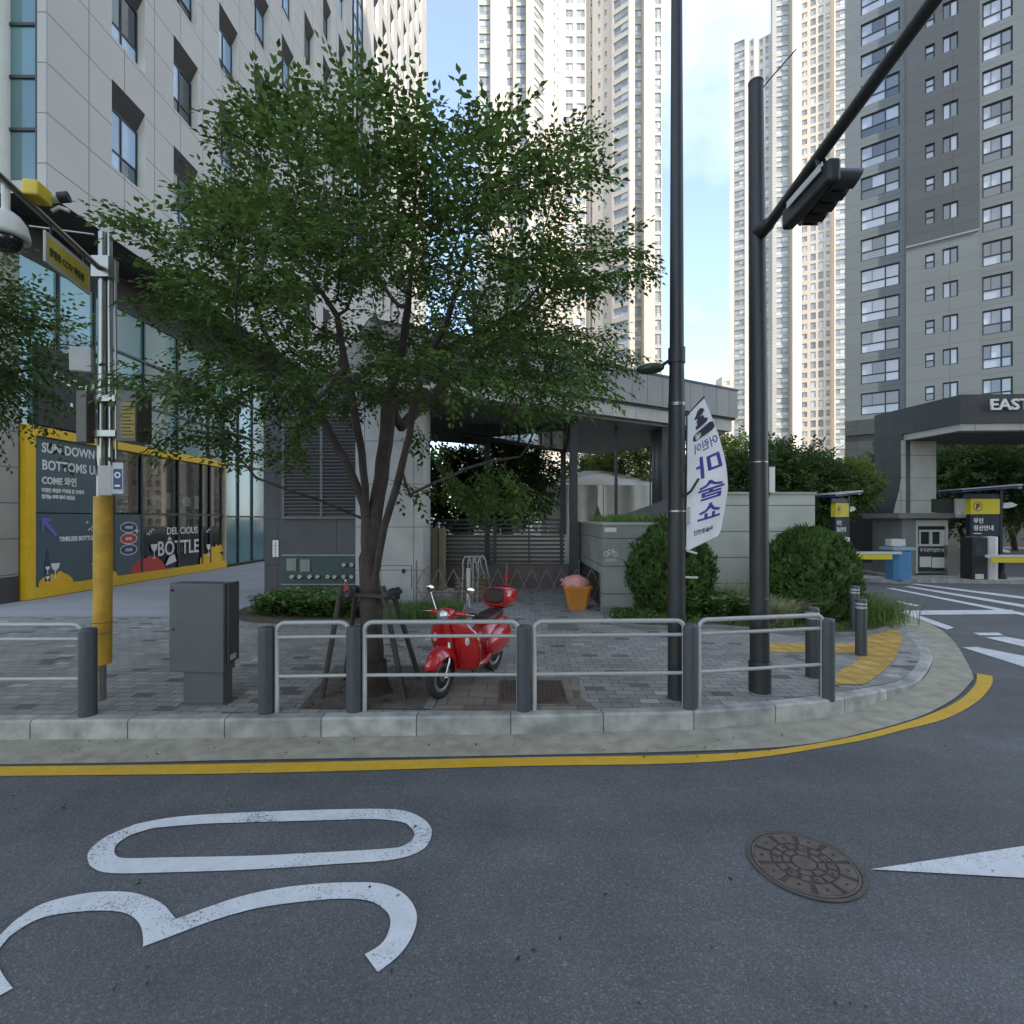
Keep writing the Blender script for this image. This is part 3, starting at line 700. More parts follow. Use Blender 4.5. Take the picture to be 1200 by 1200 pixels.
mb = MB(); a, b = LL(21.9), LL(22.02); sbar(mb, 21.86, 21.98, .5, 4.48, -.1, .12); mb.build('end_post', mat('beige_post', (.4,.34,.26), .6), shop)
mb = MB()
for y0, y1 in ((16.06,17.15),(17.22,19.0),(19.07,20.4),(20.47,20.95),(21.02,21.86)):
    for z0, z1 in ((.5,2.42),(2.5,4.48)):
        if y1 < 17.2 and z0 < 1: continue
        mb.quad(sp(y0,z0,.0), sp(y1,z0,.0), sp(y1,z1,.0), sp(y0,z1,.0))
mb.build('pane', clear_glass('shop_glass', (.72,.85,.82), .25), shop)
# interior seen through the panes
M_in = mat('shop_interior', (.13,.15,.145), .8, .3, 1.2)
mb = MB(); 
a, b = LL(16.0), LL(21.98); mb.quad((a[0]-2.6,a[1],.25),(b[0]-2.6,b[1],.25),(b[0]-2.6,b[1],4.6),(a[0]-2.6,a[1],4.6)); mb.quad((a[0]-.1,a[1],.25),(b[0]-.1,b[1],.25),(b[0]-2.6,b[1],.25),(a[0]-2.6,a[1],.25))
mb.quad((a[0]-2.6,a[1],.25),(a[0]-.09,a[1],.25),(a[0]-.09,a[1],4.6),(a[0]-2.6,a[1],4.6)); mb.quad((b[0]-2.6,b[1],.25),(b[0]-.09,b[1],.25),(b[0]-.09,b[1],4.6),(b[0]-2.6,b[1],4.6)); mb.quad((a[0]-.1,a[1],4.6),(b[0]-.1,b[1],4.6),(b[0]-2.6,b[1],4.6),(a[0]-2.6,a[1],4.6))
mb.build('interior', M_in, shop)
mb = MB()
r_ = random.Random(3)
for k in range(4):                                            # shelves with bottles
    z = 1.0 + .42*k
    sbar(mb, 17.4, 21.6, z, z+.03, -1.0, -.7)
mb.build('shelf', mat('shelf_wood', (.16,.11,.06), .7), shop)
mb = MB()
for k in range(4):
    z = 1.03 + .42*k; y = 17.5
    while y < 21.5:
        if r_.random() < .75:
            c = LL(y); mb.lathe([(.035,0),(.035,.17),(.014,.23),(.014,.3)], (c[0]-.85, c[1], z), 6, mi=r_.randrange(3))
        y += .13 + r_.random()*.12
mb.build('bottle_row', [mat('bottle_green', (.02,.06,.03), .2), mat('bottle_amber', (.2,.07,.01), .2), mat('bottle_pale', (.4,.42,.36), .2)], shop)
mb = MB()
for (y, z, w_, h_) in ((17.9,2.95,.75,.62),(19.6,2.95,.7,.62)): sbar(mb, y-w_/2, y+w_/2, z-h_/2, z+h_/2, -.06, -.03)
mb.build('poster', M_black, shop)
mb = MB()
for (y, z) in ((17.9,2.95),(19.6,2.95)):
    pts = [(math.cos(R(a_))*.3, math.sin(R(a_))*.2) for a_ in (0,45,90,135,180,225,270,315)]
    mb.add([sp(y+p, z+q, -.02) for p, q in pts], [tuple(range(8))])
for (y, z, w_, h_) in ((18.55,2.95,.3,.6),(20.2,2.95,.25,.5),(17.35,3.9,.12,.9),(17.9,4.0,.3,.3)): mb.quad(sp(y-w_/2,z-h_/2,-.025),sp(y+w_/2,z-h_/2,-.025),sp(y+w_/2,z+h_/2,-.025),sp(y-w_/2,z+h_/2,-.025))
mb.build('poster', mat('pale_poster', (.5,.55,.45), .7), shop)
WR = (R(90), 0, R(90)+math.atan2(-.0167,1))        # writing on the left wall, read from the street
for (s_, y, z, sz, al) in (('SUN DOWN +', 13.58, 4.08, .36, 'LEFT'), ('BOTTOMS UP !', 13.58, 3.62, .36, 'LEFT'), ('COME 와인', 13.58, 3.24, .26, 'LEFT'), ('다양한 와인과 맥주를 한 곳에서', 13.58, 3.02, .12, 'LEFT'), ('즐기는 우리 동네 보틀숍', 13.58, 2.85, .12, 'LEFT'),
                           ('TIMELESS BOTTLE', 14.1, 1.68, .17, 'LEFT')):
    text(s_, 'lettering', sz, M_w, shop, sp(y, z, .048), WR, .004, bold=.008, sx=.84)
text('DELICIOUS', 'lettering', .36, M_w, shop, sp(19.3, 1.74, .02), WR, .004, align='CENTER', bold=.006)
text('BÔTTLE', 'lettering', .72, M_w, shop, sp(19.1, 1.0, .02), WR, .004, align='CENTER', bold=.01, sx=.9)
def flat(mb, pts, y, z, out, sc_=1., mi=0): mb.add([sp(y+p*sc_, z+q*sc_, out) for p, q in pts], [tuple(range(len(pts)))], mi)
def splash(y, z, s_, seed):
    r_ = random.Random(seed); pts = [(-1,0)]
    for i in range(9): pts.append((-1+i*.25, .25+.5*math.sin(math.pi*i/8)*r_.uniform(.6,1.3)))
    pts.append((1.1,0)); return pts
mb = MB(); flat(mb, splash(0,0,1,1), 17.5, .5, .045, .75); mb.build_split('graphic', M_red, shop)
mb = MB(); flat(mb, splash(0,0,1,2), 21.1, .5, .046, .8); flat(mb, splash(0,0,1,5), 15.7, .5, .047, .4); flat(mb, splash(0,0,1,6), 14.0, .5, .047, .5); flat(mb, splash(0,0,1,9), 21.5, .9, .044, .45); mb.build_split('graphic', M_yel, shop)
mb = MB()                                                    # bottle, glass, curls, stars
flat(mb, [(-.08,0),(.08,0),(.08,.5),(.03,.62),(.03,.85),(-.03,.85),(-.03,.62),(-.08,.5)], 13.75, .62, .05, 1.); mb.build_split('graphic', M_navy, shop)
mb = MB()
for (y, z, s_) in ((13.98,.95,.14),(13.75,.95,.07),(13.75,.7,.06),(20.85,1.1,.16),(17.75,1.25,.17)):
    flat(mb, [(-1,1),(1,1),(.7,0),(.1,-.5),(.1,-1.6),(.6,-1.9),(-.6,-1.9),(-.1,-1.6),(-.1,-.5),(-.7,0)], y, z, .052, s_)
for (y, z, s_) in ((15.25,.95,.12),(16.95,1.9,.12),(15.0,2.2,.07)): flat(mb, [(0,1),(.2,.2),(1,0),(.2,-.2),(0,-1),(-.2,-.2),(-1,0),(-.2,.2)], y, z, .052, s_)
for (y, z) in ((15.1,1.95),(17.45,1.75),(20.75,1.75)):
    for k in range(3):
        pts = []
        for i in range(9): a_ = R(200*i/8 - 20); pts.append((.075*math.cos(a_), .075*math.sin(a_)))
        for i in range(8,-1,-1): a_ = R(200*i/8 - 20); pts.append((.045*math.cos(a_), .045*math.sin(a_)))
        flat(mb, [(p+.11*k, q+.07*k) for p, q in pts], y, z, .052)
flat(mb, [(-.3,0),(.3,.12),(.18,.4),(-.1,.3)], 18.6, .62, .052); mb.build_split('graphic', M_w, shop)
mb = MB(); flat(mb, [(-.16,.2),(.1,.2),(.1,.13),(-.04,.13),(.26,-.2),(.2,-.26),(-.1,.06),(-.1,-.12),(-.16,-.12)], 13.75, 2.1, .052, 1.1); mb.build_split('graphic', mat('violet_graphic', (.16,.14,.5), .5, 0), shop)
for k, (z, m_) in enumerate(((2.02, M_navy), (1.66, M_red), (1.3, M_navy))):
    mb = MB(); flat(mb, [(math.cos(R(a_))*.34, math.sin(R(a_))*.15) for a_ in range(0,360,20)], 16.6, z, .05); mb.build('badge', m_, shop)
    mb = MB(); 
    O_ = [(math.cos(R(a_))*.37, math.sin(R(a_))*.18) for a_ in range(0,380,20)]; I_ = [(math.cos(R(a_))*.34, math.sin(R(a_))*.15) for a_ in range(0,380,20)]
    for i in range(18): mb.quad(sp(16.6+O_[i][0],z+O_[i][1],.051),sp(16.6+O_[i+1][0],z+O_[i+1][1],.051),sp(16.6+I_[i+1][0],z+I_[i+1][1],.051),sp(16.6+I_[i][0],z+I_[i][1],.051))
    mb.build('badge_rim', M_w, shop)
    text(('WINE','BEER','SAKE')[k], 'lettering', .13, M_w, shop, sp(16.6, z-.045, .053), WR, .002, align='CENTER', bold=.004)
# dark sign board over the left panels and the small black sign right of the pole
sg = thing('sign_board', 'wide dark sign board with white outline drawings above the yellow framed panels', 'sign', sp(14.2, 4.8, .1))
mb = MB(); sbar(mb, 13.4, 15.9, 4.78, 6.9, -.0, .12); mb.build('board', mat('charcoal_board', (.025,.025,.027), .6), sg)
mb = MB()
for i in range(9): flat(mb, [(-.06,-.1),(.06,-.08),(.05,.1),(-.04,.08)], 13.9+.2*i, 6.2 - .05*(i%3), .125)
for i in range(5): flat(mb, [(-.05,-.05),(.05,-.05),(.03,.06),(-.04,.05)], 14.4+.22*i, 5.5, .125)
flat(mb, [(-.12,-.1),(.12,-.1),(.12,.16),(0,.24),(-.12,.16)], 15.7, 5.1, .125); mb.build('lettering', M_w, sg)
sg = thing('chalk_sign', 'small black projecting sign with white border, hung over the shop glass beside the pole', 'sign', sp(16.6, 5.4, .1))
mb = MB(); sbar(mb, 16.0, 17.15, 5.75, 6.5, .1, .2); mb.build('board', M_black, sg)
mb = MB(); sbar(mb, 16.0, 17.15, 6.5, 6.53, .1, .21); sbar(mb, 17.15, 17.18, 5.75, 6.53, .1, .21); mb.build('border', M_w, sg)
mb = MB(); 
for i in range(4): flat(mb, [(-.08,-.08),(.08,-.08),(.06,.09),(-.06,.06)], 16.3+.2*i, 6.1+.03*(i%2), .206)
for i in range(6): flat(mb, [(-.04,-.02),(.05,-.02),(.05,.03),(-.04,.02)], 16.3+.13*i, 6.32, .206)
mb.build('lettering', M_w, sg)

# ------------------------------------------------------------------ dark granite service block with louvre and standpipe panel
M_gran = joints('black_granite', (.052,.055,.063), (.02,.02,.022), 1.45, 1.15, .012, 0, .12, .4, .12, 2, .3)
blk = thing('service_block', 'black granite service block with large louvre and green standpipe panel', 'building', (-4.9, 12.7, .2))
BY = 12.7
mb = MB(); mb.b2(-6.14, -3.83, BY, 18.5, .1, 5.95); mb.build('wall', M_gran, blk)
mb = MB(); z0, z1 = 2.36, 4.84
for (x0, x1) in ((-5.62,-4.74),(-4.68,-3.86)):
    z = z0+.04
    while z < z1-.05: mb.box(((x0+x1)/2, BY-.035, z+.03), (x1-x0, .1, .012), rx=R(-40)); z += .085
lv = mb.build('louvre', mat('louvre_metal', (.17,.17,.185), .5, .05, metal=.2), blk)
mb = MB(); mb.b2(-5.68,-5.62,BY-.07,BY-.002,z0,z1); mb.b2(-4.74,-4.68,BY-.07,BY-.002,z0,z1); mb.b2(-3.86,-3.84,BY-.07,BY-.002,z0,z1); mb.b2(-5.68,-3.84,BY-.1,BY-.002,z0-.06,z0); mb.b2(-5.68,-3.84,BY-.07,BY-.002,z1,z1+.05)
mb.build('louvre_frame', mat('louvre_rim', (.12,.12,.13), .5), lv)
mb = MB(); mb.b2(-5.7,-3.84,BY-.03,BY-.002,.69,1.39); pnl = mb.build('standpipe_panel', mat('green_panel', (.03,.06,.06), .5, .1, 4), blk)
mb = MB(); mb.b2(-5.7,-3.84,BY-.045,BY-.004,1.39,1.41); mb.b2(-5.7,-3.84,BY-.045,BY-.004,.67,.69); mb.build('trim', mat('steel_trim', (.3,.31,.32), .4, metal=.6), pnl)
M_chr = mat('brushed_steel', (.55,.56,.57), .3, .05, metal=.9)
for px, py in ((342,676),(351,676),(363,676),(372,676),(384,676),(392,676),(403,676),(412,676),(403,662),(412,662)):
    mb = MB(); c = (PX(px, BY-.1), BY-.03, PZ(py, BY-.1)); mb.lathe([(.062,0),(.062,.03),(.045,.05),(.045,.09),(.03,.09),(.03,.05),(.001,.05)], c, 12, M=Matrix.Rotation(R(90),4,'X')); mb.build('inlet', M_chr, pnl)
for px, py in ((340.5,662),(356.5,663)):
    mb = MB(); cx, cz = PX(px, BY-.1), PZ(py, BY-.1); mb.b2(cx-.12,cx+.12,BY-.06,BY-.03,cz-.15,cz+.15)
    mb.build('vent_plate', mat('vent_grey', (.2,.22,.2), .6), pnl)
sgn = thing('wall_sign', 'narrow white vertical sign plate on the dark granite corner', 'sign', (PX(323,BY), BY-.01, PZ(652,BY)))
mb = MB(); cx = PX(323,BY-.02); mb.b2(cx-.07, cx+.07, BY-.03, BY-.004, PZ(652.5,BY), PZ(633,BY)); mb.build('plate', M_w, sgn)
for i, ch in enumerate('소화송수구'): text(ch, 'lettering', .075, M_black, sgn, (cx, BY-.033, PZ(637.5,BY)-.078*i), (R(90),0,0), .001, align='CENTER')
# pale stone pier next to it
M_pale = joints('pale_granite', (.42,.42,.42), (.15,.15,.15), 1.2, 1.05, .01, 0, .03, .65, .12, 2.5, .25)
pier = thing('stone_pier', 'tall pale granite wall pier between the dark block and the courtyard gate', 'wall', (-3.0, 12.5, .2))
mb = MB(); mb.b2(-3.82, -2.17, 12.5, 13.6, .1, 5.3); mb.build('wall', M_pale, pier)
mb = MB(); cx0, cx1 = PX(447,12.5), PX(482,12.5); mb.b2(cx0,cx1,12.485,12.498,PZ(690,12.5),PZ(663,12.5)); d_ = mb.build('access_door', M_pale, pier)
mb = MB(); cx = PX(473,12.48); cz = PZ(669,12.48); mb.b2(cx-.03,cx+.03,12.44,12.485,cz-.05,cz+.05); mb.build('handle', M_black, d_)
mb = MB(); mb.b2(cx0-.012,cx0,12.49,12.499,PZ(690,12.5),PZ(663,12.5)+.012); mb.b2(cx1,cx1+.012,12.49,12.499,PZ(690,12.5),PZ(663,12.5)+.012); mb.b2(cx0,cx1,12.49,12.499,PZ(663,12.5),PZ(663,12.5)+.012); mb.build('door_gap', M_black, d_)

# ------------------------------------------------------------------ canopy over the underground entrance
cd = Vector((.87,.5,0)).normalized(); cn = Vector((-.5,.87,0)).normalized()
C0 = Vector((0,13,0)); M_zinc = joints('zinc_fascia', (.24,.235,.235), (.07,.07,.07), .62, 40, .012, 0, .08, .5, .12, .8, .3)
can = thing('entrance_canopy', 'long grey panel-clad canopy roof with a white lower band on thin dark columns', 'canopy', (1.5, 14, .2))
def cp(t, dpt): p = C0 + cd*t + cn*dpt; return (p.x, p.y)
mb = MB(); mb.prism([cp(-3.6,0), cp(8.85,0), cp(8.85,7), cp(-3.6,7)], 5.72, 6.64); mb.build('fascia', M_zinc, can)
mb = MB(); mb.prism([cp(-3.6,-.03), cp(8.88,-.03), cp(8.88,7), cp(-3.6,7)], 6.64, 6.70); mb.build('coping', mat('dark_coping', (.06,.06,.065), .5), can)
mb = MB(); mb.prism([cp(-3.55,.12), cp(8.7,.12), cp(8.7,6.9), cp(-3.55,6.9)], 5.28, 5.66); mb.build('band', joints('white_band', (.42,.42,.4), (.2,.2,.2), .9, 40, .01, 0, .03, .6, .12, 3, .2), can)
mb = MB(); mb.prism([cp(-3.5,.3), cp(8.6,.3), cp(8.6,6.8), cp(-3.5,6.8)], 5.2, 5.279); mb.build('soffit', mat('grey_soffit', (.17,.175,.18), .5, .08), can)
mb = MB(); mb.prism([cp(-3.58,.06), cp(8.8,.06), cp(8.8,6.95), cp(-3.58,6.95)], 5.66, 5.719); mb.build('shadow_gap', M_black, can)
for px, Y, wd, zb in ((571,16.2,.16,.2),(660,16.8,.16,.2),(672,15.0,.22,.2),(722,16.2,.09,2.0),(762,16.8,.035,2.0),(767,16.8,.035,2.0)):
    mb = MB(); x = PX(px, Y); mb.b2(x-wd/2, x+wd/2, Y-wd/2, Y+wd/2, zb, 5.22); mb.build('column', mat('dark_steel', (.05,.055,.06), .5, .1), can)
mb = MB(); mb.b2(PX(776,16.2), PX(796,16.2), 16.2, 17.4, .2, 5.22); mb.build('column', mat('dark_stone_column', (.07,.075,.08), .5, .1), can, label='thick dark stone column at the right')
# steel frame of the stair roof hung under it
fr_ = thing('stair_roof', 'dark steel frame of a glazed stair roof under the canopy', 'steel frame', (0, 15.6, 3.6))
mb = MB()
for (a, b, c, d, Y) in ((600,489,668,493,15.6),(590,499,664,501,16.3),(540,508,664,529,15.6),(566,502,665,497,16.3)):
    mb.tube([(PX(a,Y),Y,PZ(b,Y)),(PX(c,Y),Y,PZ(d,Y))], .06, 4, smooth=False)
for x_, y0, y1 in ((661,497,529),(634,500,524),(608,500,518)): mb.tube([(PX(x_,15.6),15.6,PZ(y0,15.6)),(PX(x_,15.6),15.6,PZ(y1,15.6))], .05, 4, smooth=False)
mb.tube([(PX(664,15.6),15.6,PZ(494,15.6)),(PX(670,15.0),15.1,PZ(494,15.1)),(PX(663,15.6),15.6,PZ(529,15.6))], .07, 4, smooth=False)
mb.build('beam', mat('rust_dark_steel', (.05,.04,.035), .6, .1), fr_)
mb = MB(); mb.quad((PX(545,15.58),15.58,PZ(507,15.58)),(PX(662,15.58),15.58,PZ(527,15.58)),(PX(664,15.58),15.58,PZ(495,15.58)),(PX(545,15.58),15.58,PZ(495,15.58))); mb.build('pane', clear_glass('grey_glass', (.5,.52,.52), .4), fr_)
# courtyard low wall and slatted fence
M_lowall = joints('courtyard_stone', (.16,.13,.125), (.08,.08,.08), .9, .45, .01, .5, .12, .7, .2, 2, .3)
lw = thing('low_wall', 'low brown stone wall under the dark slatted fence', 'wall', (-.3, 15.4, .2))
mb = MB(); mb.b2(PX(497,15.4), 2.0, 15.4, 15.7, .1, .92); mb.build('wall', M_lowall, lw)
fc = thing('slat_fence', 'dark horizontal slat fence standing on the low courtyard wall', 'fence', (-.3, 15.5, .92))
mb = MB(); x0, x1 = PX(500,15.5), PX(662,15.5); z = .98
while z < 2.25: mb.b2(x0, x1, 15.49, 15.52, z, z+.062); z += .125
mb.build('slat_panel', mat('dark_steel', (.05,.055,.06), .5), fc)
for px in (501, 580, 620, 658):
    mb = MB(); x = PX(px,15.5); wd = .1 if px in (580,658) else .05; mb.b2(x-wd/2, x+wd/2, 15.44, 15.49, .92, 2.3); mb.build('post', MATS['dark_steel'], fc)
tw = thing('terrace_wall', 'pale concrete terrace edge seen through the slats', 'wall', (0, 18, .2))
mb = MB(); mb.b2(-4, 2.0, 16.6, 16.9, .1, 1.78); mb.build('wall', mat('white_painted_wall', (.8,.8,.78), .8, .06), tw)
# raised planter walls on the right
M_conc = joints('concrete_panels', (.29,.30,.295), (.1,.1,.1), 9, .62, .012, 0, .03, .8, .16, 1.6, .4)
rw = thing('planter_wall', 'grey concrete planter wall with a bicycle stencil and dark slatted side opening', 'wall', (2.9, 11.5, .2))
mb = MB(); mb.b2(2.03, 4.3, 11.45, 11.75, .1, 2.16); mb.b2(2.03, 2.3, 11.75, 16.0, 1.05, 2.16); mb.b2(4.0, 4.3, 11.75, 16.0, .1, 2.16); mb.build('wall', M_conc, rw)
mb = MB(); mb.b2(2.0, 4.3, 11.42, 11.8, 2.16, 2.22); mb.b2(2.0, 2.34, 11.8, 16.0, 2.16, 2.22); mb.build('coping', mat('pale_coping', (.4,.41,.4), .7, .1), rw)
mb = MB(); mb.b2(2.3, 4.0, 11.8, 16, 1.95, 2.1); mb.build('soil', M_soil, rw)
mb = MB(); mb.b2(2.2, 2.24, 11.75, 16.0, .1, 1.05); mb.build('opening', M_black, rw)  # black panel stands in for the darkness inside the side opening
mb = MB()
for i in range(18): y = 11.85+i*.235; mb.b2(2.1, 2.15, y, y+.05, .15, 1.05)
mb.build('slat_row', mat('dark_brown_slat', (.07,.055,.05), .6), rw)
mb = MB()                                                     # bicycle stencil: two rings and frame lines
def ring_xz(mb, cx, cz, r, t, y, n=16):
    for i in range(n):
        a, b = 2*math.pi*i/n, 2*math.pi*(i+1)/n
        mb.quad(*[(cx+q*math.cos(u), y, cz+q*math.sin(u)) for q, u in ((r,a),(r,b),(r-t,b),(r-t,a))])
cx, cz = PX(716,11.44), PZ(648,11.44); yy = 11.446
ring_xz(mb, cx-.1, cz-.02, .06, .014, yy); ring_xz(mb, cx+.1, cz-.02, .06, .014, yy)
def ln(mb, a, b, t, y):
    d = Vector((b[0]-a[0], 0, b[1]-a[1])).normalized(); n_ = Vector((-d.z,0,d.x))*t/2
    mb.quad((a[0]-n_.x,y,a[1]-n_.z),(b[0]-n_.x,y,b[1]-n_.z),(b[0]+n_.x,y,b[1]+n_.z),(a[0]+n_.x,y,a[1]+n_.z))
for a, b in (((-.1,-.02),(-.05,.06)),((-.05,.06),(.05,.06)),((.05,.06),(.1,-.02)),((-.1,-.02),(0,-.02)),((0,-.02),(.05,.06)),((.05,.06),(.04,.1)),((-.05,.06),(-.06,.09))): ln(mb, (cx+a[0],cz+a[1]), (cx+b[0],cz+b[1]), .014, yy-.001)
mb.build('stencil', M_w, rw)
text('자전거', 'lettering', .09, M_w, rw, (cx, 11.444, cz-.2), (R(90),0,0), .001, align='CENTER')
mb = MB(); cx, cz = PX(716,11.44), PZ(621,11.44); mb.b2(cx-.14,cx+.12,11.43,11.448,cz-.05,cz+.05); mb.build('plate', M_w, rw)
ww = thing('garden_wall', 'long pale concrete garden wall with horizontal joints behind the clipped shrubs', 'wall', (6, 13, .1))
M_conc2 = joints('pale_concrete_panels', (.46,.475,.445), (.16,.17,.16), 9, .66, .014, 0, .02, .8, .12, 1.3, .4)
x0, x1 = PX(795,13), PX(955,13)
mb = MB(); mb.b2(x0, x1, 13.0, 13.3, -.02, 2.93); mb.b2(x1-.3, x1, 13.3, 19, -.02, 2.93); mb.build('wall', M_conc2, ww)
mb = MB(); mb.b2(x0-.02, x1+.03, 12.96, 13.34, 2.93, 2.98); mb.b2(x1-.33, x1+.03, 13.34, 19, 2.93, 2.98); mb.build('coping', MATS['pale_coping'], ww)
mb = MB(); mb.b2(PX(898,12.9), x1-.6, 12.86, 12.995, -.02, 2.1); mb.build('plinth', M_conc2, ww)
sw = thing('ramp_parapet', 'dark sloping parapet rising behind the planter wall', 'wall', (4, 15, 1))
mb = MB(); mb.wprism([(PX(735,14.5),1.5),(PX(800,14.5),1.5),(PX(800,14.5),PZ(579,14.5)),(PX(735,14.5),PZ(602,14.5))], 14.5, 14.7); mb.build('wall', mat('dark_concrete', (.12,.125,.13), .7, .15), sw)

# white tent on the terrace
tn = thing('marquee_tent', 'white fabric marquee tent with draped sides behind the canopy columns', 'tent', (4, 22, .2))
M_can = mat('white_canvas', (.72,.73,.70), .8, .06, 2)
TY = 22; X0, X1 = PX(640,TY), PX(776,TY); zt = 3.75
mb = MB(); cx, cy = (X0+X1)/2, TY+2
for (a, b) in (((X0,TY),(X1,TY)),((X1,TY),(X1,TY+4)),((X1,TY+4),(X0,TY+4)),((X0,TY+4),(X0,TY))): mb.add([(*a,zt),(*b,zt),(cx+.6,cy,4.55),(cx-.6,cy,4.55)], [(0,1,2,3)])
mb.build('roof', M_can, tn)
mb = MB()
n_ = 60
def curtain(x0,x1,y,zl,zh,seed):
    r2 = random.Random(seed); vs = []; ph = r2.random()*6
    for i in range(n_+1):
        t = i/n_; yy_ = y + .10*math.sin(t*9+ph) + .03*math.sin(t*23+2*ph) ; vs += [(x0+(x1-x0)*t, yy_, zl(t)), (x0+(x1-x0)*t, yy_*1., zh)]
    mb.add(vs, [(2*i,2*i+2,2*i+3,2*i+1) for i in range(n_)], smooth=True)
curtain(X0, X0+2.2, TY-.02, lambda t: .3+2.6*max(0,(t-.55)/.45)**1.2, zt, 1)
curtain(X0+2.2, X1, TY-.02, lambda t: 2.9-1.6*math.sin(math.pi*min(1,t*1.1))**.8 if t < .9 else 2.4, zt, 2)
mb.add([(X0,TY+3.9,.3),(X1,TY+3.9,.3),(X1,TY+3.9,zt),(X0,TY+3.9,zt)],[(0,1,2,3)])
mb.build_split('side_curtain', M_can, tn)
for x in (X0+.05, X1-.05, (X0+X1)/2):
    mb = MB(); mb.tube([(x,TY+.05,.2),(x,TY+.05,zt)], .04, 6); mb.build('leg', M_w, tn)

# ------------------------------------------------------------------ gatehouse arch of the apartment complex
M_dgr = joints('gate_dark_granite', (.052,.054,.062), (.03,.03,.032), 1.6, 3.1, .014, 0, .1, .45, .12, 1.5, .2)
M_lgr = joints('gate_pale_granite', (.42,.43,.41), (.14,.15,.15), 1.8, 1.05, .014, 0, .03, .6, .1, 1.5, .3)
ar = thing('gate_arch', 'dark granite entrance arch lettered EAST over the drive of the apartment complex', 'gate', (18.2, 23.5, 0))
P1, P2, P3, P4 = (17.9,25.3), (18.4,21.0), (33,20.3), (33,25.3)
def band(pts, th, z0, z1, m, name):
    O_ = pts; I_ = offs(pts, th); mb = MB()
    for i in range(len(pts)-1): mb.prism([O_[i], O_[i+1], I_[i+1], I_[i]], z0, z1)
    return mb.build(name, m, ar)
band([P1, P2, P3], .45, 6.22, 7.4, M_dgr, 'fascia')
band([(17.98,25.3), (18.47,21.07), (33,20.37)], .5, 5.93, 6.219, M_lgr, 'band')
mb = MB(); mb.prism([(18.4,25.3),(18.95,21.5),(33,20.9),(33,25.3)], 5.97, 6.9); mb.build('soffit', mat('gate_soffit', (.14,.145,.14), .7, .1), ar)
mb = MB(); mb.prism([P1, (17.94,24.95), (18.08,23.74), (18.5,23.78), (18.5,25.3)], 0, 6.218); mb.build('leg', M_dgr, ar, label='dark granite leg')
mb = MB(); mb.prism([(18.52,23.8), (19.72,23.8), (19.72,25.3), (18.52,25.3)], 0, 5.925); mb.build('leg', M_lgr, ar, label='pale granite pier')
mb = MB(); mb.prism([(31.2,20.9), (32.8,20.8), (32.8,25.3), (31.2,25.3)], 0, 5.925); mb.build('leg', M_lgr, ar)
text('EAST', 'lettering', .62, mat('sign_white', (.8,.8,.8), .5, 0), ar, (PX(1158,20.9)+.0, 20.9-.06, PZ(480.5,20.9)), (R(90), 0, math.atan2(-.7,14.6)), .03, bold=.012, sx=1.15)
mb = MB(); mb.wprism([(PX(a_,23.72),max(0,PZ(b_,23.72))) for a_, b_ in ((1047,720),(1047,605),(1050,592),(1055,575),(1057,560),(1057,516),(1061,516),(1061,720))], 23.70, 23.78); mb.build('pier_edge', M_lgr, ar)
# dark recess behind the first totem, left of the arch
bw_ = thing('retaining_wall', 'dark recessed wall of the ramp left of the entrance arch', 'wall', (14.5, 26, 0))
mb = MB(); mb.b2(9.3, 17.9, 27, 27.4, 0, 3.0); mb.b2(17.9, 19.6, 27, 27.4, 0, 4.3); mb.build('wall', mat('dark_ramp_wall', (.035,.035,.04), .7), bw_)  # one even dark colour on both wall parts

# ------------------------------------------------------------------ apartment towers
M_crm = joints('cream_render', (.53,.50,.47), (.48,.44,.40), 6, 2.9, .05, 0, .01, .8, .04, .05, .1)
M_grl = joints('grey_render', (.33,.34,.35), (.2,.2,.21), 6, .97, .04, 0, .015, .75, .05, .08, .2)
M_grw = joints('pale_grey_render', (.40,.41,.41), (.2,.2,.2), 3, 1.45, .025, 0, .02, .75, .06, .08, .2)
M_grd = joints('mid_grey_render', (.10,.118,.138), (.08,.08,.085), 3.2, 1.45, .03, 0, .05, .7, .06, .1, .2)
M_glT = glass('apartment_glass', (.34,.36,.36), .2, .5, .35)  # base colour lightened for pale reflections and distance haze
M_glD = glass('apartment_glass_near', (.16,.19,.21), .05, 1.0, .8, [(.02,.025,.03),(.40,.45,.50),(.14,.17,.18),(.55,.58,.66)])  # bright pane tones in the colour stand in for reflections
M_wfr = mat('pale_window_frame', (.5,.5,.5), .5, 0)
w_bal = win_simple((.5,), (.42,), .09, .08); w_sm = win_simple((.5,), (), .08, .06); w_narrow = win_simple((), (.5,), .08, .06)
def w_balc(fr, pn, w_, h_):
    f = .11; fr.b2(0,w_,-.08,0,0,f); fr.b2(0,w_,-.08,0,h_-f,h_); fr.b2(0,f,-.08,0,f,h_-f); fr.b2(w_-f,w_,-.08,0,f,h_-f)
    fr.b2(f, w_-f, -.075, 0, h_*.42-f/2, h_*.42+f/2); fr.b2(w_*.64-f/2, w_*.64+f/2, -.08, 0, f, h_*.42-f/2); fr.b2(w_*.64-f/2, w_*.64+f/2, -.08, 0, h_*.42+f/2, h_-f); fr.b2(w_*.3-.02, w_*.3+.02, -.07, 0, h_*.42+f/2, h_-f)
    for a, b in ((0,w_*.3),(w_*.3,w_*.64),(w_*.64,w_)): pn.quad((a,-.03,h_*.42),(b,-.03,h_*.42),(b,-.03,h_),(a,-.03,h_))
    for a, b in ((0,w_*.64),(w_*.64,w_)): pn.quad((a,-.03,0),(b,-.03,0),(b,-.03,h_*.42),(a,-.03,h_*.42))
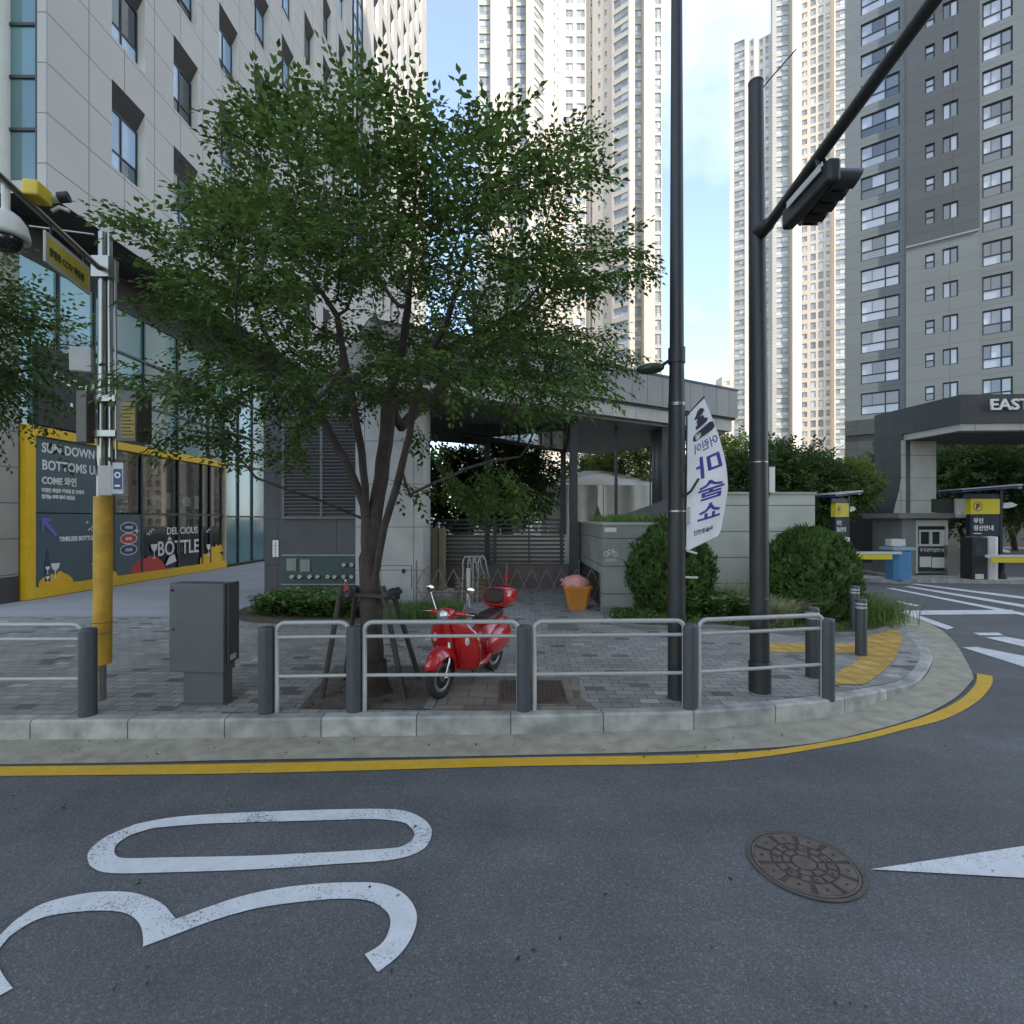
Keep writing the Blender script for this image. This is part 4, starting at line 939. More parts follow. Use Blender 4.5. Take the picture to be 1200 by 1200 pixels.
def solve(P, d, px):                     # point on the line P + t d seen at photo column px
    k = (px-600)/600; t = (k*P[1]-P[0])/(d[0]-k*d[1]); return (P[0]+t*d[0], P[1]+t*d[1])
M_ffr = mat('far_window_frame', (.36,.36,.36), .5, 0)  # frame grey lightened in place of distance haze
STY = {'bal': (w_bal, M_ffr, M_glT), 'sm': (w_sm, M_wfr, M_glT), 'nar': (w_narrow, M_wfr, M_glT), 'dark': (win_simple((), (), .05, .05), M_frame, M_glT)}
def tower_facets(F, chain, z0, z1, pitch, facets, zoff=0.):
    """chain of (P, Q, wall material, [(from, to, kind, sill, head)]) fractions along the facet"""
    for (P, Q, m_, cl) in facets:
        Ln = math.dist(P, Q); cols_ = []
        for (f0, f1, ty, s0, s1) in cl:
            zs = []; z = z0 + zoff
            while z + s1 < z1 - .3: 
                if z+s0 > z0+.1: zs.append((z+s0, z+s1))
                z += pitch
            cols_.append((f0*Ln, f1*Ln, zs, ty))
        F.wall(P, Q, z0, z1, cols_, [m_, m_], depth=.22)
def roof_and_back(owner, front, depthv, z1, m_):
    pts = [Vector((*p,0)) for p in front]; b0 = pts[0] + Vector((*depthv,0)); b1 = pts[-1] + Vector((*depthv,0)); mb = MB()
    pl = [(p.x,p.y,z1) for p in pts] + [(b1.x,b1.y,z1),(b0.x,b0.y,z1)]; mb.poly(pl)
    for a, b in ((pts[-1], b1), (b1, b0), (b0, pts[0])): mb.quad((a.x,a.y,0),(b.x,b.y,0),(b.x,b.y,z1),(a.x,a.y,z1))
    mb.build('rear_wall', m_, owner)
H1 = 150
t1_ = thing('apartment_tower', 'cream and white apartment tower with a deep central notch, behind the street tree', 'building', (15, 112, 0))
F = Facade(t1_)
a0 = (PX(560,104),104); a1 = solve(a0, (1,.02), 575); a2 = (a1[0], a1[1]-.9); a3 = solve(a2,(1,.0),592.5); a4 = (a3[0], a3[1]+1.1); a5 = solve(a4,(1,0),601.5); a6=(a5[0],a5[1]-.8); a6b = solve(a6,(1,0),604); a7=(a6b[0],a6b[1]+.8); a8 = solve(a7,(1,0),616.5); a9=(a8[0],a8[1]-1.2); a10 = solve(a9,(1,0),622)
b1 = solve(a10,(.61,.79),641); b1b = solve(b1,(1,-.1),647); b2 = solve(b1b,(.61,.79),659); c1 = solve(b2,(1,0),689.5)
c2 = (c1[0], c1[1]-1.5); c2 = solve(c1,(.3,-.9),692); d0 = solve(c2,(1,-.2),694)
d1 = solve(d0,(.77,-.63),716); d1b = (d1[0], d1[1]-.5); d2 = solve(d1b,(.77,-.63),737.5); d3 = solve(d2,(1,-.1),744); d3b=(d3[0],d3[1]+1.4); d4 = solve(d3b,(1,-.05),752.5); d4b=(d4[0],d4[1]-1.6); d5 = solve(d4b,(1,0),767.5); d5b=(d5[0],d5[1]+1.2); d6 = solve(d5b,(1,0),776)
B = (.08,.92,'bal',.25,2.35)
tower_facets(F, None, 0, H1, 2.9, [
 (a0,a1,M_grw,[(.1,.92,'bal',.3,2.3)]), (a1,a2,M_crm,[]), (a2,a3,M_crm,[]), (a3,a4,M_crm,[]), (a4,a5,M_crm,[(.15,.9,'sm',.6,2.2)]), (a5,a6,M_crm,[]), (a6,a6b,M_crm,[]), (a6b,a7,M_crm,[]), (a7,a8,M_grw,[(.08,.95,'bal',.2,2.4)]), (a8,a9,M_crm,[]), (a9,a10,M_crm,[]),
 (a10,b1,M_crm,[(.2,.8,'bal',.3,2.3)]), (b1,b1b,M_crm,[]), (b1b,b2,M_crm,[(.15,.3,'sm',.9,2.1),(.5,.62,'sm',.9,2.1)]), (b2,c1,M_crm,[(.12,.4,'sm',.7,2.3),(.54,.86,'sm',.7,2.3)]), (c1,c2,M_crm,[]), (c2,d0,M_grd,[(.1,.9,'dark',.2,2.4)]),
 (d0,d1,M_crm,[(.3,.44,'sm',.9,2.1),(.66,.78,'sm',.9,2.1)]), (d1,d1b,M_crm,[]), (d1b,d2,M_crm,[(.12,.92,'bal',.25,2.2)]), (d2,d3,M_crm,[]), (d3,d3b,M_crm,[]), (d3b,d4,M_grw,[(.1,.92,'bal',.2,2.4)]), (d4,d4b,M_crm,[]), (d4b,d5,M_crm,[]), (d5,d5b,M_crm,[]), (d5b,d6,M_grw,[(.15,.85,'bal',.2,2.4)])])
F.finish(STY); roof_and_back(t1_, [a0,d6], (0,22), H1, M_crm)
mb = MB(); mb.poly([(p[0],p[1],H1) for p in (a0,a10,b2,c1,d0,d2,d6)]); mb.build('roof', M_crm, t1_)

t2_ = thing('apartment_tower', 'slim striped apartment tower with lit cream piers, right of the traffic signal mast', 'building', (70, 130, 0))
F = Facade(t2_)
# stepped top wing at the left, taller slab to the right
w0 = (PX(855,150),150); e0 = solve(w0,(.8,.1),860); e1 = solve(e0,(.8,-.45),873); e2 = solve(e1,(.8,.3),878); e3 = solve(e2,(.8,-.5),884); e4 = solve(e3,(.9,.3),889); e5 = solve(e4,(.8,-.6),903)
HW = 2.3 + (608-42)/600*148
tower_facets(F, None, 0, HW, 2.9, [(w0,e0,M_grw,[]), (e0,e1,M_grw,[(.05,.95,'bal',.3,2.4)]), (e1,e2,M_grw,[]), (e2,e3,M_grw,[(.2,.8,'sm',.6,2.2)]), (e3,e4,M_grw,[]), (e4,e5,M_grw,[(.1,.35,'nar',.4,2.3),(.55,.85,'nar',.4,2.3)])])
mb = MB(); mb.poly([(p[0],p[1],HW) for p in (w0,e0,e1,e2,e3,e4,e5,(e5[0]+10,e5[1]+16),(w0[0]+10,w0[1]+16))]); mb.quad((w0[0],w0[1],0),(w0[0]+10,w0[1]+16,0),(w0[0]+10,w0[1]+16,HW),(w0[0],w0[1],HW)); mb.build('rear_wall', M_grw, t2_)
g0 = solve(e5,(.3,-1),905); g0b = solve(g0,(.95,-.1),910); g0c=(g0b[0],g0b[1]+1.5); g1 = solve(g0c,(.95,-.2),926); g1b=(g1[0],g1[1]-1.6); g2a = solve(g1b,(.95,.15),928.5); g2 = solve(g2a,(.7,.72),939.5); g2b=(g2[0]+.0,g2[1]+1.2); g3 = solve(g2b,(.88,-.47),974); g3b=(g3[0],g3[1]-1.6); g4 = solve(g3b,(.7,.72),979); g4b=(g4[0],g4[1]+1); g5 = solve(g4b,(.9,-.3),992); g6 = solve(g5,(.9,-.3),1010)
H2 = 175
tower_facets(F, None, 0, H2, 2.9, [(e5,g0,M_grw,[]), (g0,g0b,M_grl,[]), (g0b,g0c,M_grw,[]), (g0c,g1,M_grw,[(.1,.9,'bal',.3,2.3)]), (g1,g1b,M_crm,[]), (g1b,g2a,M_grl,[]), (g2a,g2,M_crm,[]), (g2,g2b,M_crm,[]),
  (g2b,g3,M_crm,[(.03,.25,'sm',.7,2.3),(.36,.52,'dark',.4,2.4),(.6,.76,'dark',.4,2.4),(.84,.97,'nar',.5,2.3)]), (g3,g3b,M_crm,[]), (g3b,g4,M_crm,[]), (g4,g4b,M_crm,[]), (g4b,g5,M_grw,[(.12,.95,'bal',.3,2.4)]), (g5,g6,M_grw,[])])
F.finish(STY); roof_and_back(t2_, [g0,g6], (12,20), H2, M_grw)

# ---- dark grey block on the right, 47 m away
M_grb = joints('near_grey_render', (.215,.255,.285), (.17,.18,.18), 3, 1.45, .025, 0, .03, .75, .06, .1, .2)
t3_ = thing('apartment_block', 'near grey apartment block with a darker centre panel and wide balcony windows', 'building', (40, 44, 0))
F = Facade(t3_); dR = (.8,-.6); Q0 = (34,47.5); H3 = 98
q = lambda px: solve(Q0, dR, px)
def rq(P, px): return solve(P, dR, px)
A = q(990.5); Bp = q(1061.5); pr_ = (-.42,-.56)                # centre panel stands proud
Cc = (Bp[0]+pr_[0]*.6, Bp[1]+pr_[1]*.6); D = rq(Cc, 1148); E = (D[0]-pr_[0]*1.0, D[1]-pr_[1]*1.0); Fq = rq(E, 1300)
LA = math.dist(A,Bp); f = lambda P,Q,px: math.dist(P, solve(P,dR,px))/math.dist(P,Q)
z0b = 11.6; pitch = 2.9
def zrow(py, P): return PZ(py, P[1])
tower_facets(F, None, z0b, H3, pitch, [(A,Bp,M_grb,[(f(A,Bp,1008.5),f(A,Bp,1054.5),'balc',.35,2.4)])], zoff=.1)
tower_facets(F, None, z0b-3, zrow(302,Cc)+.9, pitch, [(Cc,D,M_grb,[(f(Cc,D,1084),f(Cc,D,1095.5),'sm3',1.0,2.25),(f(Cc,D,1104.5),f(Cc,D,1123),'sm2',1.0,2.4)])], zoff=3.1)
tower_facets(F, None, zrow(302,Cc)+.9, H3, pitch, [(Cc,D,M_grd,[(f(Cc,D,1084),f(Cc,D,1095.5),'sm3',.25,1.5),(f(Cc,D,1104.5),f(Cc,D,1123),'sm2',.25,1.65)])], zoff=1.3)
tower_facets(F, None, z0b-3, H3, pitch, [(E,Fq,M_grb,[(f(E,Fq,1151),f(E,Fq,1187),'balc',.35,2.4),(f(E,Fq,1215),f(E,Fq,1255),'balc',.35,2.4)])], zoff=3.1)
tower_facets(F, None, z0b-3, H3, pitch, [(Bp,Cc,M_grb,[]),(D,E,M_grd,[])])
F.finish({'balc': (w_balc, M_frame, M_glD), 'sm2': (win_simple((.5,),(),.10,.08), M_frame, M_glD), 'sm3': (win_simple((),(.5,),.10,.08), M_frame, M_glD)})
roof_and_back(t3_, [A,Fq], (9,12), H3, M_grb)
mb = MB()
for (P, Q, o_) in ((A, (Bp[0],Bp[1]), .25),): 
    P_ = (P[0]-.42*o_, P[1]-.56*o_); Q_ = (Q[0]-.42*o_, Q[1]-.56*o_); mb.prism([P_, Q_, (Q[0]+3,Q[1]+4), (P[0]+3,P[1]+4)], 0, z0b-1.4); mb.prism([(P_[0]-.1,P_[1]-.14),(Q_[0]-.1,Q_[1]-.14),(Q[0]+3,Q[1]+4),(P[0]+3,P[1]+4)], z0b-1.4, z0b-.003)
mb.build('plinth', joints('block_base_stone', (.08,.088,.093), (.04,.04,.04), 1.5, 1.1, .015, 0, .1, .6, .1, 1, .2), t3_)
mb = MB(); mb.prism([(Cc[0],Cc[1]), (Fq[0],Fq[1]), (Fq[0]+3,Fq[1]+4), (Cc[0]+3,Cc[1]+4)], 0, z0b-3.02); mb.build('lower_wall', M_grd, t3_)
mb = MB(); 
for (P, px0, px1, py) in ((Cc,1062,1148,302),):
    a = Cc; b = D; mb.prism([(a[0]-.05,a[1]-.07),(b[0]-.05,b[1]-.07),b,a], zrow(302,Cc)+.8, zrow(302,Cc)+.95)
mb.build('string_course', M_grl, t3_)
# a small white block far away, left of the slim tower
t4_ = thing('distant_building', 'small white building in the far distance between canopy and tower', 'building', (PX(848,260), 260, 0))
F = Facade(t4_); P = (PX(838,262),262); Q = (PX(856,258),258)
F.wall((PX(846,260),260), (PX(858,259),259), 0, PZ(441,260), [(1,4,[(60,62),(65,67),(70,72)],'sm')], [M_crm,M_crm]); F.wall((PX(838,265),265), (PX(846,260),260), 0, PZ(448,260), [], [M_crm,M_crm]); F.finish(STY)
roof_and_back(t4_, [(PX(846,260),260), (PX(858,259),259)], (0,8), PZ(441,260), M_crm)
# slabs added unseen behind the camera to keep the sun off this corner
def back_block(x0, x1, y, h, label):
    b_ = thing('shade_slab', label, 'building', ((x0+x1)/2, y, 0)); F = Facade(b_); Ln = x1-x0; cl = []; u = 2.0; k = 0
    zs = [(3.5+2.9*i, 5.4+2.9*i) for i in range(int((h-6)/2.9))]
    while u < Ln-4: cl.append((u, u+(3.2 if k % 3 else 1.4), zs, 'bal')); u += 6.2; k += 1
    F.wall((x1,y), (x0,y), 0, h, cl, [M_crm, M_crm]); F.finish(STY, 0)
    mb = MB(); mb.quad((x0,y-14,0),(x1,y-14,0),(x1,y-14,h),(x0,y-14,h)); mb.quad((x1,y,0),(x1,y-14,0),(x1,y-14,h),(x1,y,h)); mb.quad((x0,y-14,0),(x0,y,0),(x0,y,h),(x0,y-14,h)); mb.quad((x0,y-14,h),(x1,y-14,h),(x1,y,h),(x0,y,h)); mb.build('rear_wall', M_crm, b_)
back_block(4, 46, -34, 96, 'tall cream apartment slab added out of view behind the viewer to shade the street')
back_block(46.5, 100, -30, 104, 'tall cream apartment slab added out of view, right of the first, to block the sun')
mb = MB(); mb.quad((-220,-60,-.01),(220,-60,-.01),(220,-26,-.01),(-220,-26,-.01)); struct(mb.build('far_pavement', M_plaza))
# ------------------------------------------------------------------ street furniture
M_post = mat('charcoal_post', (.06,.066,.078), .5, .08, 8)
M_rail = mat('pale_grey_rail', (.40,.41,.41), .45, .06, 6, metal=.2)
def arcpts(c, r, a0, a1, n, ax1, ax2):
    return [Vector(c) + ax1*(r*math.cos(a0+(a1-a0)*i/n)) + ax2*(r*math.sin(a0+(a1-a0)*i/n)) for i in range(n+1)]
def barrier(label, posts, links, name='pedestrian_barrier'):
    t = thing(name, label, 'barrier', (posts[0][0], posts[0][1], .2))
    for (x, y) in posts:
        z = hz(x); mb = MB(); mb.lathe([(.083,z-.03),(.083,z+.90),(.080,z+.925),(.0,z+.94)], (x,y,0), 16); mb.build('post', M_post, t)
    for (i, j, top) in links:
        if isinstance(i, int): a = Vector((*posts[i], hz(posts[i][0])))
        else: a = Vector((*i, .2))
        if isinstance(j, int): b = Vector((*posts[j], hz(posts[j][0])))
        else: b = Vector((*j, .2))
        d = (b-a); d.z = 0; d.normalize(); up = Vector((0,0,1)); zb = .2
        p0 = a + d*.115; p1 = b + d*.0 - d*.06
        if not isinstance(i, int): p0 = a
        p0.z = p1.z = 0; zt = top; r = .09
        # hoop: upright, rounded corner, top rail, rounded corner down on to the next post
        path = [p0+up*zb, p0+up*(zt-r)] + arcpts(p0+d*r+up*(zt-r), r, math.pi, math.pi/2, 5, d, up) + arcpts(p1-d*r+up*(zt-r), r, math.pi/2, 0, 5, d, up) + [p1+up*(zt-r-.03), p1+up*zb]
        mb = MB(); mb.tube(path, .026, 8); mb.build('hoop', M_rail, t)
        for z in (zt-.155, zt-.58):
            mb = MB(); mb.tube([p0+up*z, p1+up*z], .021, 8); mb.build('rail', M_rail, t)
    return t
pp = [G(312,835,.2), G(415,833,.2), G(614,832,.2), G(808,829.5,.2), G(969,817,.2)]
pp = [(p.x,p.y) for p in pp]
barrier('long railing of four hoop panels between five charcoal posts along the kerb', pp, [(0,1,1.17),(1,2,1.17),(2,3,1.17),(3,4,1.17)])
p = G(103,838,.2)
barrier('short railing at the left edge of the view ending in one charcoal post', [(p.x,p.y),(-8.6,5.42),(-6.75,5.45)], [((-6.6,5.45),0,1.17),((-8.5,5.42),(-6.85,5.45),1.17)])

# grey controller cabinet on a short leg
cb = thing('controller_cabinet', 'dark grey metal controller cabinet on a short square leg by the kerb', 'cabinet', (-3.5, 5.95, .2))
M_cab = mat('cabinet_grey', (.095,.098,.105), .5, .06, 5, .1, 60)
Y0 = 5.75; xl, xr = PX(198,Y0), PX(262,Y0)
mb = MB(); mb.wprism([(xl,.58),(xr,.56),(xr,1.565),(xl,1.575)], Y0, Y0+.25); mb.build('body', M_cab, cb, bevel=.012)
mb = MB(); mb.b2(xr+.002, xr+.03, Y0+.05, Y0+.28, .66, 1.57); mb.build('side_sheet', mat('cabinet_side', (.055,.057,.063), .55, .06, 5), cb, bevel=.01)  # thin darker sheet over the right side of the body
mb = MB(); mb.b2(xl+.14, xr-.02, Y0+.03, Y0+.22, .19, .58); mb.build('leg', M_cab, cb, bevel=.008)
mb = MB(); mb.b2(xl+.10, xr+.02, Y0+.0, Y0+.26, .19, .215); mb.build('base_plate', M_cab, cb)
mb = MB(); mb.lathe([(.012,0),(.012,.02),(.0,.022)], (xl+.04,Y0-.001,1.5), 10, M=Matrix.Rotation(R(90),4,'X')); mb.build('lock', M_black, cb)
mb = MB(); mb.lathe([(.01,0),(.01,.015),(.0,.017)], (xl+.05,Y0-.001,1.06), 10, M=Matrix.Rotation(R(90),4,'X')); mb.build('lock', M_black, cb)
mb = MB(); mb.b2(xr+.031, xr+.034, Y0+.08, Y0+.2, .69, .75); mb.build('label_plate', mat('grey_label', (.4,.4,.4), .6), cb)

# CCTV pole
M_st = mat('stainless_tube', (.30,.31,.31), .3, .05, 5, metal=.95)
M_ylw = mat('yellow_sleeve', (.52,.30,.02), .6, .15, 5, .1, 40, col2=(.3,.18,.03), c2amt=.5, c2scale=6)
pb = G(118,820,.2); ct = thing('cctv_pole', 'stainless steel camera pole with a yellow sleeve at its foot and an arm overhead', 'pole', tuple(pb))
def pxat(x0, z): return x0 + (z-.2)*.006
mb = MB(); mb.tube([(pb.x,pb.y,.19),(pb.x+.03,pb.y,5.62)], [.055,.048], 14); mb.build('pole', M_st, ct)
mb = MB(); mb.tube([(pb.x+.115,pb.y,2.9),(pb.x+.105,pb.y,5.6)], .026, 10); mb.build('pole', M_st, ct, label='slimmer second tube')
mb = MB(); mb.tube([(pb.x+.165,pb.y+.02,3.0),(pb.x+.155,pb.y+.02,5.3)], .014, 8); mb.build('conduit', M_st, ct)
mb = MB(); mb.tube([(pb.x+.02,pb.y-.0,.62),(pb.x+.03,pb.y,2.56)], .092, 18); mb.build('sleeve', M_ylw, ct)
mb = MB()
for z in (.98, 1.1): mb.tube([(pb.x+.02,pb.y,z),(pb.x+.02,pb.y,z+.006)], .095, 18)
mb.build('strap', M_black, ct)
mb = MB(); mb.tube([(pb.x-.065,pb.y-.05,.2),(pb.x-.06,pb.y-.05,.63)], .03, 8); mb.build('cable_duct', M_black, ct)
M_bx = mat('brown_metal_box', (.11,.10,.09), .5, .1, 5)
for z0, z1 in ((3.24,3.31),(3.64,3.71)):
    mb = MB(); mb.b2(pb.x-.11, pb.x+.26, pb.y-.12, pb.y+.12, z0, z1); mb.build('clamp', M_st, ct)
mb = MB(); mb.b2(pb.x+.27, pb.x+.50, pb.y-.12, pb.y+.14, 3.18, 3.76); bx = mb.build('control_box', M_bx, ct, bevel=.01)
mb = MB(); mb.b2(pb.x+.33, pb.x+.49, pb.y-.127, pb.y-.121, 3.22, 3.62); mb.build('label_plate', mat('dull_yellow_label', (.28,.22,.03), .6), bx)
mb = MB()
for i in range(9): mb.b2(pb.x+.34, pb.x+.48-.02*(i%3), pb.y-.130, pb.y-.128, 3.25+.04*i, 3.262+.04*i)
mb.build('lettering', M_black, bx)
mb = MB(); mb.b2(pb.x-.12, pb.x-.0, pb.y-.2, pb.y-.08, 3.16, 3.74); mb.build('junction_box', M_bx, ct, bevel=.01)
mb = MB(); mb.b2(pb.x+.12, pb.x+.29, pb.y-.2, pb.y+.05, 2.56, 2.9); bx = mb.build('meter_box', mat('pale_plastic_box', (.42,.42,.42), .5), ct, bevel=.012)
mb = MB(); mb.b2(pb.x+.30, pb.x+.42, pb.y-.21, pb.y-.17, 2.58, 2.93); mb.b2(pb.x+.29,pb.x+.30,pb.y-.2,pb.y-.17,2.6,2.8); bx = mb.build('notice_plate', mat('pale_notice', (.45,.47,.5), .5), ct)
mb = MB(); mb.b2(pb.x+.312, pb.x+.408, pb.y-.213, pb.y-.211, 2.63, 2.86); 
mb.build('notice_field', M_navy, bx)
mb = MB(); cx, cz = pb.x+.36, 2.79
for i in range(20):
    a, b = 2*math.pi*i/20, 2*math.pi*(i+1)/20; mb.quad(*[(cx+q_*math.cos(u), pb.y-.215, cz+q_*math.sin(u)) for q_, u in ((.035,a),(.035,b),(.02,b),(.02,a))])
mb.quad((cx-.03,pb.y-.215,2.66),(cx+.03,pb.y-.215,2.66),(cx+.03,pb.y-.215,2.68),(cx-.03,pb.y-.215,2.68)); mb.build('emblem', M_w, bx)
mb = MB(); mb.tube([(pb.x+.12,pb.y-.05,3.0),(pb.x+.2,pb.y-.08,2.95),(pb.x+.22,pb.y-.08,2.88)], .018, 6); mb.tube([(pb.x+.02,pb.y-.1,3.0),(pb.x+.06,pb.y-.12,2.8),(pb.x+.15,pb.y-.1,2.9)], .012, 6); mb.build('cable', M_black, ct)
# overhead arm towards the road
A0 = Vector((pb.x+.02, pb.y, 5.18)); A1 = Vector((-4.33, 4.25, 5.22)); ad_ = (A1-A0).normalized()
mb = MB(); mb.tube([A0, A1+ad_*1.0], .03, 10); arm = mb.build('arm', M_st, ct)
mb = MB(); mb.b2(pb.x-.05, pb.x+.15, pb.y-.08, pb.y+.08, 5.08, 5.32); mb.build('clamp', M_st, ct)
mb = MB(); mb.tube([A0+Vector((-.1,0,.42)), A0+Vector((-.75,-.1,.46))], .012, 6); mb.build('lightning_rod', M_st, ct)
mb = MB(); 
mb.box((pb.x-.18, pb.y-.05, 4.13), (.21,.08,.28), rz=R(20)); mb.build('antenna_panel', mat('pale_plastic_box', (.42,.42,.42), .5), ct, bevel=.01)
# yellow notice under the arm
s0 = A0 + ad_*.28; s1 = A0 + ad_*1.05; zt = 5.06; zb = 4.80
nrm = Vector((ad_.y, -ad_.x, 0)).normalized()
if nrm.x < 0: nrm = -nrm
ns = thing('cctv_notice', 'yellow rectangular CCTV notice hanging under the camera arm', 'sign', tuple((s0+s1)/2 - Vector((0,0,.15))))
def vplate(mb, a, b, z0, z1, off_, th):
    p = [a + nrm*off_, b + nrm*off_, b + nrm*(off_-th), a + nrm*(off_-th)]; mb.prism([(v.x,v.y) for v in p], z0, z1)
mb = MB(); vplate(mb, s0, s1, zb-.02, zt+.02, .01, .02); mb.build('plate', mat('pale_sign_border', (.5,.5,.47), .5), ns)
mb = MB(); vplate(mb, s0+ad_*.035, s1-ad_*.035, zb+.02, zt-.02, .013, .002); mb.build('field', mat('bright_yellow', (.62,.48,.03), .5), ns)
ang_ = math.atan2(-ad_.y, -ad_.x)
text('방범용 CCTV 작동중', 'lettering', .088, M_black, ns, tuple(s1-ad_*.05+nrm*.016 + Vector((0,0,zb+.075-s1.z))), (R(90),0,ang_), .001, bold=.003, sx=.78)
mb = MB()
for s_ in (s0+ad_*.1, s1-ad_*.1): mb.tube([s_+Vector((0,0,zt-s_.z)), s_], .012, 6)
mb.build('bracket', M_black, ns)
# cameras at the end of the arm
c1_ = A0 + ad_*1.24 - Vector((0,0,.05))
cm = thing('bullet_camera', 'white bullet camera in a yellow cover on top of the arm', 'camera', tuple(c1_+Vector((0,0,.03))))
mb = MB(); mb.box(tuple(c1_+Vector((.06,.0,.16))), (.13,.2,.14), rz=R(10)); mb.build('cover', mat('bright_yellow', (.62,.48,.03), .5), cm, bevel=.015)
mb = MB(); mb.tube([c1_+Vector((.0,.1,.16)), c1_+Vector((.2,.13,.2))], .04, 12); mb.build('body', mat('camera_white', (.6,.6,.57), .4), cm)
mb = MB(); mb.tube([c1_+Vector((.15,.12,.19)), c1_+Vector((.23,.14,.21))], .048, 12); mb.build('lens_hood', M_black, cm)
mb = MB(); mb.tube([c1_+Vector((.1,.1,.05)), c1_+Vector((.16,.12,.1)), c1_+Vector((.24,.13,.07))], .018, 6); mb.build('mount', mat('camera_white', (.6,.6,.57), .4), cm)
c2_ = Vector((-4.42, 4.47, 4.88))
cm = thing('dome_camera', 'white dome camera with a black lens housing hanging from the arm', 'camera', tuple(c2_))
mb = MB(); mb.lathe([(.06,.10),(.10,.07),(.145,.0),(.165,-.09),(.165,-.13),(.15,-.13)], tuple(c2_), 24); mb.tube([c2_+Vector((0,0,.08)), c2_+Vector((0,0,.32))], .03, 10); mb.build('housing', mat('camera_white', (.6,.6,.57), .4), cm)
mb = MB(); mb.ellip(tuple(c2_+Vector((0,0,-.13))), (.125,.125,.13), 20, 10); db = mb.build('dome', mat('gloss_black', (.015,.015,.018), .1, 0, coat=.5), cm)
mb = MB(); mb.ellip(tuple(c2_+Vector((.0,-.1,-.17))), (.03,.02,.03), 10, 6); mb.ellip(tuple(c2_+Vector((.06,-.09,-.16))), (.02,.02,.02), 10, 6); mb.build('lens', M_st, db)

# black street pole with lamp head and banner
M_pole = mat('black_pole', (.028,.030,.031), .45, .12, 5, .1, 30)
q_ = G(793,818,.2); sp_ = thing('street_pole', 'tall black street pole carrying a small oval lamp and the white banner', 'pole', tuple(q_))
mb = MB(); mb.tube([(q_.x,q_.y,.19),(q_.x+.0,q_.y,3.6),(q_.x+.0,q_.y,4.2),(q_.x-.0,q_.y,9.6)], [.104,.094,.082,.058], 16); mb.build('pole', M_pole, sp_)
mb = MB(); 
for z in (3.62, 3.64): mb.tube([(q_.x,q_.y,z),(q_.x,q_.y,z+.012)], .1, 16)
mb.tube([(q_.x,q_.y,2.38),(q_.x,q_.y,2.40)], .104, 16); mb.build('strap', M_st, sp_)
mb = MB(); mb.tube([(q_.x,q_.y,4.12),(q_.x,q_.y,4.3)], .098, 16); mb.tube([(q_.x-.08,q_.y,4.16),(q_.x-.17,q_.y,4.1)], .02, 8); br_ = mb.build('bracket', M_pole, sp_)
mb = MB(); mb.ellip((q_.x-.31,q_.y,4.06), (.17,.09,.065), 16, 8, M=Matrix.Rotation(R(-6),4,'Y')); mb.build('lamp_head', mat('dark_green_lamp', (.03,.05,.03), .35, .1), sp_)
mb = MB(); mb.b2(q_.x+.095, q_.x+.14, q_.y-.05, q_.y+.0, 2.24, 2.44); mb.build('buckle_box', mat('pale_plastic_box', (.42,.42,.42), .5), sp_)
for z, ln_ in ((1.93,.1),(1.62,.12)):
    mb = MB(); mb.tube([(q_.x+.09,q_.y-.02,z+.04),(q_.x+.10,q_.y-.08,z),(q_.x+.1+ln_,q_.y-.1,z-.03)] if z > 1.8 else [(q_.x+.08,q_.y-.04,z),(q_.x+.1+ln_,q_.y-.08,z)], .014, 6); mb.build('cable_tie', mat('pale_tie', (.5,.5,.42), .6), sp_)
# banner: cloth sheet, back face towards us, writing mirrored as seen through it
bn = thing('banner', 'white feather banner with mirrored blue Korean lettering on the black pole', 'banner', (q_.x+.1, q_.y-.02, 2.0))
BYY = q_.y-.03
E = [(470,848-17),(500,836),(540,843),(575,848),(600,844),(622,841),(632,835)]
Lp = [(486,806),(500,807),(540,806),(600,804),(641,804)]
def interp(T, y):
    if y <= T[0][0]: return T[0][1]
    for (a, xa), (b, xb) in zip(T, T[1:]):
        if a <= y <= b: return xa + (xb-xa)*(y-a)/(b-a)
    return T[-1][1]
E = [(466,826),(480,830),(510,838),(545,845),(572,848),(600,846),(622,843),(630,838),(637,820)]
nu, nv = 12, 44; vs = []
def ban(u, v):                                # u across, v down (0..1) -> point on the cloth
    yl = 486 + (640-486)*v; yr = 466 + (628-466)*v
    xl_, xr_ = 806 - 2*v, interp(E, yr); x = xl_ + (xr_-xl_)*u; y = yl + (yr-yl)*u
    if v > .9: y += 6*(1-u)*(v-.9)/.1
    dy = .03*math.sin(u*5+v*7)*u + .12*u*math.sin(v*2.6) + .008*math.sin(u*9-v*11)
    return Vector((PX(x,BYY), BYY - dy, PZ(y,BYY)))
for j in range(nv+1):
    for i in range(nu+1): vs.append(ban(i/nu, j/nv))
mb = MB(); mb.add(vs, [(j*(nu+1)+i, j*(nu+1)+i+1, (j+1)*(nu+1)+i+1, (j+1)*(nu+1)+i) for j in range(nv) for i in range(nu)], 0, True)
cl_ = mb.build('cloth', mat('banner_cloth', (.80,.81,.88), .8, .03, 3, trans=.25), bn)
M_bl = mat('banner_blue', (.05,.05,.30), .7, 0); M_ink = mat('banner_ink', (.03,.03,.06), .7, 0)
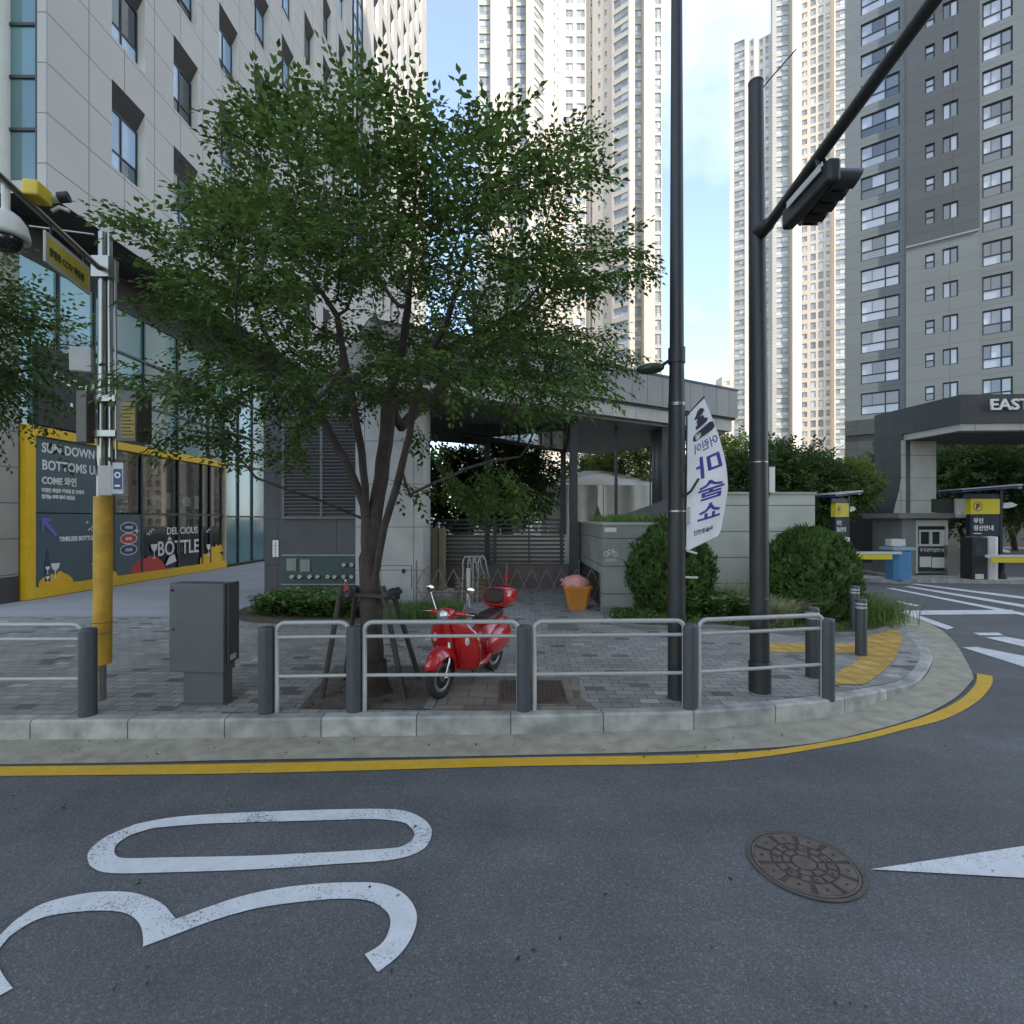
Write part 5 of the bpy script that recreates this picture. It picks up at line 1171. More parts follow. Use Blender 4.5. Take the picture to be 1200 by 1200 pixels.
def ban_text(s_, u0, u1, v0, v1, m_, bold=.0, tilt=0.):
    cu = bpy.data.curves.new('t', 'FONT'); cu.body = s_; cu.size = 1; cu.offset = bold; cu.resolution_u = 2
    t = bpy.data.objects.new('tmp', cu); C.objects.link(t); me = bpy.data.meshes.new_from_object(t); bpy.data.objects.remove(t)
    bm = bmesh.new(); bm.from_mesh(me); bmesh.ops.triangulate(bm, faces=bm.faces); bmesh.ops.subdivide_edges(bm, edges=[e for e in bm.edges if e.calc_length() > .15], cuts=2, use_grid_fill=False)
    bmesh.ops.triangulate(bm, faces=bm.faces)
    xs = [v.co.x for v in bm.verts]; ys = [v.co.y for v in bm.verts]; xa, xb, ya, yb = min(xs), max(xs), min(ys), max(ys)
    for v in bm.verts:
        fx = 1-(v.co.x-xa)/(xb-xa); fy = 1-(v.co.y-ya)/(yb-ya)
        p = ban(u0+(u1-u0)*fx, v0+(v1-v0)*fy + tilt*fx); v.co = p + Vector((0,-.006,0)) - bn.location
    bm.to_mesh(me); bm.free(); me.materials.clear(); me.materials.append(m_)
    o = bpy.data.objects.new('lettering', me); C.objects.link(o); o.parent = bn
ban_text('어린이', .24, .95, .26, .335, M_bl, .015)
ban_text('마', .26, .90, .37, .53, M_bl, .02)
ban_text('술', .28, .90, .56, .695, M_bl, .02)
ban_text('쇼', .28, .88, .725, .84, M_bl, .02)
ban_text('마술공연단', .2, .72, .90, .93, M_ink, .03)
def ban_poly(pts, m_, name, lift=.005):
    mb = MB(); mb.poly([ban(u,v)+Vector((0,-lift,0)) for u,v in pts]); mb.build(name, m_, bn)
ban_poly([(.2,.20),(.28,.185),(.9,.165),(.98,.175),(.98,.215),(.9,.225),(.28,.24),(.2,.23)], M_ink, 'cartouche')
ban_text('로데오 공연', .28, .92, .19, .222, M_w, .02)
for sgm in ([(.34,.135),(.80,.12),(.88,.135),(.82,.15),(.36,.163),(.30,.15)], [(.38,.10),(.72,.088),(.78,.125),(.40,.14)], [(.28,.075),(.42,.055),(.50,.04),(.66,.035),(.80,.05),(.84,.07),(.70,.085),(.52,.083),(.36,.09)], [(.42,.085),(.60,.08),(.62,.10),(.44,.105)]):
    ban_poly(sgm, M_ink, 'hat_print', .005)
mb = MB(); mb.tube([ban(0,0)+Vector((-.03,0,0)), ban(0,0), ban(1,0)+Vector((0,0,.015))], .012, 6); mb.tube([ban(0,0)+Vector((-.01,0,0)), ban(0,1)+Vector((-.01,0,0))], .009, 6); mb.build('batten', M_pole, bn)
mb = MB(); mb.tube([(q_.x+.06,q_.y-.06,2.55),(q_.x+.12,q_.y-.14,2.62),(q_.x+.20,q_.y-.16,2.76)], .014, 6); mb.build('holder', M_pole, bn)

# traffic signal mast
q2 = G(888.5,810,.2); q2.z = hz(q2.x)
ms = thing('signal_mast', 'dark grey traffic signal mast with a long arm reaching over the road', 'pole', tuple(q2))
mb = MB(); mb.tube([(q2.x+.02,q2.y,q2.z-.02),(q2.x+.0,q2.y,4),(q2.x-.03,q2.y,7.6)], [.112,.105,.085], 18); mb.build('pole', M_pole, ms)
mb = MB(); mb.tube([(q2.x+.02,q2.y,q2.z-.01),(q2.x+.02,q2.y,q2.z+.34)], .128, 18); mb.tube([(q2.x+.02,q2.y,q2.z+.34),(q2.x+.02,q2.y,q2.z+.37)], [.135,.12], 18); mb.build('base_sleeve', M_pole, ms)
mb = MB(); mb.lathe([(.09,0),(.088,.02),(0,.05)], (q2.x-.03,q2.y,7.6), 16); mb.build('cap', M_pole, ms)
mb = MB(); mb.tube([(q2.x-.01,q2.y-.0,5.78),(q2.x+.0,q2.y-.25,5.74)], [.09,.075], 12); mb.build('arm_socket', M_pole, ms)
m0 = Vector((q2.x+.0, q2.y-.1, 5.72)); m1 = Vector((2.83, 3.2, 5.80)); m2 = Vector((2.7, 1.2, 5.86)); 
mb = MB(); mb.tube([m0, m1, m2, Vector((2.5,-.8,5.9))], [.06,.052,.045,.04], 12); mb.build('arm', M_pole, ms)
mb = MB(); mb.tube([(q2.x+.02,q2.y-.0,7.5),(q2.x+.12,q2.y-.04,7.62),(q2.x+.3,q2.y-.3,7.75)], .008, 5); mb.build('wire', M_black, ms)
mb = MB()
for z in (2.98,): mb.tube([(q2.x,q2.y,z),(q2.x,q2.y,z+.012)], .112, 16)
mb.build('strap', M_st, ms)
mb = MB(); mb.b2(q2.x+.12, q2.x+.19, q2.y-.03, q2.y+.05, 2.62, 2.93); mb.build('push_button_box', M_w, ms)
mb = MB(); mb.b2(q2.x+.08, q2.x+.20, q2.y-.03, q2.y+.07, 2.93, 2.955); mb.tube([(q2.x+.13,q2.y,2.62),(q2.x+.09,q2.y,2.5)], .02, 6); mb.build('box_hood', M_pole, ms)
mb = MB(); mb.b2(q2.x+.02, q2.x+.08, q2.y-.12, q2.y-.105, 1.33, 1.36); mb.build('bolt', M_st, ms)
# signal head: horizontal housing of four lamps, hoods pointing right
sg0 = Vector((3.04, 5.55, 5.56)); sg1 = Vector((2.92, 4.72, 5.50)); sdv = (sg1-sg0); 
th_ = thing('traffic_signal', 'black four-lamp traffic signal hanging from the mast arm, hoods turned away to the right', 'traffic light', tuple((sg0+sg1)/2))
mb = MB(); cmid = (sg0+sg1)/2; mb.box(tuple(cmid), (.12, sdv.length, .22)); mb.build('housing', mat('signal_black', (.022,.023,.026), .45, .05), th_, bevel=.03)
for i in range(4):
    c = sg0 + sdv*((i+.5)/4) + Vector((.066,0,-.02)); mb = MB(); n_ = 20; rr = .1; Lh = .28
    rg = []
    for x_, r1_ in ((0,rr),(Lh,rr*.98)):
        ring = []
        for k in range(n_+1):
            a = R(-75) + R(330)*k/n_; xx = x_ if x_ == 0 else Lh*(.84+.16*math.sin(a))
            ring.append(c + Vector((xx, r1_*math.cos(a), r1_*math.sin(a))))
        rg.append(ring)
    vs = rg[0]+rg[1]; inn = [c + (v-c - Vector(((v-c).x,0,0)))*.95 + Vector(((v-c).x,0,0)) for v in vs]
    m_ = n_+1
    mb.add(vs, [(k,k+1,m_+k+1,m_+k) for k in range(n_)], 0, True); mb.add(inn, [(k,m_+k,m_+k+1,k+1) for k in range(n_)], 0, True)
    h_ = mb.build('hood', mat('signal_hood', (.06,.062,.07) if i%2 else (.022,.023,.026), .4, .05), th_)
    mb = MB(); mb.lathe([(.0,.02),(.07,.015),(.105,0)], tuple(c), 18, M=Matrix.Rotation(R(90),4,'Y')); mb.build('lens', mat('dark_lens_%s' % ('red','amber','green','green')[i], ((.12,.01,.01),(.12,.07,.01),(.01,.08,.03),(.01,.08,.03))[i], .2), th_)
for t_ in (.12, .82):
    c = sg0 + sdv*t_; mb = MB(); mb.tube([c+Vector((-.02,0,.12)), c+Vector((-.05,0,.24)), Vector((2.96-.03*t_,c.y,5.72))], .02, 6); mb.tube([c+Vector((.05,0,.15)), c+Vector((.0,0,.26))], .016, 6); mb.build('bracket', M_pole, th_)
mb = MB(); c = cmid; mb.b2(c.x-.085, c.x-.072, sg1.y+.1, sg0.y-.15, c.z+.04, c.z+.11); mb.build('back_plate', mat('pale_back_plate', (.6,.6,.6), .5), th_)

# bollards at the dropped kerb
M_bol = mat('bollard_charcoal', (.055,.06,.068), .4, .08, 6); M_band = mat('silver_reflective_band', (.45,.47,.48), .35, 0, metal=.3)
def bollard_at(px, py, label, first=None, lean=0.):
    p = GH(px, py)
    if first is None:
        t = thing('bollard', label, 'bollard', tuple(p), group='charcoal bollards at the corner'); mb = MB()
        mb.lathe([(.085,-.05),(.085,.90),(.08,.925),(.0,.94)], n=18); mb.build('body', M_bol, t, local=True)
        for z in (.78,.84):
            mb = MB(); mb.lathe([(.0865,z),(.0865,z+.035)], n=18); mb.build('reflective_band', M_band, t, local=True)
        return t
    t = copy_tree(first); t.location = p; t['label'] = label; return t
b0 = bollard_at(1009, 768, 'charcoal bollard nearest the curved kerb, on the yellow tactile paving')
bollard_at(952, 793, 'charcoal bollard directly behind the last railing post', b0)
bollard_at(1001.5, 741, 'charcoal bollard farthest back, partly hidden behind another bollard beside the wild grass', b0)

# iron covers
M_iron = mat('rusty_iron', (.11,.075,.06), .7, .25, 8, .4, 60, col2=(.06,.05,.048), c2amt=.7, c2scale=5)
iv = thing('iron_cover', 'square rusty cast iron cover in the pavement behind the railing', 'drain cover', (.25, 6.18, .2))
mb = MB(); x0, x1, y0, y1 = -.15, .64, 5.80, 6.6; mb.b2(x0,x1,y0,y1,.19,.212); mb.build('frame', M_iron, iv)
mb = MB()
for i in range(15):
    for j in range(15):
        xx = x0+.05+.0475*i; yy_ = y0+.06+.047*j; mb.b2(xx,xx+.03,yy_,yy_+.03,.2125,.219)
mb.b2(x0,x1,y0,y0+.03,.2125,.222); mb.b2(x0,x1,y1-.03,y1,.2125,.222); mb.b2(x0,x0+.03,y0+.031,y1-.031,.2125,.222); mb.b2(x1-.03,x1,y0+.031,y1-.031,.2125,.222); mb.b2((x0+x1)/2-.01,(x0+x1)/2+.01,y0+.031,y1-.031,.2125,.2215); mb.build('grid', M_iron, iv)
ic = thing('drain_cover', 'small grey steel cover flush with the paving near the orange bin', 'drain cover', (2, 9, .2))
mb = MB(); p0, p1 = G(641,729,.2), G(676,738,.2); mb.b2(p0.x, p1.x+.05, p1.y, p0.y, .19, .21); mb.build('plate', mat('dull_steel_plate', (.14,.145,.15), .6, .15, 5), ic)
# manhole: rim, plate, raised pads, holes
mh = thing('manhole_cover', 'round brown cast iron manhole cover in the asphalt', 'manhole cover', (1.945, 3.41, 0))
M_mh = mat('manhole_iron', (.085,.07,.06), .6, .2, 10, .3, 60); M_mh2 = mat('manhole_pad', (.115,.09,.075), .65, .2, 12, .3, 60)
mb = MB(); 
def ring_flat(mb, r0, r1, z, n=48, a0=0, a1=2*math.pi, c=(1.945,3.41)):
    k = max(2, int(n*(a1-a0)/(2*math.pi)))
    for i in range(k):
        a, b = a0+(a1-a0)*i/k, a0+(a1-a0)*(i+1)/k
        mb.quad((c[0]+r0*math.cos(a),c[1]+r0*math.sin(a),z),(c[0]+r1*math.cos(a),c[1]+r1*math.sin(a),z),(c[0]+r1*math.cos(b),c[1]+r1*math.sin(b),z),(c[0]+r0*math.cos(b),c[1]+r0*math.sin(b),z))
def pad(mb, r0, r1, z, a0, a1, h=.006):
    ring_flat(mb, r0, r1, z+h, a0=a0, a1=a1); k = max(2, int(48*(a1-a0)/(2*math.pi)))
    for i in range(k):
        a, b = a0+(a1-a0)*i/k, a0+(a1-a0)*(i+1)/k
        for r_ in (r0, r1): mb.quad((1.945+r_*math.cos(a),3.41+r_*math.sin(a),z),(1.945+r_*math.cos(b),3.41+r_*math.sin(b),z),(1.945+r_*math.cos(b),3.41+r_*math.sin(b),z+h),(1.945+r_*math.cos(a),3.41+r_*math.sin(a),z+h))
    for a in (a0,a1): mb.quad((1.945+r0*math.cos(a),3.41+r0*math.sin(a),z),(1.945+r1*math.cos(a),3.41+r1*math.sin(a),z),(1.945+r1*math.cos(a),3.41+r1*math.sin(a),z+h),(1.945+r0*math.cos(a),3.41+r0*math.sin(a),z+h))
ring_flat(mb, .325, .35, .010); mb.build('rim', M_mh, mh)
mb = MB(); ring_flat(mb, 0.0001, .318, .006); mb.build('plate', mat('manhole_recess', (.055,.046,.04), .7, .2, 10), mh)
mb = MB()
pad(mb, .001, .07, .006, 0, 2*math.pi)
for i in range(8): pad(mb, .085, .125, .006, R(45*i+5), R(45*i+38))
for i in range(14): pad(mb, .14, .19, .006, R(360/14*i+4), R(360/14*i+21))
for i in range(10): pad(mb, .205, .30, .006, R(36*i+4), R(36*i+32))
pad(mb, .303, .317, .006, 0, 2*math.pi)
mb.build('pad', M_mh2, mh)
mb = MB()
for i in range(10): a = R(36*i+18); mb.lathe([(.011,.0135),(.0,.0137)], (1.945+.255*math.cos(a), 3.41+.255*math.sin(a), 0), 8)
for i in range(7): a = R(360/7*i+9); mb.lathe([(.009,.0135),(.0,.0137)], (1.945+.165*math.cos(a), 3.41+.165*math.sin(a), 0), 8)
mb.build_split('hole', M_black, mh)

# red hydrant in the bed
M_hyd = mat('hydrant_red', (.32,.03,.03), .45, .15, 8)
hq = G(405,716,.25); hy = thing('hydrant', 'slim red fire hydrant standing in the planting bed', 'hydrant', tuple(hq))
mb = MB(); mb.lathe([(.10,-.02),(.10,.05),(.075,.06),(.075,.42),(.095,.44),(.095,.47),(.07,.5),(.04,.6),(.015,.66)], tuple(hq), 16); mb.build('body', M_hyd, hy)
for s_ in (-1,1): mb = MB(); mb.tube([hq+Vector((s_*.05,0,.44)), hq+Vector((s_*.17,0,.44))], .035, 10); mb.build('outlet_cap', mat('pale_cap', (.55,.56,.55), .5), hy)
mb = MB()
for z in (.12,.22,.32): mb.lathe([(.077,z),(.077,z+.04)], tuple(hq), 16)
mb.build('stripe', mat('pale_stripe', (.45,.35,.3), .6), hy)
mb = MB(); mb.lathe([(.02,.66),(.02,.70),(0,.7)], tuple(hq), 8); mb.build('top_nut', M_w, hy)

# cream utility cabinet
uq = thing('utility_cabinet', 'tall cream metal utility cabinet with a yellow sticker beside the slatted fence', 'cabinet', (-1.9, 14, .2))
UY = 14.2; mb = MB(); mb.b2(PX(496.5,UY), PX(520,UY), UY, UY+.5, .3, PZ(619,UY)); mb.build('body', mat('cream_metal', (.28,.26,.18), .55, .1, 4), uq, bevel=.01)
mb = MB(); mb.b2(PX(513,UY-.01), PX(514,UY-.01), UY-.012, UY-.002, .45, PZ(620,UY)); mb.build('door_gap', M_black, uq)
mb = MB(); mb.b2(PX(498,UY), PX(506,UY), UY-.008, UY-.003, PZ(628,UY), PZ(622,UY)); mb.build('sticker', mat('bright_yellow', (.62,.48,.03), .5), uq)
mb = MB(); mb.tube([(PX(513,UY),UY+.2,PZ(619,UY)),(PX(513,UY),UY+.2,PZ(613,UY))], .03, 8); mb.lathe([(.07,0),(.02,.05),(0,.05)], (PX(513,UY),UY+.2,PZ(614,UY)), 10); mb.build('vent_cap', M_w, uq)
mb = MB(); mb.b2(PX(494,UY), PX(530,UY), UY-.3, UY+.6, .19, .30); mb.build('base_slab', mat('pale_concrete', (.5,.5,.48), .8), uq)

# expanding trellis barrier
tr_ = thing('trellis_barrier', 'expanding lattice barrier of thin brown slats across the courtyard entrance', 'barrier', (0, 12.6, .2))
M_lat = mat('lattice_grey', (.20,.18,.17), .6, .15, 6, metal=.2)
def lattice(xa, xb, Y, z0, z1, n):
    mb = MB(); w_ = (xb-xa)/n; zm = (z0+z1)/2
    for i in range(n):
        for (a, b) in (((xa+w_*i, z0+.0),(xa+w_*(i+1), z1)),((xa+w_*i, z1),(xa+w_*(i+1), z0))):
            mb.tube([(a[0],Y,a[1]),(b[0],Y+.02,b[1])], .012, 4, smooth=False)
    for i in range(n):
        xm = xa+w_*(i+.5)
    return mb
Ya = 12.2
for (x0p, x1p, n_) in ((488,592,6),(597,702,6)):
    # two offset rows of crosses make diamonds
    xa, xb = PX(x0p,Ya), PX(x1p,Ya); w_ = (xb-xa)/n_; mb = MB()
    for i in range(-1, 2*n_):
        x_s = xa + w_*i/2*1.0
        for s_ in (1,-1):
            x0_, x1_ = (x_s, x_s+w_) if s_ > 0 else (x_s+w_, x_s)
            za, zb_ = .35, 1.1
            # clip to the ends
            def cl(x): return min(max(x, xa), xb)
            t0 = (cl(x0_)-x0_)/(x1_-x0_); t1 = (cl(x1_)-x0_)/(x1_-x0_)
            if abs(t1-t0) < .05: continue
            if i % 2: mb.tube([(x0_+(x1_-x0_)*t0,Ya+.01*s_,za+(zb_-za)*t0),(x0_+(x1_-x0_)*t1,Ya+.01*s_,za+(zb_-za)*t1)], .011, 4, smooth=False)
    mb.build('lattice', M_lat, tr_)
for px, top in ((488,657),(594,659),(703,664)):
    mb = MB(); mb.tube([(PX(px,Ya),Ya,.2),(PX(px,Ya),Ya,PZ(top,Ya))], .022, 8); mb.build('post', M_lat, tr_)
mb = MB(); mb.tube([(PX(488,Ya),Ya-.03,.56),(PX(592,Ya),Ya-.03,.56)], .014, 6); mb.build('chain_rail', M_lat, tr_)
mb = MB(); mb.tube([(PX(594,Ya),Ya-.02,PZ(680,Ya)),(PX(594,Ya),Ya-.02,PZ(671,Ya))], .05, 10); mb.build('red_band', mat('red_tape', (.5,.04,.02), .5), tr_)

# curved metal rack with a wooden crate behind the scooter
kr = thing('wooden_crate', 'low wooden crate behind the lattice barrier', 'crate', (PX(552,13.0), 13.2, .2))
mb = MB()
for i in range(6): z = .25+.1*i; mb.b2(PX(534,13.1), PX(570,13.1), 13.0, 13.03, z, z+.06)
for i in range(3): x = PX(536+15*i,13.1); mb.b2(x,x+.05,13.031,13.06,.2,.84)
mb.build('slat_panel', mat('weathered_wood', (.22,.15,.08), .8, .2, 6), kr)
rk = thing('bicycle_rack', 'bent pale metal hoops of a small rack standing before the wooden crate', 'rack', (PX(555,12.7), 12.7, .2))
for k in range(4):
    x = PX(547+6*k,12.7); mb = MB(); mb.tube([(x-.12,12.7,.25),(x-.09,12.7,1.1)]+[(x-.0+.1*math.cos(a)-.0,12.7,1.15+.22*math.sin(a)) for a in [math.pi-math.pi*i/8 for i in range(9)]]+[(x+.18,12.7+.05,.8)], .018, 6); mb.build('hoop', mat('pale_steel', (.42,.44,.45), .4, .05, metal=.5), rk)
mb = MB(); mb.tube([(PX(549,11.9),11.9,.25),(PX(549,11.9),11.9,1.15)], .045, 10); mb.build('white_post', mat('white_plastic', (.55,.56,.56), .5), rk)

# orange bin with a pink sack on it
ob = thing('sand_bin', 'orange plastic grit bin with a tapered body behind the lattice', 'bin', (1.55, 11.9, .2))
M_or = mat('orange_plastic', (.55,.21,.03), .5, .08, 4)
def taper_box(mb, c, w0, d0, w1, d1, z0, z1, ch=.12):
    rr = []
    for (w_, d_, z) in ((w0,d0,z0),((w0+w1)/2,(d0+d1)/2,(z0+z1)/2),(w1,d1,z1)):
        c_ = ch*w_; rr.append([Vector((c[0]+x,c[1]+y,z)) for x, y in ((-w_/2+c_,-d_/2),(w_/2-c_,-d_/2),(w_/2,-d_/2+c_),(w_/2,d_/2-c_),(w_/2-c_,d_/2),(-w_/2+c_,d_/2),(-w_/2,d_/2-c_),(-w_/2,-d_/2+c_))])
    mb.rings(rr, smooth=False)
oc = G(678,715,.2); oc.y += .25
mb = MB(); taper_box(mb, oc, .42, .40, .62, .52, .2, .68); mb.build('body', M_or, ob, bevel=.008)
mb = MB(); taper_box(mb, oc, .66, .56, .66, .56, .68, .74); mb.build('lid_rim', M_or, ob, bevel=.01)
sk = thing('sack', 'crumpled pink plastic sack lying on the orange bin', 'sack', (oc.x, oc.y, .74))
mb = MB(); r_ = random.Random(8); rg = []
for k in range(9):
    a = math.pi*.5*k/8; rr = math.cos(a)*.33+.001; z = .74+.24*math.sin(a); rg.append([Vector((oc.x-.04+rr*math.cos(u)*(1+.12*math.sin(3*u+k)), oc.y+rr*.8*math.sin(u)*(1+.1*math.sin(4*u)), z+.012*math.sin(6*u+k*2))) for u in [2*math.pi*j/18 for j in range(18)]])
mb.rings(rg); mb.tube([(oc.x-.3,oc.y-.1,.80),(oc.x-.38,oc.y-.12,.90),(oc.x-.42,oc.y-.14,.86)], [.05,.03,.01], 7); mb.build('cloth', mat('pink_plastic', (.62,.28,.24), .5, .1, 8, .4, 14), sk)

# ------------------------------------------------------------------ red scooter (x forward, z up, origin on the ground midway)
M_srd = mat('scooter_red', (.50,.012,.016), .22, .02, 2, coat=1.0, spec=.6)
M_rub = mat('tyre_rubber', (.022,.022,.024), .8, .1, 10); M_chrome = mat('chrome', (.7,.7,.7), .08, 0, metal=1.)
M_seat = mat('brown_vinyl', (.055,.032,.028), .45, .06, 10)
fw = G(516,818,.2); rwp = Vector((-.27, 7.12, .2)); dsc = (fw - rwp); rzs = math.atan2(dsc.y, dsc.x); mid = (fw+rwp)/2
scr = thing('scooter', 'glossy red classic motor scooter with a red top case parked behind the railing', 'scooter', (mid.x, mid.y, .2), rzs)
WB = dsc.length/2
def S(mb, name, m_, parent=None, **k): return mb.build(name, m_, parent or scr, local=True, **k)
def ring_e(x, cz, hw, hh, n=20, e=2.4, ytilt=0, topf=1.0):
    out = []
    for j in range(n):
        a = 2*math.pi*j/n; c_, s_ = math.cos(a), math.sin(a)
        out.append(Vector((x, hw*math.copysign(abs(c_)**(2/e), c_), cz + hh*math.copysign(abs(s_)**(2/e), s_))))
    return out
def wheel(x, name):
    t = MB(); t.lathe([(.165,-.03),(.2,-.045),(.232,-.04),(.245,0),(.232,.04),(.2,.045),(.165,.03),(.165,-.03)], (x,0,.245), 28, M=Matrix.Rotation(R(90),4,'X'))
    o = S(t, name, M_rub); t = MB(); t.lathe([(.168,-.03),(.125,-.035),(.12,0),(.125,.035),(.168,.03)], (x,0,.245), 28, M=Matrix.Rotation(R(90),4,'X')); 
    for k in range(5):
        a = 2*math.pi*k/5; t.box((x+.085*math.cos(a),0,.245+.085*math.sin(a)), (.15,.03,.035), ry=-a)
    t.lathe([(.05,-.04),(.05,.04)], (x,0,.245), 14, M=Matrix.Rotation(R(90),4,'X')); o2 = t.build('rim', mat('wheel_grey', (.25,.25,.26), .4, 0, metal=.5), o, local=True); return o
wheel(WB, 'front_wheel'); wheel(-WB, 'rear_wheel')
# front fender
mb = MB(); rg = []
for k in range(13):
    a = R(22 + 165*k/12); rr = .285; x = WB + rr*math.cos(a); z = .275 + (rr+.02)*math.sin(a); hw = .115*max(.25, math.sin(R(20+140*k/12)))**.5
    c = Vector((x,0,z)); d = Vector((math.cos(a),0,math.sin(a))); rg.append([c + d*(.03*math.cos(b)) + Vector((0,hw*math.sin(b),0)) - d*(.09*abs(math.sin(b))**3) for b in [R(-100+200*j/10) for j in range(11)]])
vs = [p for r_2 in rg for p in r_2]; mb.add(vs, [(i*11+j, i*11+j+1, (i+1)*11+j+1, (i+1)*11+j) for i in range(12) for j in range(10)], 0, True)
o = S(mb, 'front_fender', M_srd); md = o.modifiers.new('s', 'SOLIDIFY'); md.thickness = .008
mb = MB(); mb.tube([(WB,.07,.245),(WB-.06,.08,.42),(WB-.14,.03,.62)], .018, 8); mb.tube([(WB,.07,.245),(WB-.12,.07,.26)], .02, 8); mb.build('fork_arm', M_chrome, scr, local=True)
mb = MB(); mb.tube([(WB+.27,0,.42),(WB+.2,0,.53),(WB+.08,0,.585)], .01, 6); mb.build('fender_crest', M_chrome, scr, local=True)
# leg shield: curved sheet
mb = MB(); nu_, nv_ = 14, 16; vs = []
def shield(u, v):                     # u -1..1 across, v 0 bottom ..1 top
    wv_ = .16 + .19*math.sin(math.pi*min(1,(v*.92+.08)))**.7 if v < .85 else (.16+.19*math.sin(math.pi*(.85*.92+.08))**.7)*(1-(v-.85)*2.6) 
    wv_ = max(wv_, .09); x = WB-.33 + .14*v - .0; xx = WB - .40 + .20*v + .09*(1-u*u) - .02; z = .26 + .66*v - .03*u*u*(v > .8)
    return Vector((xx, u*wv_, z))
for j in range(nv_+1):
    for i in range(nu_+1): vs.append(shield(-1+2*i/nu_, j/nv_))
mb.add(vs, [(j*(nu_+1)+i, j*(nu_+1)+i+1, (j+1)*(nu_+1)+i+1, (j+1)*(nu_+1)+i) for j in range(nv_) for i in range(nu_)], 0, True)
o = S(mb, 'leg_shield', M_srd); md = o.modifiers.new('s', 'SOLIDIFY'); md.thickness = .035; md.offset = 0
mb = MB()
for s_ in (-1,1): mb.tube([shield(s_, j/nv_) for j in range(nv_+1)], .012, 6)
S(mb, 'shield_trim', M_chrome)
mb = MB(); rg = [[Vector((WB-.29+.20*v+ (1 if False else 0) + dx, u, .26+.66*v)) for dx, u in ((.0,-.055),(.035,-.03),(.045,0),(.035,.03),(.0,.055))] for v in [i/8*.95+.02 for i in range(9)]]
vs = [p for r_2 in rg for p in r_2]; mb.add(vs, [(i*5+j, i*5+j+1, (i+1)*5+j+1, (i+1)*5+j) for i in range(8) for j in range(4)], 0, True); o = S(mb, 'horn_cast', M_srd)
for s_ in (-1,1):
    mb = MB(); c = shield(s_*.68, .58); mb.ellip(tuple(c+Vector((.03,0,0))), (.03,.03,.055), 12, 8); S(mb, 'indicator', mat('clear_lamp', (.6,.58,.52), .15))
# steering head, headlight, bars
mb = MB(); mb.rings([ring_e(x, cz, hw, hh) for x, cz, hw, hh in ((WB-.26,.93,.02,.02),(WB-.25,.94,.07,.06),(WB-.18,.955,.10,.085),(WB-.10,.955,.10,.088),(WB-.05,.95,.085,.08),(WB-.045,.95,.05,.05))]); S(mb, 'headset', M_srd)
mb = MB(); mb.tube([(WB-.17,0,.86),(WB-.22,0,.95)], .06, 12); mb.tube([(WB-.18,.28,.97),(WB-.17,.1,.97),(WB-.17,-.1,.97),(WB-.18,-.28,.97)], .026, 10); S(mb, 'handlebar', M_srd)
for s_ in (-1,1):
    mb = MB(); mb.tube([(WB-.18,s_*.24,.97),(WB-.22,s_*.36,.965)], .022, 10); S(mb, 'grip', M_rub)
    mb = MB(); mb.tube([(WB-.15,s_*.24,.98),(WB-.12,s_*.3,.98),(WB-.15,s_*.38,.97)], .006, 5); S(mb, 'lever', M_chrome)
    mb = MB(); mb.tube([(WB-.19,s_*.19,.98),(WB-.20,s_*.26,1.14),(WB-.2,s_*.28,1.20)], .007, 6); m_o = S(mb, 'mirror_stem', M_chrome); mb = MB(); mb.ellip((WB-.2,s_*.29,1.25), (.018,.062,.05), 14, 8); mb.build('mirror', M_chrome, m_o, local=True)
mb = MB(); mb.lathe([(.0,.03),(.05,.022),(.078,0)], (WB-.045,0,.95), 20, M=Matrix.Rotation(R(90),4,'Y')); S(mb, 'headlight', mat('headlight_glass', (.5,.5,.48), .08, 0, metal=.6))
mb = MB(); mb.lathe([(.078,0),(.088,-.01),(.088,-.03)], (WB-.045,0,.95), 20, M=Matrix.Rotation(R(90),4,'Y')); S(mb, 'headlight_rim', M_chrome)
# floor, tunnel, body with bulging cowls
mb = MB(); mb.rings([ring_e(x, cz, hw, hh, e=3) for x, cz, hw, hh in ((WB-.36,.30,.16,.05),(WB-.45,.27,.2,.05),(WB-.75,.265,.21,.05),(WB-.92,.30,.17,.06))]); S(mb, 'floorboard', M_srd)
mb = MB(); mb.rings([ring_e(x, cz, hw, hh, 24, 2.3) for x, cz, hw, hh in ((WB-.80,.44,.08,.12),(WB-.84,.48,.13,.20),(WB-.95,.50,.155,.23),(-WB+.2,.53,.16,.225),(-WB,.57,.15,.2),(-WB-.2,.60,.12,.15),(-WB-.33,.61,.07,.09),(-WB-.37,.61,.03,.04))]); S(mb, 'body', M_srd)
for s_ in (-1,1):
    mb = MB(); mb.ellip((-WB+.08, s_*.135, .47), (.36,.095,.185), 22, 14, M=Matrix.Rotation(R(8),4,'Y')); S(mb, 'side_cowl', M_srd)
mb = MB(); mb.rings([ring_e(x, cz, hw, hh, 20, 3) for x, cz, hw, hh in ((WB-.86,.74,.04,.02),(WB-.89,.755,.11,.045),(WB-1.05,.76,.14,.055),(-WB+.12,.785,.14,.05),(-WB-.05,.80,.13,.05),(-WB-.16,.80,.09,.035),(-WB-.18,.80,.04,.02))]); S(mb, 'seat', M_seat)
mb = MB(); mb.tube([(-WB-.1,.06,.78),(-WB-.32,.06,.84)], .01, 6); mb.tube([(-WB-.1,-.06,.78),(-WB-.32,-.06,.84)], .01, 6); mb.b2(-WB-.42,-WB-.1,-.11,.11,.84,.85); S(mb, 'rear_rack', M_chrome)
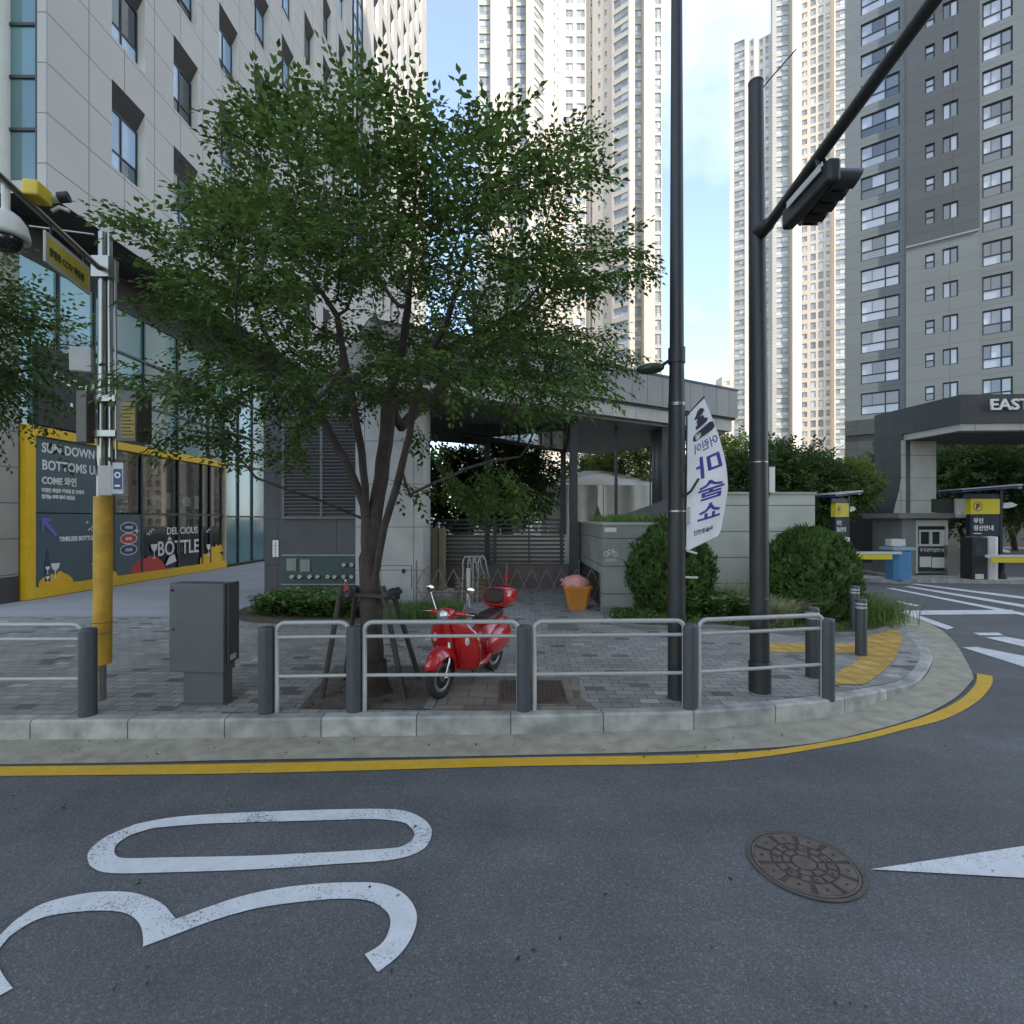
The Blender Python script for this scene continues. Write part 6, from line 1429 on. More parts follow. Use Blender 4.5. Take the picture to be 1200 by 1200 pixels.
mb = MB(); mb.rings([ring_e(x, cz, hw, hh, 20, 3.2) for x, cz, hw, hh in ((-WB-.03,.99,.16,.10),(-WB-.05,.995,.19,.13),(-WB-.12,1.0,.212,.146),(-WB-.32,1.0,.212,.146),(-WB-.41,.995,.185,.125),(-WB-.43,.99,.15,.09))]); tcs = S(mb, 'top_case', M_srd)
mb = MB(); mb.rings([ring_e(x, cz, hw, hh, 20, 3.2) for x, cz, hw, hh in ((-WB-.016,1.02,.14,.075),(-WB-.03,1.02,.165,.10),(-WB-.06,1.022,.175,.11))]); mb.build('back_pad', M_seat, tcs, local=True)
mb = MB(); mb.rings([ring_e(x, .95, .2145, .006, 20, 3.2) for x in (-WB-.1,-WB-.36)]); mb.build('case_seam', M_black, tcs, local=True)
mb = MB(); mb.ellip((-WB-.36,0,.66), (.03,.05,.03), 12, 8); S(mb, 'tail_light', mat('tail_red', (.3,.01,.01), .2))
mb = MB(); mb.tube([(-WB+.36,.1,.28),(-WB+.28,.2,.02)], .012, 6); mb.tube([(-WB+.36,-.1,.28),(-WB+.3,-.14,.02)], .012, 6); mb.build_split('stand', M_rub, scr, local=True)
mb = MB(); mb.tube([(-WB+.3,-.12,.25),(-WB-.25,-.14,.22)], [.03,.045], 10); mb.rings([ring_e(x, .26, .09, .09, 12) for x in (-WB-.05,-WB+.3)]); S(mb, 'engine', mat('engine_dark', (.05,.05,.052), .5, .1, metal=.4))

# ------------------------------------------------------------------ parking gate area
M_nv = mat('dark_navy_panel', (.012,.016,.038), .45, 0); M_pyl = mat('parking_yellow', (.62,.52,.02), .5, 0); M_wp = mat('white_machine', (.55,.56,.56), .45, .04)
def totem(label):
    t = thing('parking_terminal', label, 'parking terminal', (0,0,0), group='parking terminals under navy hoods')
    mb = MB(); mb.wprism([(-1.15,3.22),(1.0,3.4),(1.02,3.46),(-1.12,3.28)], -.45, .55); mb.build('hood', mat('hood_navy', (.035,.045,.17), .5, 0), t, local=True)
    mb = MB(); mb.wprism([(-1.2,3.30),(1.0,3.475),(1.0,3.505),(-1.2,3.33)], -.5, .6); mb.b2(1.0,1.13,-.3,.3,3.36,3.52); mb.build('hood_edge', mat('silver_edge', (.42,.43,.43), .4, .05, metal=.5), t, local=True)
    mb = MB(); mb.b2(-.52,.52,-.10,.10,1.65,2.43); mb.b2(.56,.66,-.08,.08,.1,3.3); mb.b2(-.75,.62,-.06,.06,3.02,3.18); mb.build('panel', M_nv, t, local=True)
    mb = MB(); mb.b2(-.52,.52,-.11,.11,2.45,3.0); mb.build('parking_sign', M_pyl, t, local=True)
    mb = MB(); 
    for i in range(24):
        a, b = 2*math.pi*i/24, 2*math.pi*(i+1)/24; mb.quad(*[(-.27+q_*math.cos(u), -.113, 2.72+q_*math.sin(u)) for q_, u in ((.17,a),(.17,b),(.145,b),(.145,a))])
    mb.build('ring', M_nv, t, local=True)
    text('P', 'lettering', .26, M_nv, t, (-.27,-.114,2.63), (R(90),0,0), .002, align='CENTER', bold=.012, local=True)
    text('무인', 'lettering', .2, M_w, t, (-.42,-.104,2.14), (R(90),0,0), .002, bold=.005, local=True)
    text('정산안내', 'lettering', .2, M_w, t, (-.42,-.104,1.88), (R(90),0,0), .002, bold=.005, local=True)
    mb = MB(); mb.b2(-.42,-.14,-.105,-.102,1.74,1.77); mb.build('lettering', M_w, t, local=True)
    mb = MB(); mb.b2(-.64,-.08,-.3,.2,.12,1.62); mb.build('machine', M_black, t, local=True, bevel=.02)
    mb = MB(); mb.b2(-.56,-.24,-.312,-.302,.95,1.35); mb.build('screen', mat('terminal_screen', (.05,.06,.07), .15, 0), t, local=True)
    mb = MB(); mb.b2(-.54,-.24,-.312,-.302,.14,.32); mb.build('vent_plate', M_wp, t, local=True)
    mb = MB(); mb.lathe([(.21,.1),(.21,1.6),(.2,1.64),(0,1.66)], (.16,-.12,0), 20); mb.build('barrel', M_wp, t, local=True)
    for z, s_ in ((2.72,1),(1.1,.8)):
        mb = MB(); mb.wprism([(.62,z-.05),(.75,z+.13),(1.0,z+.16),(1.22,z+.06),(1.05,z-.02),(.8,z-.06)] if z > 2 else [(.6,z),(.7,z+.1),(.95,z+.02),(.92,z-.04)], -.06, .06); mb.build('camera_arm', M_wp, t, local=True)
    mb = MB(); mb.tube([(.6,-.1,.12),(.66,-.1,.75)], .05, 8); mb.lathe([(.14,.1),(.10,.35),(.05,.4)], (.62,-.1,0), 10); mb.build('lamp_post', M_black, t, local=True)
    return t
tt = totem('parking terminal with a yellow P sign beside the attendant booth'); tt.location = (17.0, 18.5, .02)
t2c = copy_tree(tt); t2c.location = (12.55, 19.6, .02); t2c.rotation_euler = (0,0,R(28)); t2c.scale = (.82,.82,.96); t2c['label'] = 'parking terminal behind the round clipped shrub, left of the gate arch'
isl = []
def island(pts, label):
    t = thing('traffic_island', label, 'kerb island', (pts[0][0],pts[0][1],0)); mb = MB(); mb.prism(pts, -.02, .14); mb.build('kerb_stone', M_kerb, t)
island([(14.2,18.4),(19.6,17.7),(19.7,18.7),(17.9,19.2),(17.6,21.3),(14.6,21.5)], 'raised concrete island under the attendant booth and terminal')
island([(11.6,19.3),(13.9,17.9),(14.1,18.4),(13.4,20.2),(11.6,20.6)], 'raised concrete island under the blue barrier housing')
# attendant booth
bo = thing('attendant_booth', 'small grey stone attendant booth with white window and dark sign', 'booth', (16.3, 19.6, .14))
BYb = 19.6; M_bs = mat('booth_stone', (.18,.19,.185), .7, .12, 2)
xa, xb = PX(1057,BYb), PX(1131,BYb)
mb = MB(); mb.b2(xa, PX(1072,BYb), BYb, BYb+1.6, .14, 2.32); mb.b2(PX(1072,BYb), PX(1134,BYb), BYb+.9, BYb+1.6, .14, 2.32); mb.build('wall', M_bs, bo)
mb = MB(); mb.b2(xa-.3, PX(1134,BYb), BYb-.25, BYb+1.8, 2.32, 2.52); mb.build('roof', mat('booth_roof', (.17,.175,.165), .7, .1), bo)
x0, x1 = PX(1074,BYb), PX(1112,BYb)
mb = MB(); mb.b2(x0, x1, BYb+.1, BYb+.9, .2, 2.3); mb.build('front_panel', M_bs, bo)
M_bw = mat('booth_white', (.42,.44,.42), .5, .05)
mb = MB(); mb.b2(x0,x0+.09,BYb+.04,BYb+.1,.2,2.25); mb.b2(x1-.09,x1,BYb+.04,BYb+.1,.2,2.25); mb.b2(x0+.09,x1-.09,BYb+.04,BYb+.1,2.02,2.25); mb.b2(x0+.09,x1-.09,BYb+.05,BYb+.1,1.25,1.33); mb.b2(x0+.14,x1-.12,BYb+.03,BYb+.1,1.8,1.88)
xm = (x0+x1)/2-.03; mb.b2(xm-.05,xm+.05,BYb+.04,BYb+.1,1.331,1.8); mb.b2(x0+.14,x0+.2,BYb+.04,BYb+.1,1.331,1.8); mb.b2(x1-.3,x1-.12,BYb+.04,BYb+.1,1.331,1.8); mb.build('window_frame', M_bw, bo)
mb = MB(); mb.b2(x0+.09,x1-.09,BYb+.085,BYb+.098,1.33,2.02); mb.build('pane', mat('dark_booth_glass', (.03,.035,.04), .15, 0), bo)
mb = MB(); mb.b2(x0+.1,x1-.1,BYb+.05,BYb+.098,.3,1.24); sg_ = mb.build('sign', M_black, bo)
text('주차관리실안내', 'lettering', .17, M_w, sg_, (x0+.16, BYb+.045, 1.04), (R(90),0,0), .002, sx=.85)
mb = MB(); mb.b2(x0+.16,x0+.6,BYb+.042,BYb+.049,.45,.85); mb.b2(x0+.63,x1-.14,BYb+.042,BYb+.049,.42,.82); mb.build('poster', M_wp, sg_)
mb = MB(); mb.b2(PX(1113,BYb-.2), PX(1127,BYb-.2), BYb-.1, BYb+.4, .14, 1.3); mb.build('side_shield', mat('curved_steel', (.3,.3,.29), .35, .05, metal=.6), bo)
mb = MB(); mb.b2(PX(1090,BYb), PX(1114,BYb), BYb-.15, BYb-.05, 2.54, 3.06); mb.build('display', mat('dark_display', (.045,.055,.055), .25, .05), bo)
mb = MB(); mb.b2(PX(1114.5,BYb), PX(1130,BYb), BYb-.2, BYb-.1, 2.5, 3.06); mb.build('notice_board', M_wp, bo)
mb = MB(); mb.lathe([(.0,2.34),(.16,2.34),(.16,2.6),(.0,2.6)], (PX(1124,BYb-.3), BYb-.35, 0), 14); mb.build('drum_light', M_wp, bo)
# barrier gates
M_blue = mat('barrier_blue', (.07,.21,.42), .45, .06, 4)
def gate(label, loc, L_, sgn_, with_house=True):
    t = thing('barrier_gate', label, 'barrier gate', loc, group='boom barriers of the car park'); mb = MB()
    mb.prism([(x*.32,y*.32) for x, y in ((-1,-.6),(-.6,-1),(.6,-1),(1,-.6),(1,.6),(.6,1),(-.6,1),(-1,.6))], .0, 1.02); h = mb.build('housing', M_blue, t, local=True, bevel=.01)
    mb = MB(); mb.box((0,0,1.1), (.88,.7,.1)); mb.box((0,0,1.06), (.7,.6,.06)); mb.build('housing_lid', mat('pale_blue', (.22,.37,.5), .45, .04), h, local=True, bevel=.01)
    mb = MB(); mb.box((-.1,0,1.32), (.5,.3,.24)); mb.box((-.1,0,1.19), (.3,.2,.06)); mb.build('top_light', M_wp, h, local=True)
    mb = MB(); mb.box((sgn_*(L_/2+.2),-.42,.97), (L_,.06,.09)); a = mb.build('arm', M_wp, t, local=True)
    mb = MB(); mb.box((sgn_*(L_/2+.28),-.42,.83), (L_-.5,.04,.17)); mb.build('skirt', M_pyl, a, local=True)
    return t
gate('blue boom barrier housing with its arm lowered to the left', (13.8, 18.3, .14), 2.6, -1)
gate('boom barrier whose lowered arm comes in from the right edge of the view', (20.8, 18.15, .04), 4.2, -1)
# dark lamp bases
# ------------------------------------------------------------------ trees and plants
M_bark = mat('bark', (.055,.042,.038), .9, .25, 6, .8, 25, col2=(.08,.065,.058), c2amt=.6, c2scale=5)
M_leaf = mat('dark_leaf', (.062,.115,.026), .5, .3, 1.0, island=.6, trans=.36, spec=.35)
M_leaf2 = mat('sunlit_leaf', (.13,.19,.035), .55, .25, .5, island=.4, trans=.35, spec=.3)  # sunlit yellow green put into the leaf colour itself
M_leaf3 = mat('deep_leaf', (.055,.10,.028), .6, .3, .4, island=.4, trans=.25, spec=.3)

def inside(poly, x, y):
    c = False; n = len(poly); j = n-1
    for i in range(n):
        xi, yi = poly[i]; xj, yj = poly[j]
        if (yi > y) != (yj > y) and x < (xj-xi)*(y-yi)/(yj-yi)+xi: c = not c
        j = i
    return c
def colonize(nodes, par, attr, step=.16, di=1.6, dk=.32, iters=120, grav=.04):
    nodes = [np.array(n, float) for n in nodes]; par = list(par); A = np.array(attr, float)
    P = np.array(nodes); cnt = np.zeros(len(nodes), int)
    near = np.argmin(((A[:,None,:]-P[None,:,:])**2).sum(2), 1); nd = np.sqrt(((A-P[near])**2).sum(1))
    for it in range(iters):
        act = nd < di
        if not act.any(): break
        new = []; ni = []
        for k in np.unique(near[act]):
            if cnt[k] > 3: continue
            v = (A[act & (near == k)] - P[k]); v /= np.linalg.norm(v,axis=1)[:,None]+1e-9; d = v.sum(0) + rng.normal(0,.15,3); d[2] -= grav
            d /= np.linalg.norm(d)+1e-9; p = P[k]+d*step; cnt[k] += 1
            new.append(p); ni.append(k)
        if not new: break
        base = len(P); P = np.vstack([P, new]); par += ni; cnt = np.append(cnt, np.zeros(len(new), int))
        dd = np.sqrt(((A[:,None,:]-np.array(new)[None,:,:])**2).sum(2)); m_ = dd.argmin(1); mv = dd[np.arange(len(A)), m_]
        up = mv < nd; near[up] = base+m_[up]; nd[up] = mv[up]
        keep = nd > dk; A = A[keep]; near = near[keep]; nd = nd[keep]
        if len(A) == 0: break
    return P, par
def skeleton_mesh(P, par, rbase, rtip=.006, ex=2.3, minr=None, sides=6):
    n = len(P); kids = [[] for _ in range(n)]
    for i, p in enumerate(par):
        if p >= 0: kids[p].append(i)
    r = np.zeros(n)
    for i in range(n-1, -1, -1):
        r[i] = rtip if not kids[i] else (sum(r[k]**ex for k in kids[i]))**(1/ex)
    r *= 1; s_ = rbase/r[0]; r = rtip + (r-rtip)*(rbase-rtip)/(max(r[0]-rtip,1e-6))
    mb = MB(); stack = [(0, None)]
    while stack:
        i, frm = stack.pop(); path = ([P[frm]] if frm is not None else []) + [P[i]]; rad = ([min(r[frm], r[i]*1.25)] if frm is not None else []) + [r[i]]; cur = i
        while kids[cur]:
            ks = sorted(kids[cur], key=lambda k: -r[k]); nx = ks[0]
            for k in ks[1:]: stack.append((k, cur))
            path.append(P[nx]); rad.append(r[nx]); cur = nx
        if len(path) > 1: mb.tube(path, rad, sides if max(rad) > .02 else 4, caps=False)
    return mb, r, kids
def spray_template(seed, n=9, L=.42, ll=.095, lw=.042, droop=.25):
    r_ = np.random.default_rng(seed); V = []; 
    for i in range(n):
        t = (i+.6)/n; b = np.array([L*t, 0, -droop*L*t*t]); s_ = 1 if i % 2 else -1
        a = s_*R(r_.uniform(38,62)) if i < n-1 else 0; l_ = ll*r_.uniform(.75,1.15)*(1-.25*t); w_ = lw*r_.uniform(.85,1.15)
        d = np.array([math.cos(a), math.sin(a), r_.uniform(-.45,.05)]); d /= np.linalg.norm(d); sd_ = np.cross(d, [0,0,1]); sd_ /= np.linalg.norm(sd_); roll = r_.uniform(-.5,.5); up = np.cross(sd_, d); sd_ = sd_*math.cos(roll)+up*math.sin(roll)
        V += [b, b+d*l_*.42+sd_*w_*.5+up*.004, b+d*l_ - np.array([0,0,.012]), b+d*l_*.42-sd_*w_*.5+up*.004]
    return np.array(V)
def leaf_cloud(pos, dirs, templates, scale=(.8,1.2), tilt=.35, upb=.9):
    """place spray templates at pos with main direction dirs; returns V,F"""
    pos = np.asarray(pos); dirs = np.asarray(dirs); out = []
    d = dirs/(np.linalg.norm(dirs,axis=1)[:,None]+1e-9)
    up = np.array([0,0,1.]) + rng.normal(0,tilt,(len(pos),3)); y = np.cross(up, d); y /= np.linalg.norm(y,axis=1)[:,None]+1e-9; z = np.cross(d, y)
    idx = rng.integers(0, len(templates), len(pos)); sc_ = rng.uniform(*scale, len(pos))
    for t, T in enumerate(templates):
        m_ = idx == t
        if not m_.any(): continue
        W = pos[m_][:,None,:] + sc_[m_][:,None,None]*(T[None,:,0:1]*d[m_][:,None,:] + T[None,:,1:2]*y[m_][:,None,:] + T[None,:,2:3]*z[m_][:,None,:]); out.append(W.reshape(-1,3))
    V = np.vstack(out); F = np.arange(len(V)).reshape(-1,4); return V, F
TS = [spray_template(s) for s in range(8)]
TC = [spray_template(s+20, n=7, L=.55, ll=.24, lw=.12) for s in range(6)]       # coarser sprays for far crowns

# ---- the zelkova by the kerb
TYp = 6.24; tb = G(437,812,.2)
def q3(px, py, dy=0.): Y = TYp+dy; return (PX(px,Y), Y, PZ(py,Y))
lim = {'t': [(437,812,0),(437,760,0),(434,700,0),(432,655,0),(430,610,0)],
       'a': [('t',3),(440,600,.05),(447,560,.1),(452,520,.15),(455,470,.1),(470,420,0),(478,360,-.1)],
       'b': [('t',2),(446,640,-.15),(457,595,-.3),(470,550,-.4),(480,510,-.5),(488,460,-.6),(505,410,-.7)],
       'c': [('t',4),(420,575,.1),(405,540,.25),(385,505,.4),(360,460,.5),(330,420,.6)],
       'd': [('t',4),(428,570,-.1),(424,530,-.3),(415,480,-.5),(405,430,-.6),(395,370,-.7)],
       'e': [('b',2),(480,580,-.35),(510,565,-.4),(560,545,-.3),(610,535,-.2)],
       'f': [('t',4),(400,597,-.1),(372,585,-.3),(340,575,-.5),(300,560,-.6)],
       'g': [('a',3),(470,500,.5),(500,470,.9),(540,430,1.1)],
       'h': [('d',3),(370,470,-.9),(330,440,-1.2)]}
nodes = []; par = []; idxs = {}
for k, pts in lim.items():
    ids = []; prev = -1; start = 0
    if isinstance(pts[0][0], str): prev = idxs[pts[0][0]][min(pts[0][1], len(idxs[pts[0][0]])-1)]; start = 1; 
    for p in pts[start:]:
        v = np.array(q3(*p)) if not (k == 't' and p[1] == 812) else np.array((tb.x, tb.y, .15))
        if prev >= 0:
            a = nodes[prev]; n_ = max(1, int(np.linalg.norm(v-a)/.17))
            for j in range(1, n_+1):
                nodes.append(a+(v-a)*j/n_ + rng.normal(0,.008,3)*(j < n_)); par.append(prev); prev = len(nodes)-1
        else: nodes.append(v); par.append(-1); prev = len(nodes)-1
        ids.append(prev)
    idxs[k] = ids
sil = [(108,243),(150,236),(195,268),(225,262),(222,215),(195,172),(232,170),(262,190),(270,150),(262,128),(292,104),(335,100),(400,78),(430,62),(460,78),(500,85),(530,100),(546,66),(570,108),(600,128),(640,118),(665,100),(700,84),(716,100),(702,130),(712,165),(696,200),(688,232),(735,262),(772,282),(766,305),(748,330),(762,345),(735,365),(752,395),(784,412),(740,430),(700,446),(690,480),(716,500),(700,540),(668,560),(640,600),(605,622),(560,618),(515,606),(508,560),(520,505),(470,470),(400,470),(372,505),(330,540),(300,560),(262,556),(230,545),(205,520),(165,505),(140,470),(132,420),(172,395),(160,360),(178,320),(150,290)]
sil = [(445+(x-445)*.97, 345+(y-345)*.94) for x, y in sil]
attr = []; pads = []
while len(pads) < 76:
    x, y = rng.uniform(105,790), rng.uniform(60,625)
    if inside(sil, x, y): pads.append((x, y, rng.uniform(-1,1)))
while len(attr) < 3300:
    k_ = rng.integers(0, len(pads)); px_, py_, pd_ = pads[k_]; t_ = rng.normal(0,1); sl_ = (.28 if px_ > 445 else -.28)
    x = px_ + t_*44; y = py_ + rng.normal(0,6) - sl_*t_*44*(.9 if py_ < 300 else .1)
    if not inside(sil, x, y): continue
    cxp = 445; ru = abs(x-cxp)/340; rv = abs(y-340)/290; dm = 2.7*math.sqrt(max(0, 1-min(1,(ru*ru*.8+rv*rv*.75))))+.3
    dy = (pd_ + rng.normal(0,.12))*dm
    if dy < -2.0: dy = -2.0 + rng.uniform(0,1.5)
    Y = TYp+dy
    # keep the crown's real outline: position given at the trunk's distance, pulled in front of and behind it
    kk = 1 + dy/TYp*(1.0 if dy < 0 else .6); attr.append((tb.x + (PX(x,TYp)-tb.x)*kk + tb.x*(dy/TYp if dy < 0 else .6*dy/TYp), Y, CH + (PZ(y,TYp)-CH)*kk))
P, par2 = colonize(nodes, par, attr, step=.15, di=2.2, dk=.235, iters=150)
mb, rad, kids = skeleton_mesh(P, par2, .130, .0035, 1.95)
zel = thing('street_tree', 'large dark green street tree with many ascending limbs, held by wooden stakes', 'tree', (tb.x, tb.y, .2))
trk = mb.build('trunk', M_bark, zel, uv=False)
fl = MB(); fl.rings([[Vector((tb.x + r_*(1+.12*math.sin(3*a+1)+.08*math.sin(5*a))*math.cos(a), tb.y + r_*(1+.12*math.sin(3*a+1)+.08*math.sin(5*a))*math.sin(a), z)) for a in [2*math.pi*j/20 for j in range(20)]] for r_, z in ((.215,.205),(.175,.25),(.148,.35),(.134,.6))], caps=False)
fl.build('root_flare', M_bark, zel, uv=False)
first_new = len(nodes); lp = []; ld = []
Pn = np.array(P); pr2 = np.array(par2)
thin = [i for i in range(first_new, len(Pn)) if rad[i] < .02]
dirs_ = Pn - Pn[np.maximum(pr2,0)]
cen = np.array((tb.x, tb.y, 3.2))
for i in thin:
    for s_ in range(5 if not kids[i] else 3):
        out = Pn[i]-cen; out[2] *= .25; out /= np.linalg.norm(out)+1e-9
        d = dirs_[i]/(np.linalg.norm(dirs_[i])+1e-9)*.8 + out*.5 + rng.normal(0,.55,3)*[1,1,.22]; top_ = max(0, (Pn[i][2]-5.8)/2.0); d[2] += .5*top_ - .14
        lp.append(Pn[i] + rng.normal(0,.04,3)); ld.append(d)
print('tree nodes', len(Pn), 'sprays', len(lp))
lp = np.array(lp); ld = np.array(ld)
if len(lp) > 8800: s_ = rng.permutation(len(lp))[:8800]; lp = lp[s_]; ld = ld[s_]
V, F = leaf_cloud(lp, ld, TS, (.75,1.2), .2)
ok = np.ones(len(F), bool); np_mesh('crown', V, F, M_leaf, zel, off=zel.location)
# stakes round the trunk
stk = thing('tree_stakes', 'four dark wooden stakes strapped round the street tree trunk', 'tree support', (tb.x, tb.y, .2))
M_stk = mat('stake_wood', (.06,.05,.045), .85, .2, 8, .4, 40)
for (bx, by, tx, ty) in ((377,830,403,690),(404,800,414,693),(474,832,452,690),(492,808,458,696)):
    b_ = G(bx, min(by,830), .2); t_ = Vector((PX(tx,6.2), 6.2 + (.12 if bx in (404,492) else -.12), PZ(ty,6.2))); b_.y = 5.95 if bx in (377,474) else 6.65; b_.x = PX(bx, b_.y)
    b_.z = .2; mb = MB(); mb.tube([b_, t_ + (t_-b_).normalized()*.05], .033, 8); mb.build('stake', M_stk, stk)
mb = MB()
for dy_, z in ((-.16,1.40),(.12,1.36)): mb.tube([(PX(398,6.1),TYp+dy_,z),(PX(463,6.1),TYp+dy_,z-.03)], .03, 8)
for dx_ in (-.24,.2): mb.tube([(tb.x+dx_,TYp-.3,1.42),(tb.x+dx_,TYp+.25,1.40)], .03, 8)
mb.build('cross_bar', M_stk, stk)
mb = MB()
for (x_, y_) in ((tb.x-.26,TYp-.14),(tb.x+.22,TYp-.16),(tb.x+.27,TYp-.05),(tb.x-.17,TYp+.1)): mb.tube([(x_-.05,y_-.04,1.36),(x_+.05,y_+.03,1.44)], [.055,.05], 8)
mb.tube([(tb.x-.15,TYp-.02,1.40),(tb.x-.1,TYp-.16,1.41),(tb.x+.1,TYp-.16,1.41),(tb.x+.15,TYp,1.4)], .028, 6); mb.build('strap', M_black, stk)

# ---- generic smaller trees
def tree(name, label, base, h, rx, rz_, mleaf, seed, leaves=1500, cz=None, trunk_r=.12, templ=TC, group=None, ntop=3, tilt=.5, nat=260, scale=(.8,1.2), build=True):
    global rng
    keep = rng; rng = np.random.default_rng(seed); h0 = h - rz_*2*.95; b = np.array((0,0,0.)); P0 = [b]; pa = [-1]
    for k in range(1, max(3,int(h0/.35))+2): P0.append(np.array((rng.normal(0,.03)*k, rng.normal(0,.03)*k, .35*k))); pa.append(k-1)
    A = []
    lob = rng.normal(0,1,(7,3)); lob /= np.linalg.norm(lob,axis=1)[:,None]
    while len(A) < nat:
        v = rng.normal(0,1,3); v /= np.linalg.norm(v); rr = rng.uniform(.15,1)**.45; bump = .78+.3*max(0,(lob@v).max())**3
        p = v*rr*bump*np.array((rx,rx,rz_)); p[2] += h-rz_*.98
        if p[2] > h0*.55: A.append(p)
    Pt, pt = colonize(P0, pa, A, step=max(.28,rx*.12), di=rx*1.6, dk=max(.4,rx*.2), iters=60)
    mbt, rd, kd = skeleton_mesh(Pt, pt, trunk_r, .012, 2.3, sides=5)
    t = thing(name, label, 'tree', tuple(base), group=group); mbt.build('trunk', M_bark, t, local=True, uv=False)
    tips = np.array([i for i in range(len(P0), len(Pt))]); rep = int(math.ceil(leaves/len(tips))); pos = np.repeat(Pt[tips], rep, 0) + rng.normal(0, rx*.10, (len(tips)*rep,3))
    dd = pos - np.array((0,0,h-rz_*1.1)); dd = dd/(np.linalg.norm(dd,axis=1)[:,None]) + rng.normal(0,.6,dd.shape)
    V, F = leaf_cloud(pos, dd, templ, scale, tilt); np_mesh('crown', V, F, mleaf, t); rng = keep; return t
def place(src, loc, sc_, rz, label):
    c = copy_tree(src); c.location = loc; c.scale = (sc_,sc_,sc_); c.rotation_euler = (0,0,rz); c['label'] = label; return c
# the kerb tree at the left edge of the view
tree('street_tree', 'smaller street tree at the left edge of the view beside the camera pole', (-8.1, 6.6, .2), 5.95, 2.2, 1.25, M_leaf, 5, 2300, templ=TS, nat=420, tilt=.3, scale=(.9,1.3))
g_ = 'trees growing behind the garden walls'
ta = tree('garden_tree', 'sunlit yellow green tree above the pale marquee tent', (PX(745,25), 25, .2), 6.6, 2.3, 2.0, M_leaf2, 21, 1500, group=g_)
tb_ = tree('garden_tree', 'broad dark tree right of the banner behind the garden wall', (PX(905,24), 24, .2), 5.9, 2.5, 2.0, M_leaf3, 22, 1500, group=g_)
place(tb_, (PX(945,24),24,.2), .9, 2.1, 'bushy tree above the right end of the pale garden wall')
place(ta, (PX(850,27),27,.2), 1.0, 1.0, 'yellow green tree seen between banner and signal mast')
place(ta, (PX(988,24),24,.9), .64, 4.0, 'yellow green bush top leaning against the dark gate leg')
place(tb_, (PX(590,21),21,.2), .95, .5, 'dark courtyard tree behind the slatted fence, left of the tent')
place(tb_, (PX(535,20),20,.2), .85, 3.0, 'dark courtyard tree close to the pale stone pier')
place(tb_, (PX(690,30),30,.2), 1.0, 5.0, 'dark tree behind the marquee tent roof')
g_ = 'dense trees beyond the entrance arch'
for i, (px, Y, s_, lb) in enumerate(((1105,31,1.15,'dark tree beyond the arch, nearest its pale pier'),(1160,29,1.2,'dark tree behind the parking terminal under the arch'),(1215,30,1.25,'dark tree beyond the arch at the right edge of the view'),(1130,36,1.5,'taller dark tree farther back beyond the arch'),(1190,37,1.6,'tallest dark tree beyond the arch towards the right edge'),(1040,38,1.3,'dark tree glimpsed between gate leg and grey block'))):
    c = place(tb_, (PX(px,Y),Y,0), s_, i*1.3, lb); c['group'] = g_

# ---- clipped conifers: dense egg of small upright fans
def conifer(label, px, pyb, wpx, topy, seed):
    b = GH(px, pyb); b.y += .0; rx = wpx/600*b.y/2; hh = PZ(topy,b.y)-b.z; r_ = np.random.default_rng(seed)
    t = thing('clipped_conifer', label, 'shrub', tuple(b)); n = 5200
    ph = r_.uniform(0,2*math.pi,n); vz = r_.uniform(0,1,n)
    def prof(v): return np.where(v < .38, .72+.28*np.sin(v/.38*math.pi/2), np.sqrt(np.maximum(0,1-((v-.38)/.63)**1.75)))
    bump = 1 + .05*np.sin(2*ph+seed*2+vz*3) + .06*np.sin(5*ph+vz*9+seed) + .06*np.sin(11*ph-vz*14) + .04*np.sin(19*ph+vz*23) + r_.normal(0,.04,n)
    rr = rx*prof(vz)*bump*np.where(r_.uniform(0,1,n) < .75, 1, r_.uniform(.75,1,n)); z = vz*hh*.97+.06
    pos = np.stack([rr*np.cos(ph), rr*np.sin(ph), z], 1); nrm = np.stack([np.cos(ph), np.sin(ph), .25+1.2*vz**2], 1)
    V = []
    up = np.array([0,0,1.]); d = nrm*.55 + up*.9 + r_.normal(0,.28,(n,3)); d /= np.linalg.norm(d,axis=1)[:,None]
    s_ = np.cross(d, nrm + r_.normal(0,.5,(n,3))); s_ /= np.linalg.norm(s_,axis=1)[:,None]+1e-9; L_ = r_.uniform(.07,.15,n)[:,None]; w_ = r_.uniform(.014,.028,n)[:,None]; L_ = L_*np.where(r_.uniform(0,1,n) < .05, 1.9, 1.)[:,None]
    # each fan: three blades
    quads = []
    for a in (-.55,0,.55):
        dd = d + s_*a; dd /= np.linalg.norm(dd,axis=1)[:,None]; n2 = np.cross(dd, s_); s2 = s_ if a == 0 else np.cross(dd, nrm); s2 = s2/(np.linalg.norm(s2,axis=1)[:,None]+1e-9)
        quads.append(np.stack([pos, pos+dd*L_*.6+s2*w_, pos+dd*L_, pos+dd*L_*.6-s2*w_], 1))
    Q = np.concatenate(quads, 0).reshape(-1,3); np_mesh('foliage', Q, np.arange(len(Q)).reshape(-1,4), mat('conifer_green', (.065,.125,.03), .65, .3, 2.2, island=.5, trans=.2, spec=.25), t)
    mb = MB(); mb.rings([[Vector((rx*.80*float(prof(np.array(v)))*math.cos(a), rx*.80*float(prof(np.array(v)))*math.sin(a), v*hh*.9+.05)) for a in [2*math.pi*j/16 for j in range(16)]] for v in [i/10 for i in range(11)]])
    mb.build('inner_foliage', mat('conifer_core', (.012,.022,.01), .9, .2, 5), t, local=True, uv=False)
    mb = MB(); mb.tube([(0,0,-.1),(0,0,.5)], .06, 8); mb.build('trunk', M_bark, t, local=True)
conifer('egg-shaped clipped conifer half hidden by the black banner pole', 780, 716, 97, 612, 4)
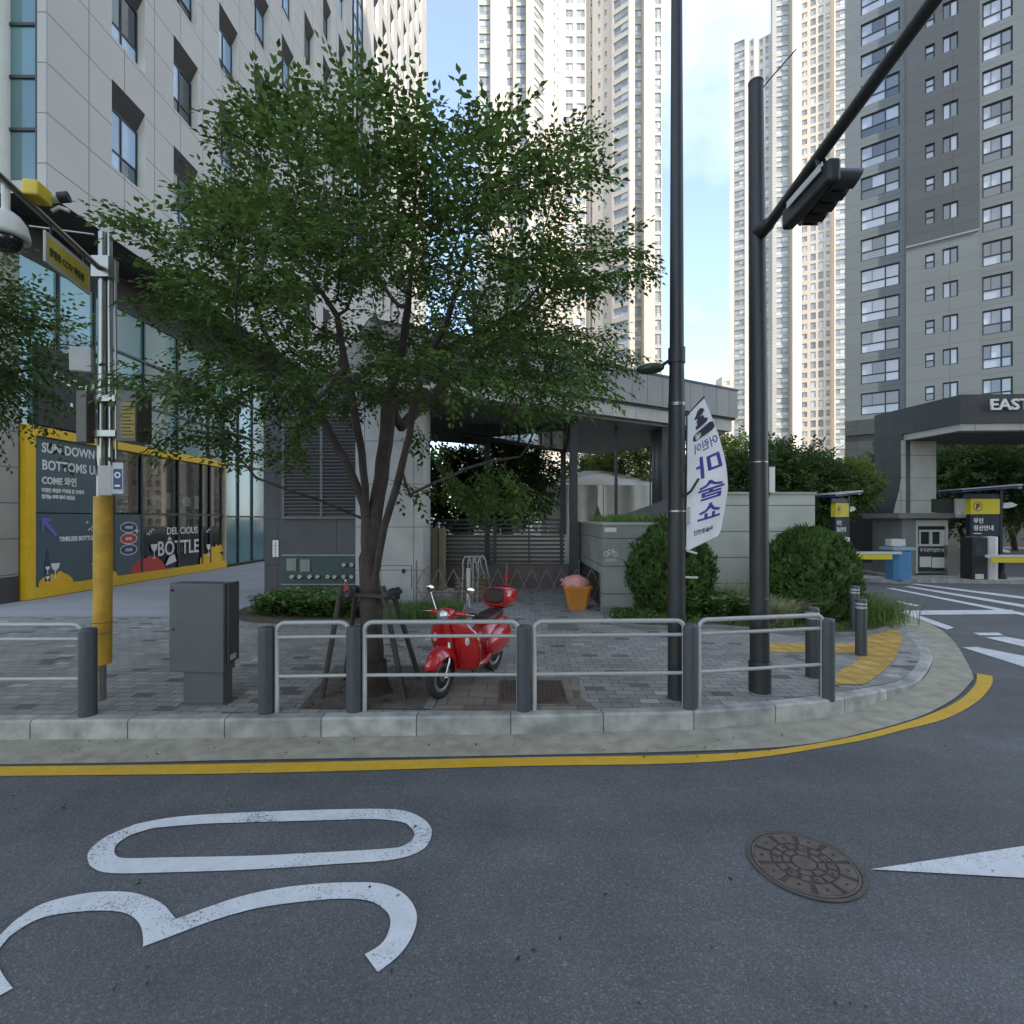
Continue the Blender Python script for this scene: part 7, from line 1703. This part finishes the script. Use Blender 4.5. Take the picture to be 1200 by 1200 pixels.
conifer('broad rounded clipped conifer in front of the pale garden wall, right of the signal mast', 947, 726, 100, 622, 9)

# ---- ornamental grass clumps, ground cover
def blades(name, label, cat, pts, n, hgt, sprd, mt, seed, w_=.006, group=None, kind=None, lean=.6):
    r_ = np.random.default_rng(seed); pts = np.array(pts); base = pts[r_.integers(0,len(pts),n)] + r_.normal(0,sprd,(n,3))*[1,1,0]
    a = r_.uniform(0,2*math.pi,n); h = hgt*r_.uniform(.55,1.1,n); o = h*lean*r_.uniform(.2,1.1,n); dx = np.cos(a)*o; dy = np.sin(a)*o; sx = -np.sin(a)*w_; sy = np.cos(a)*w_
    def lay(t, wf): return np.stack([base[:,0]+dx*t**1.8, base[:,1]+dy*t**1.8, base[:,2]+h*(t - .42*lean*t**2.6)], 1), np.stack([sx*wf, sy*wf, sx*0], 1)
    L_ = [lay(t, wf) for t, wf in ((0,1),(.4,1),(.75,.7),(1,.12))]; V = np.stack([q for p, s_ in L_ for q in (p-s_, p+s_)], 1)
    F = np.array([[0,1,3,2],[2,3,5,4],[4,5,7,6]]); FF = (np.arange(n)[:,None,None]*8 + F[None]).reshape(-1,4)
    c = pts.mean(0)
    if label and not kind:
        t = thing(name, label, cat, tuple(c), group=group); np_mesh('foliage', V.reshape(-1,3), FF, mt, t, off=t.location); return t
    o = np_mesh(name, V.reshape(-1,3), FF, mt); tag(o, label, cat, group, kind); return o
M_gr = mat('grass_green', (.095,.17,.035), .6, .3, 3, island=.4, trans=.25); M_grp = mat('pale_grass', (.32,.35,.2), .6, .2, 3, island=.35, trans=.3)
def scat(pts_px, z=.2, n=12):
    out = []; 
    for (x, y) in pts_px: p = GH(x, y); out.append((p.x, p.y, p.z+.04))
    return out
blades('ornamental_grass', 'pale arching grass clump beside the base of the signal mast', 'plant', scat([(912,736),(920,732),(904,733)]), 700, .98, .10, M_grp, 1, .008, lean=1.1)
blades('ornamental_grass', 'pale feathery grass clump against the wall between the two poles', 'plant', scat([(862,722),(872,720),(852,721)]), 520, 1.0, .12, M_grp, 2, .006, lean=.6)
blades('wild_grass', 'loose green grass tuft on the corner of the bed behind the bollards', 'plant', scat([(1018,728),(1032,728),(1008,722),(1025,720),(1040,731),(1012,733)]), 900, .75, .22, M_gr, 3, .006, lean=.7)
def rnd_in(x0, x1, y0, y1, z, n, seed, f=None):
    r_ = np.random.default_rng(seed); o = []
    while len(o) < n:
        x, y = r_.uniform(x0,x1), r_.uniform(y0,y1)
        if f is None or f(x,y): o.append((x,y,z(x) if callable(z) else z))
    return o
blades('lawn_grass', 'low green grass growing in the bed at the foot of the pale pier', 'grass', rnd_in(-2.75,-1.1,10.3,11.8,.24,200,4), 3200, .28, .06, M_gr, 4, .005, kind='stuff', lean=.5)
blades('planter_grass', 'bright green grass on top of the bicycle stencil wall', 'grass', rnd_in(2.35,3.95,11.9,15,2.1,120,5), 2200, .42, .08, mat('bright_grass', (.11,.19,.035), .6, .3, 3, island=.4, trans=.3), 5, .006, kind='stuff', lean=.5)
blades('bed_grass', 'short grass along the front of the right planting bed', 'grass', rnd_in(2.3,8.0,10.0,11.4,lambda x: hz(x)+.04,300,6,lambda x,y: y > 9.95 + max(0,x-6)*.28), 4200, .16, .07, M_gr, 6, .005, kind='stuff', lean=.7)
def ground_leaves(name, label, pts, n, sz, mt, seed, hgt=.25):
    r_ = np.random.default_rng(seed); pts = np.array(pts); c = pts[r_.integers(0,len(pts),n)] + r_.normal(0,.08,(n,3))*[1,1,0]; c[:,2] += r_.uniform(.0,hgt,n)
    a = r_.uniform(0,2*math.pi,n); d = np.stack([np.cos(a),np.sin(a),r_.uniform(-.1,.7,n)],1); d /= np.linalg.norm(d,axis=1)[:,None]; s_ = np.cross(d,[0,0,1.]); s_ /= np.linalg.norm(s_,axis=1)[:,None]; l_ = sz*r_.uniform(.6,1.2,n)[:,None]; u = np.cross(s_,d)
    Q = np.stack([c, c+d*l_*.45+s_*l_*.32+u*.01, c+d*l_, c+d*l_*.45-s_*l_*.32+u*.01],1).reshape(-1,3); o = np_mesh(name, Q, np.arange(len(Q)).reshape(-1,4), mt); tag(o, label, 'ground cover', kind='stuff')
M_hos = mat('ground_leaf', (.085,.16,.035), .5, .3, 2, island=.5, trans=.25)
ground_leaves('ground_cover', 'leafy ground cover in front of the dark granite block', rnd_in(-5.6,-3.1,10.6,12.3,.24,300,7,lambda x,y: y > 10.6 + .25*max(0,-x-4.6)*1.5), 6500, .15, M_hos, 7, .36)
ground_leaves('ground_cover', 'leafy ground cover between the egg-shaped conifer and the grass clump', rnd_in(3.6,5.0,10.4,12.4,.24,200,8), 3800, .12, M_hos, 8, .42)
ground_leaves('ground_cover', 'sparse low weeds at the foot of the stencil wall', rnd_in(2.1,3.4,10.5,11.3,.22,90,9), 1200, .09, M_gr, 9, .12)
ground_leaves('leaf_litter', 'fallen leaves and weeds scattered on the tree pit', rnd_in(-2.3,-1.0,5.75,7.2,.205,60,10), 130, .06, mat('litter', (.09,.07,.03), .8, .3, 5, island=.5), 10, .012)

gp = [tuple(G(x, 608+254*(1) + rng.uniform(2,24), .006)) for x in rng.uniform(-60,1000,60)]
ground_leaves('leaf_litter', 'bits of fallen leaf and grit lying in the gutter', gp, 60, .03, mat('litter', (.09,.07,.03), .8), 12, .004)
rp = [tuple(G(rng.uniform(-100,1250), rng.uniform(905,1190), .004)) for _ in range(40)]
ground_leaves('leaf_litter', 'tiny dark leaf scraps scattered over the asphalt', rp, 40, .03, mat('dark_litter', (.03,.025,.02), .8, .2, 5), 13, .003)
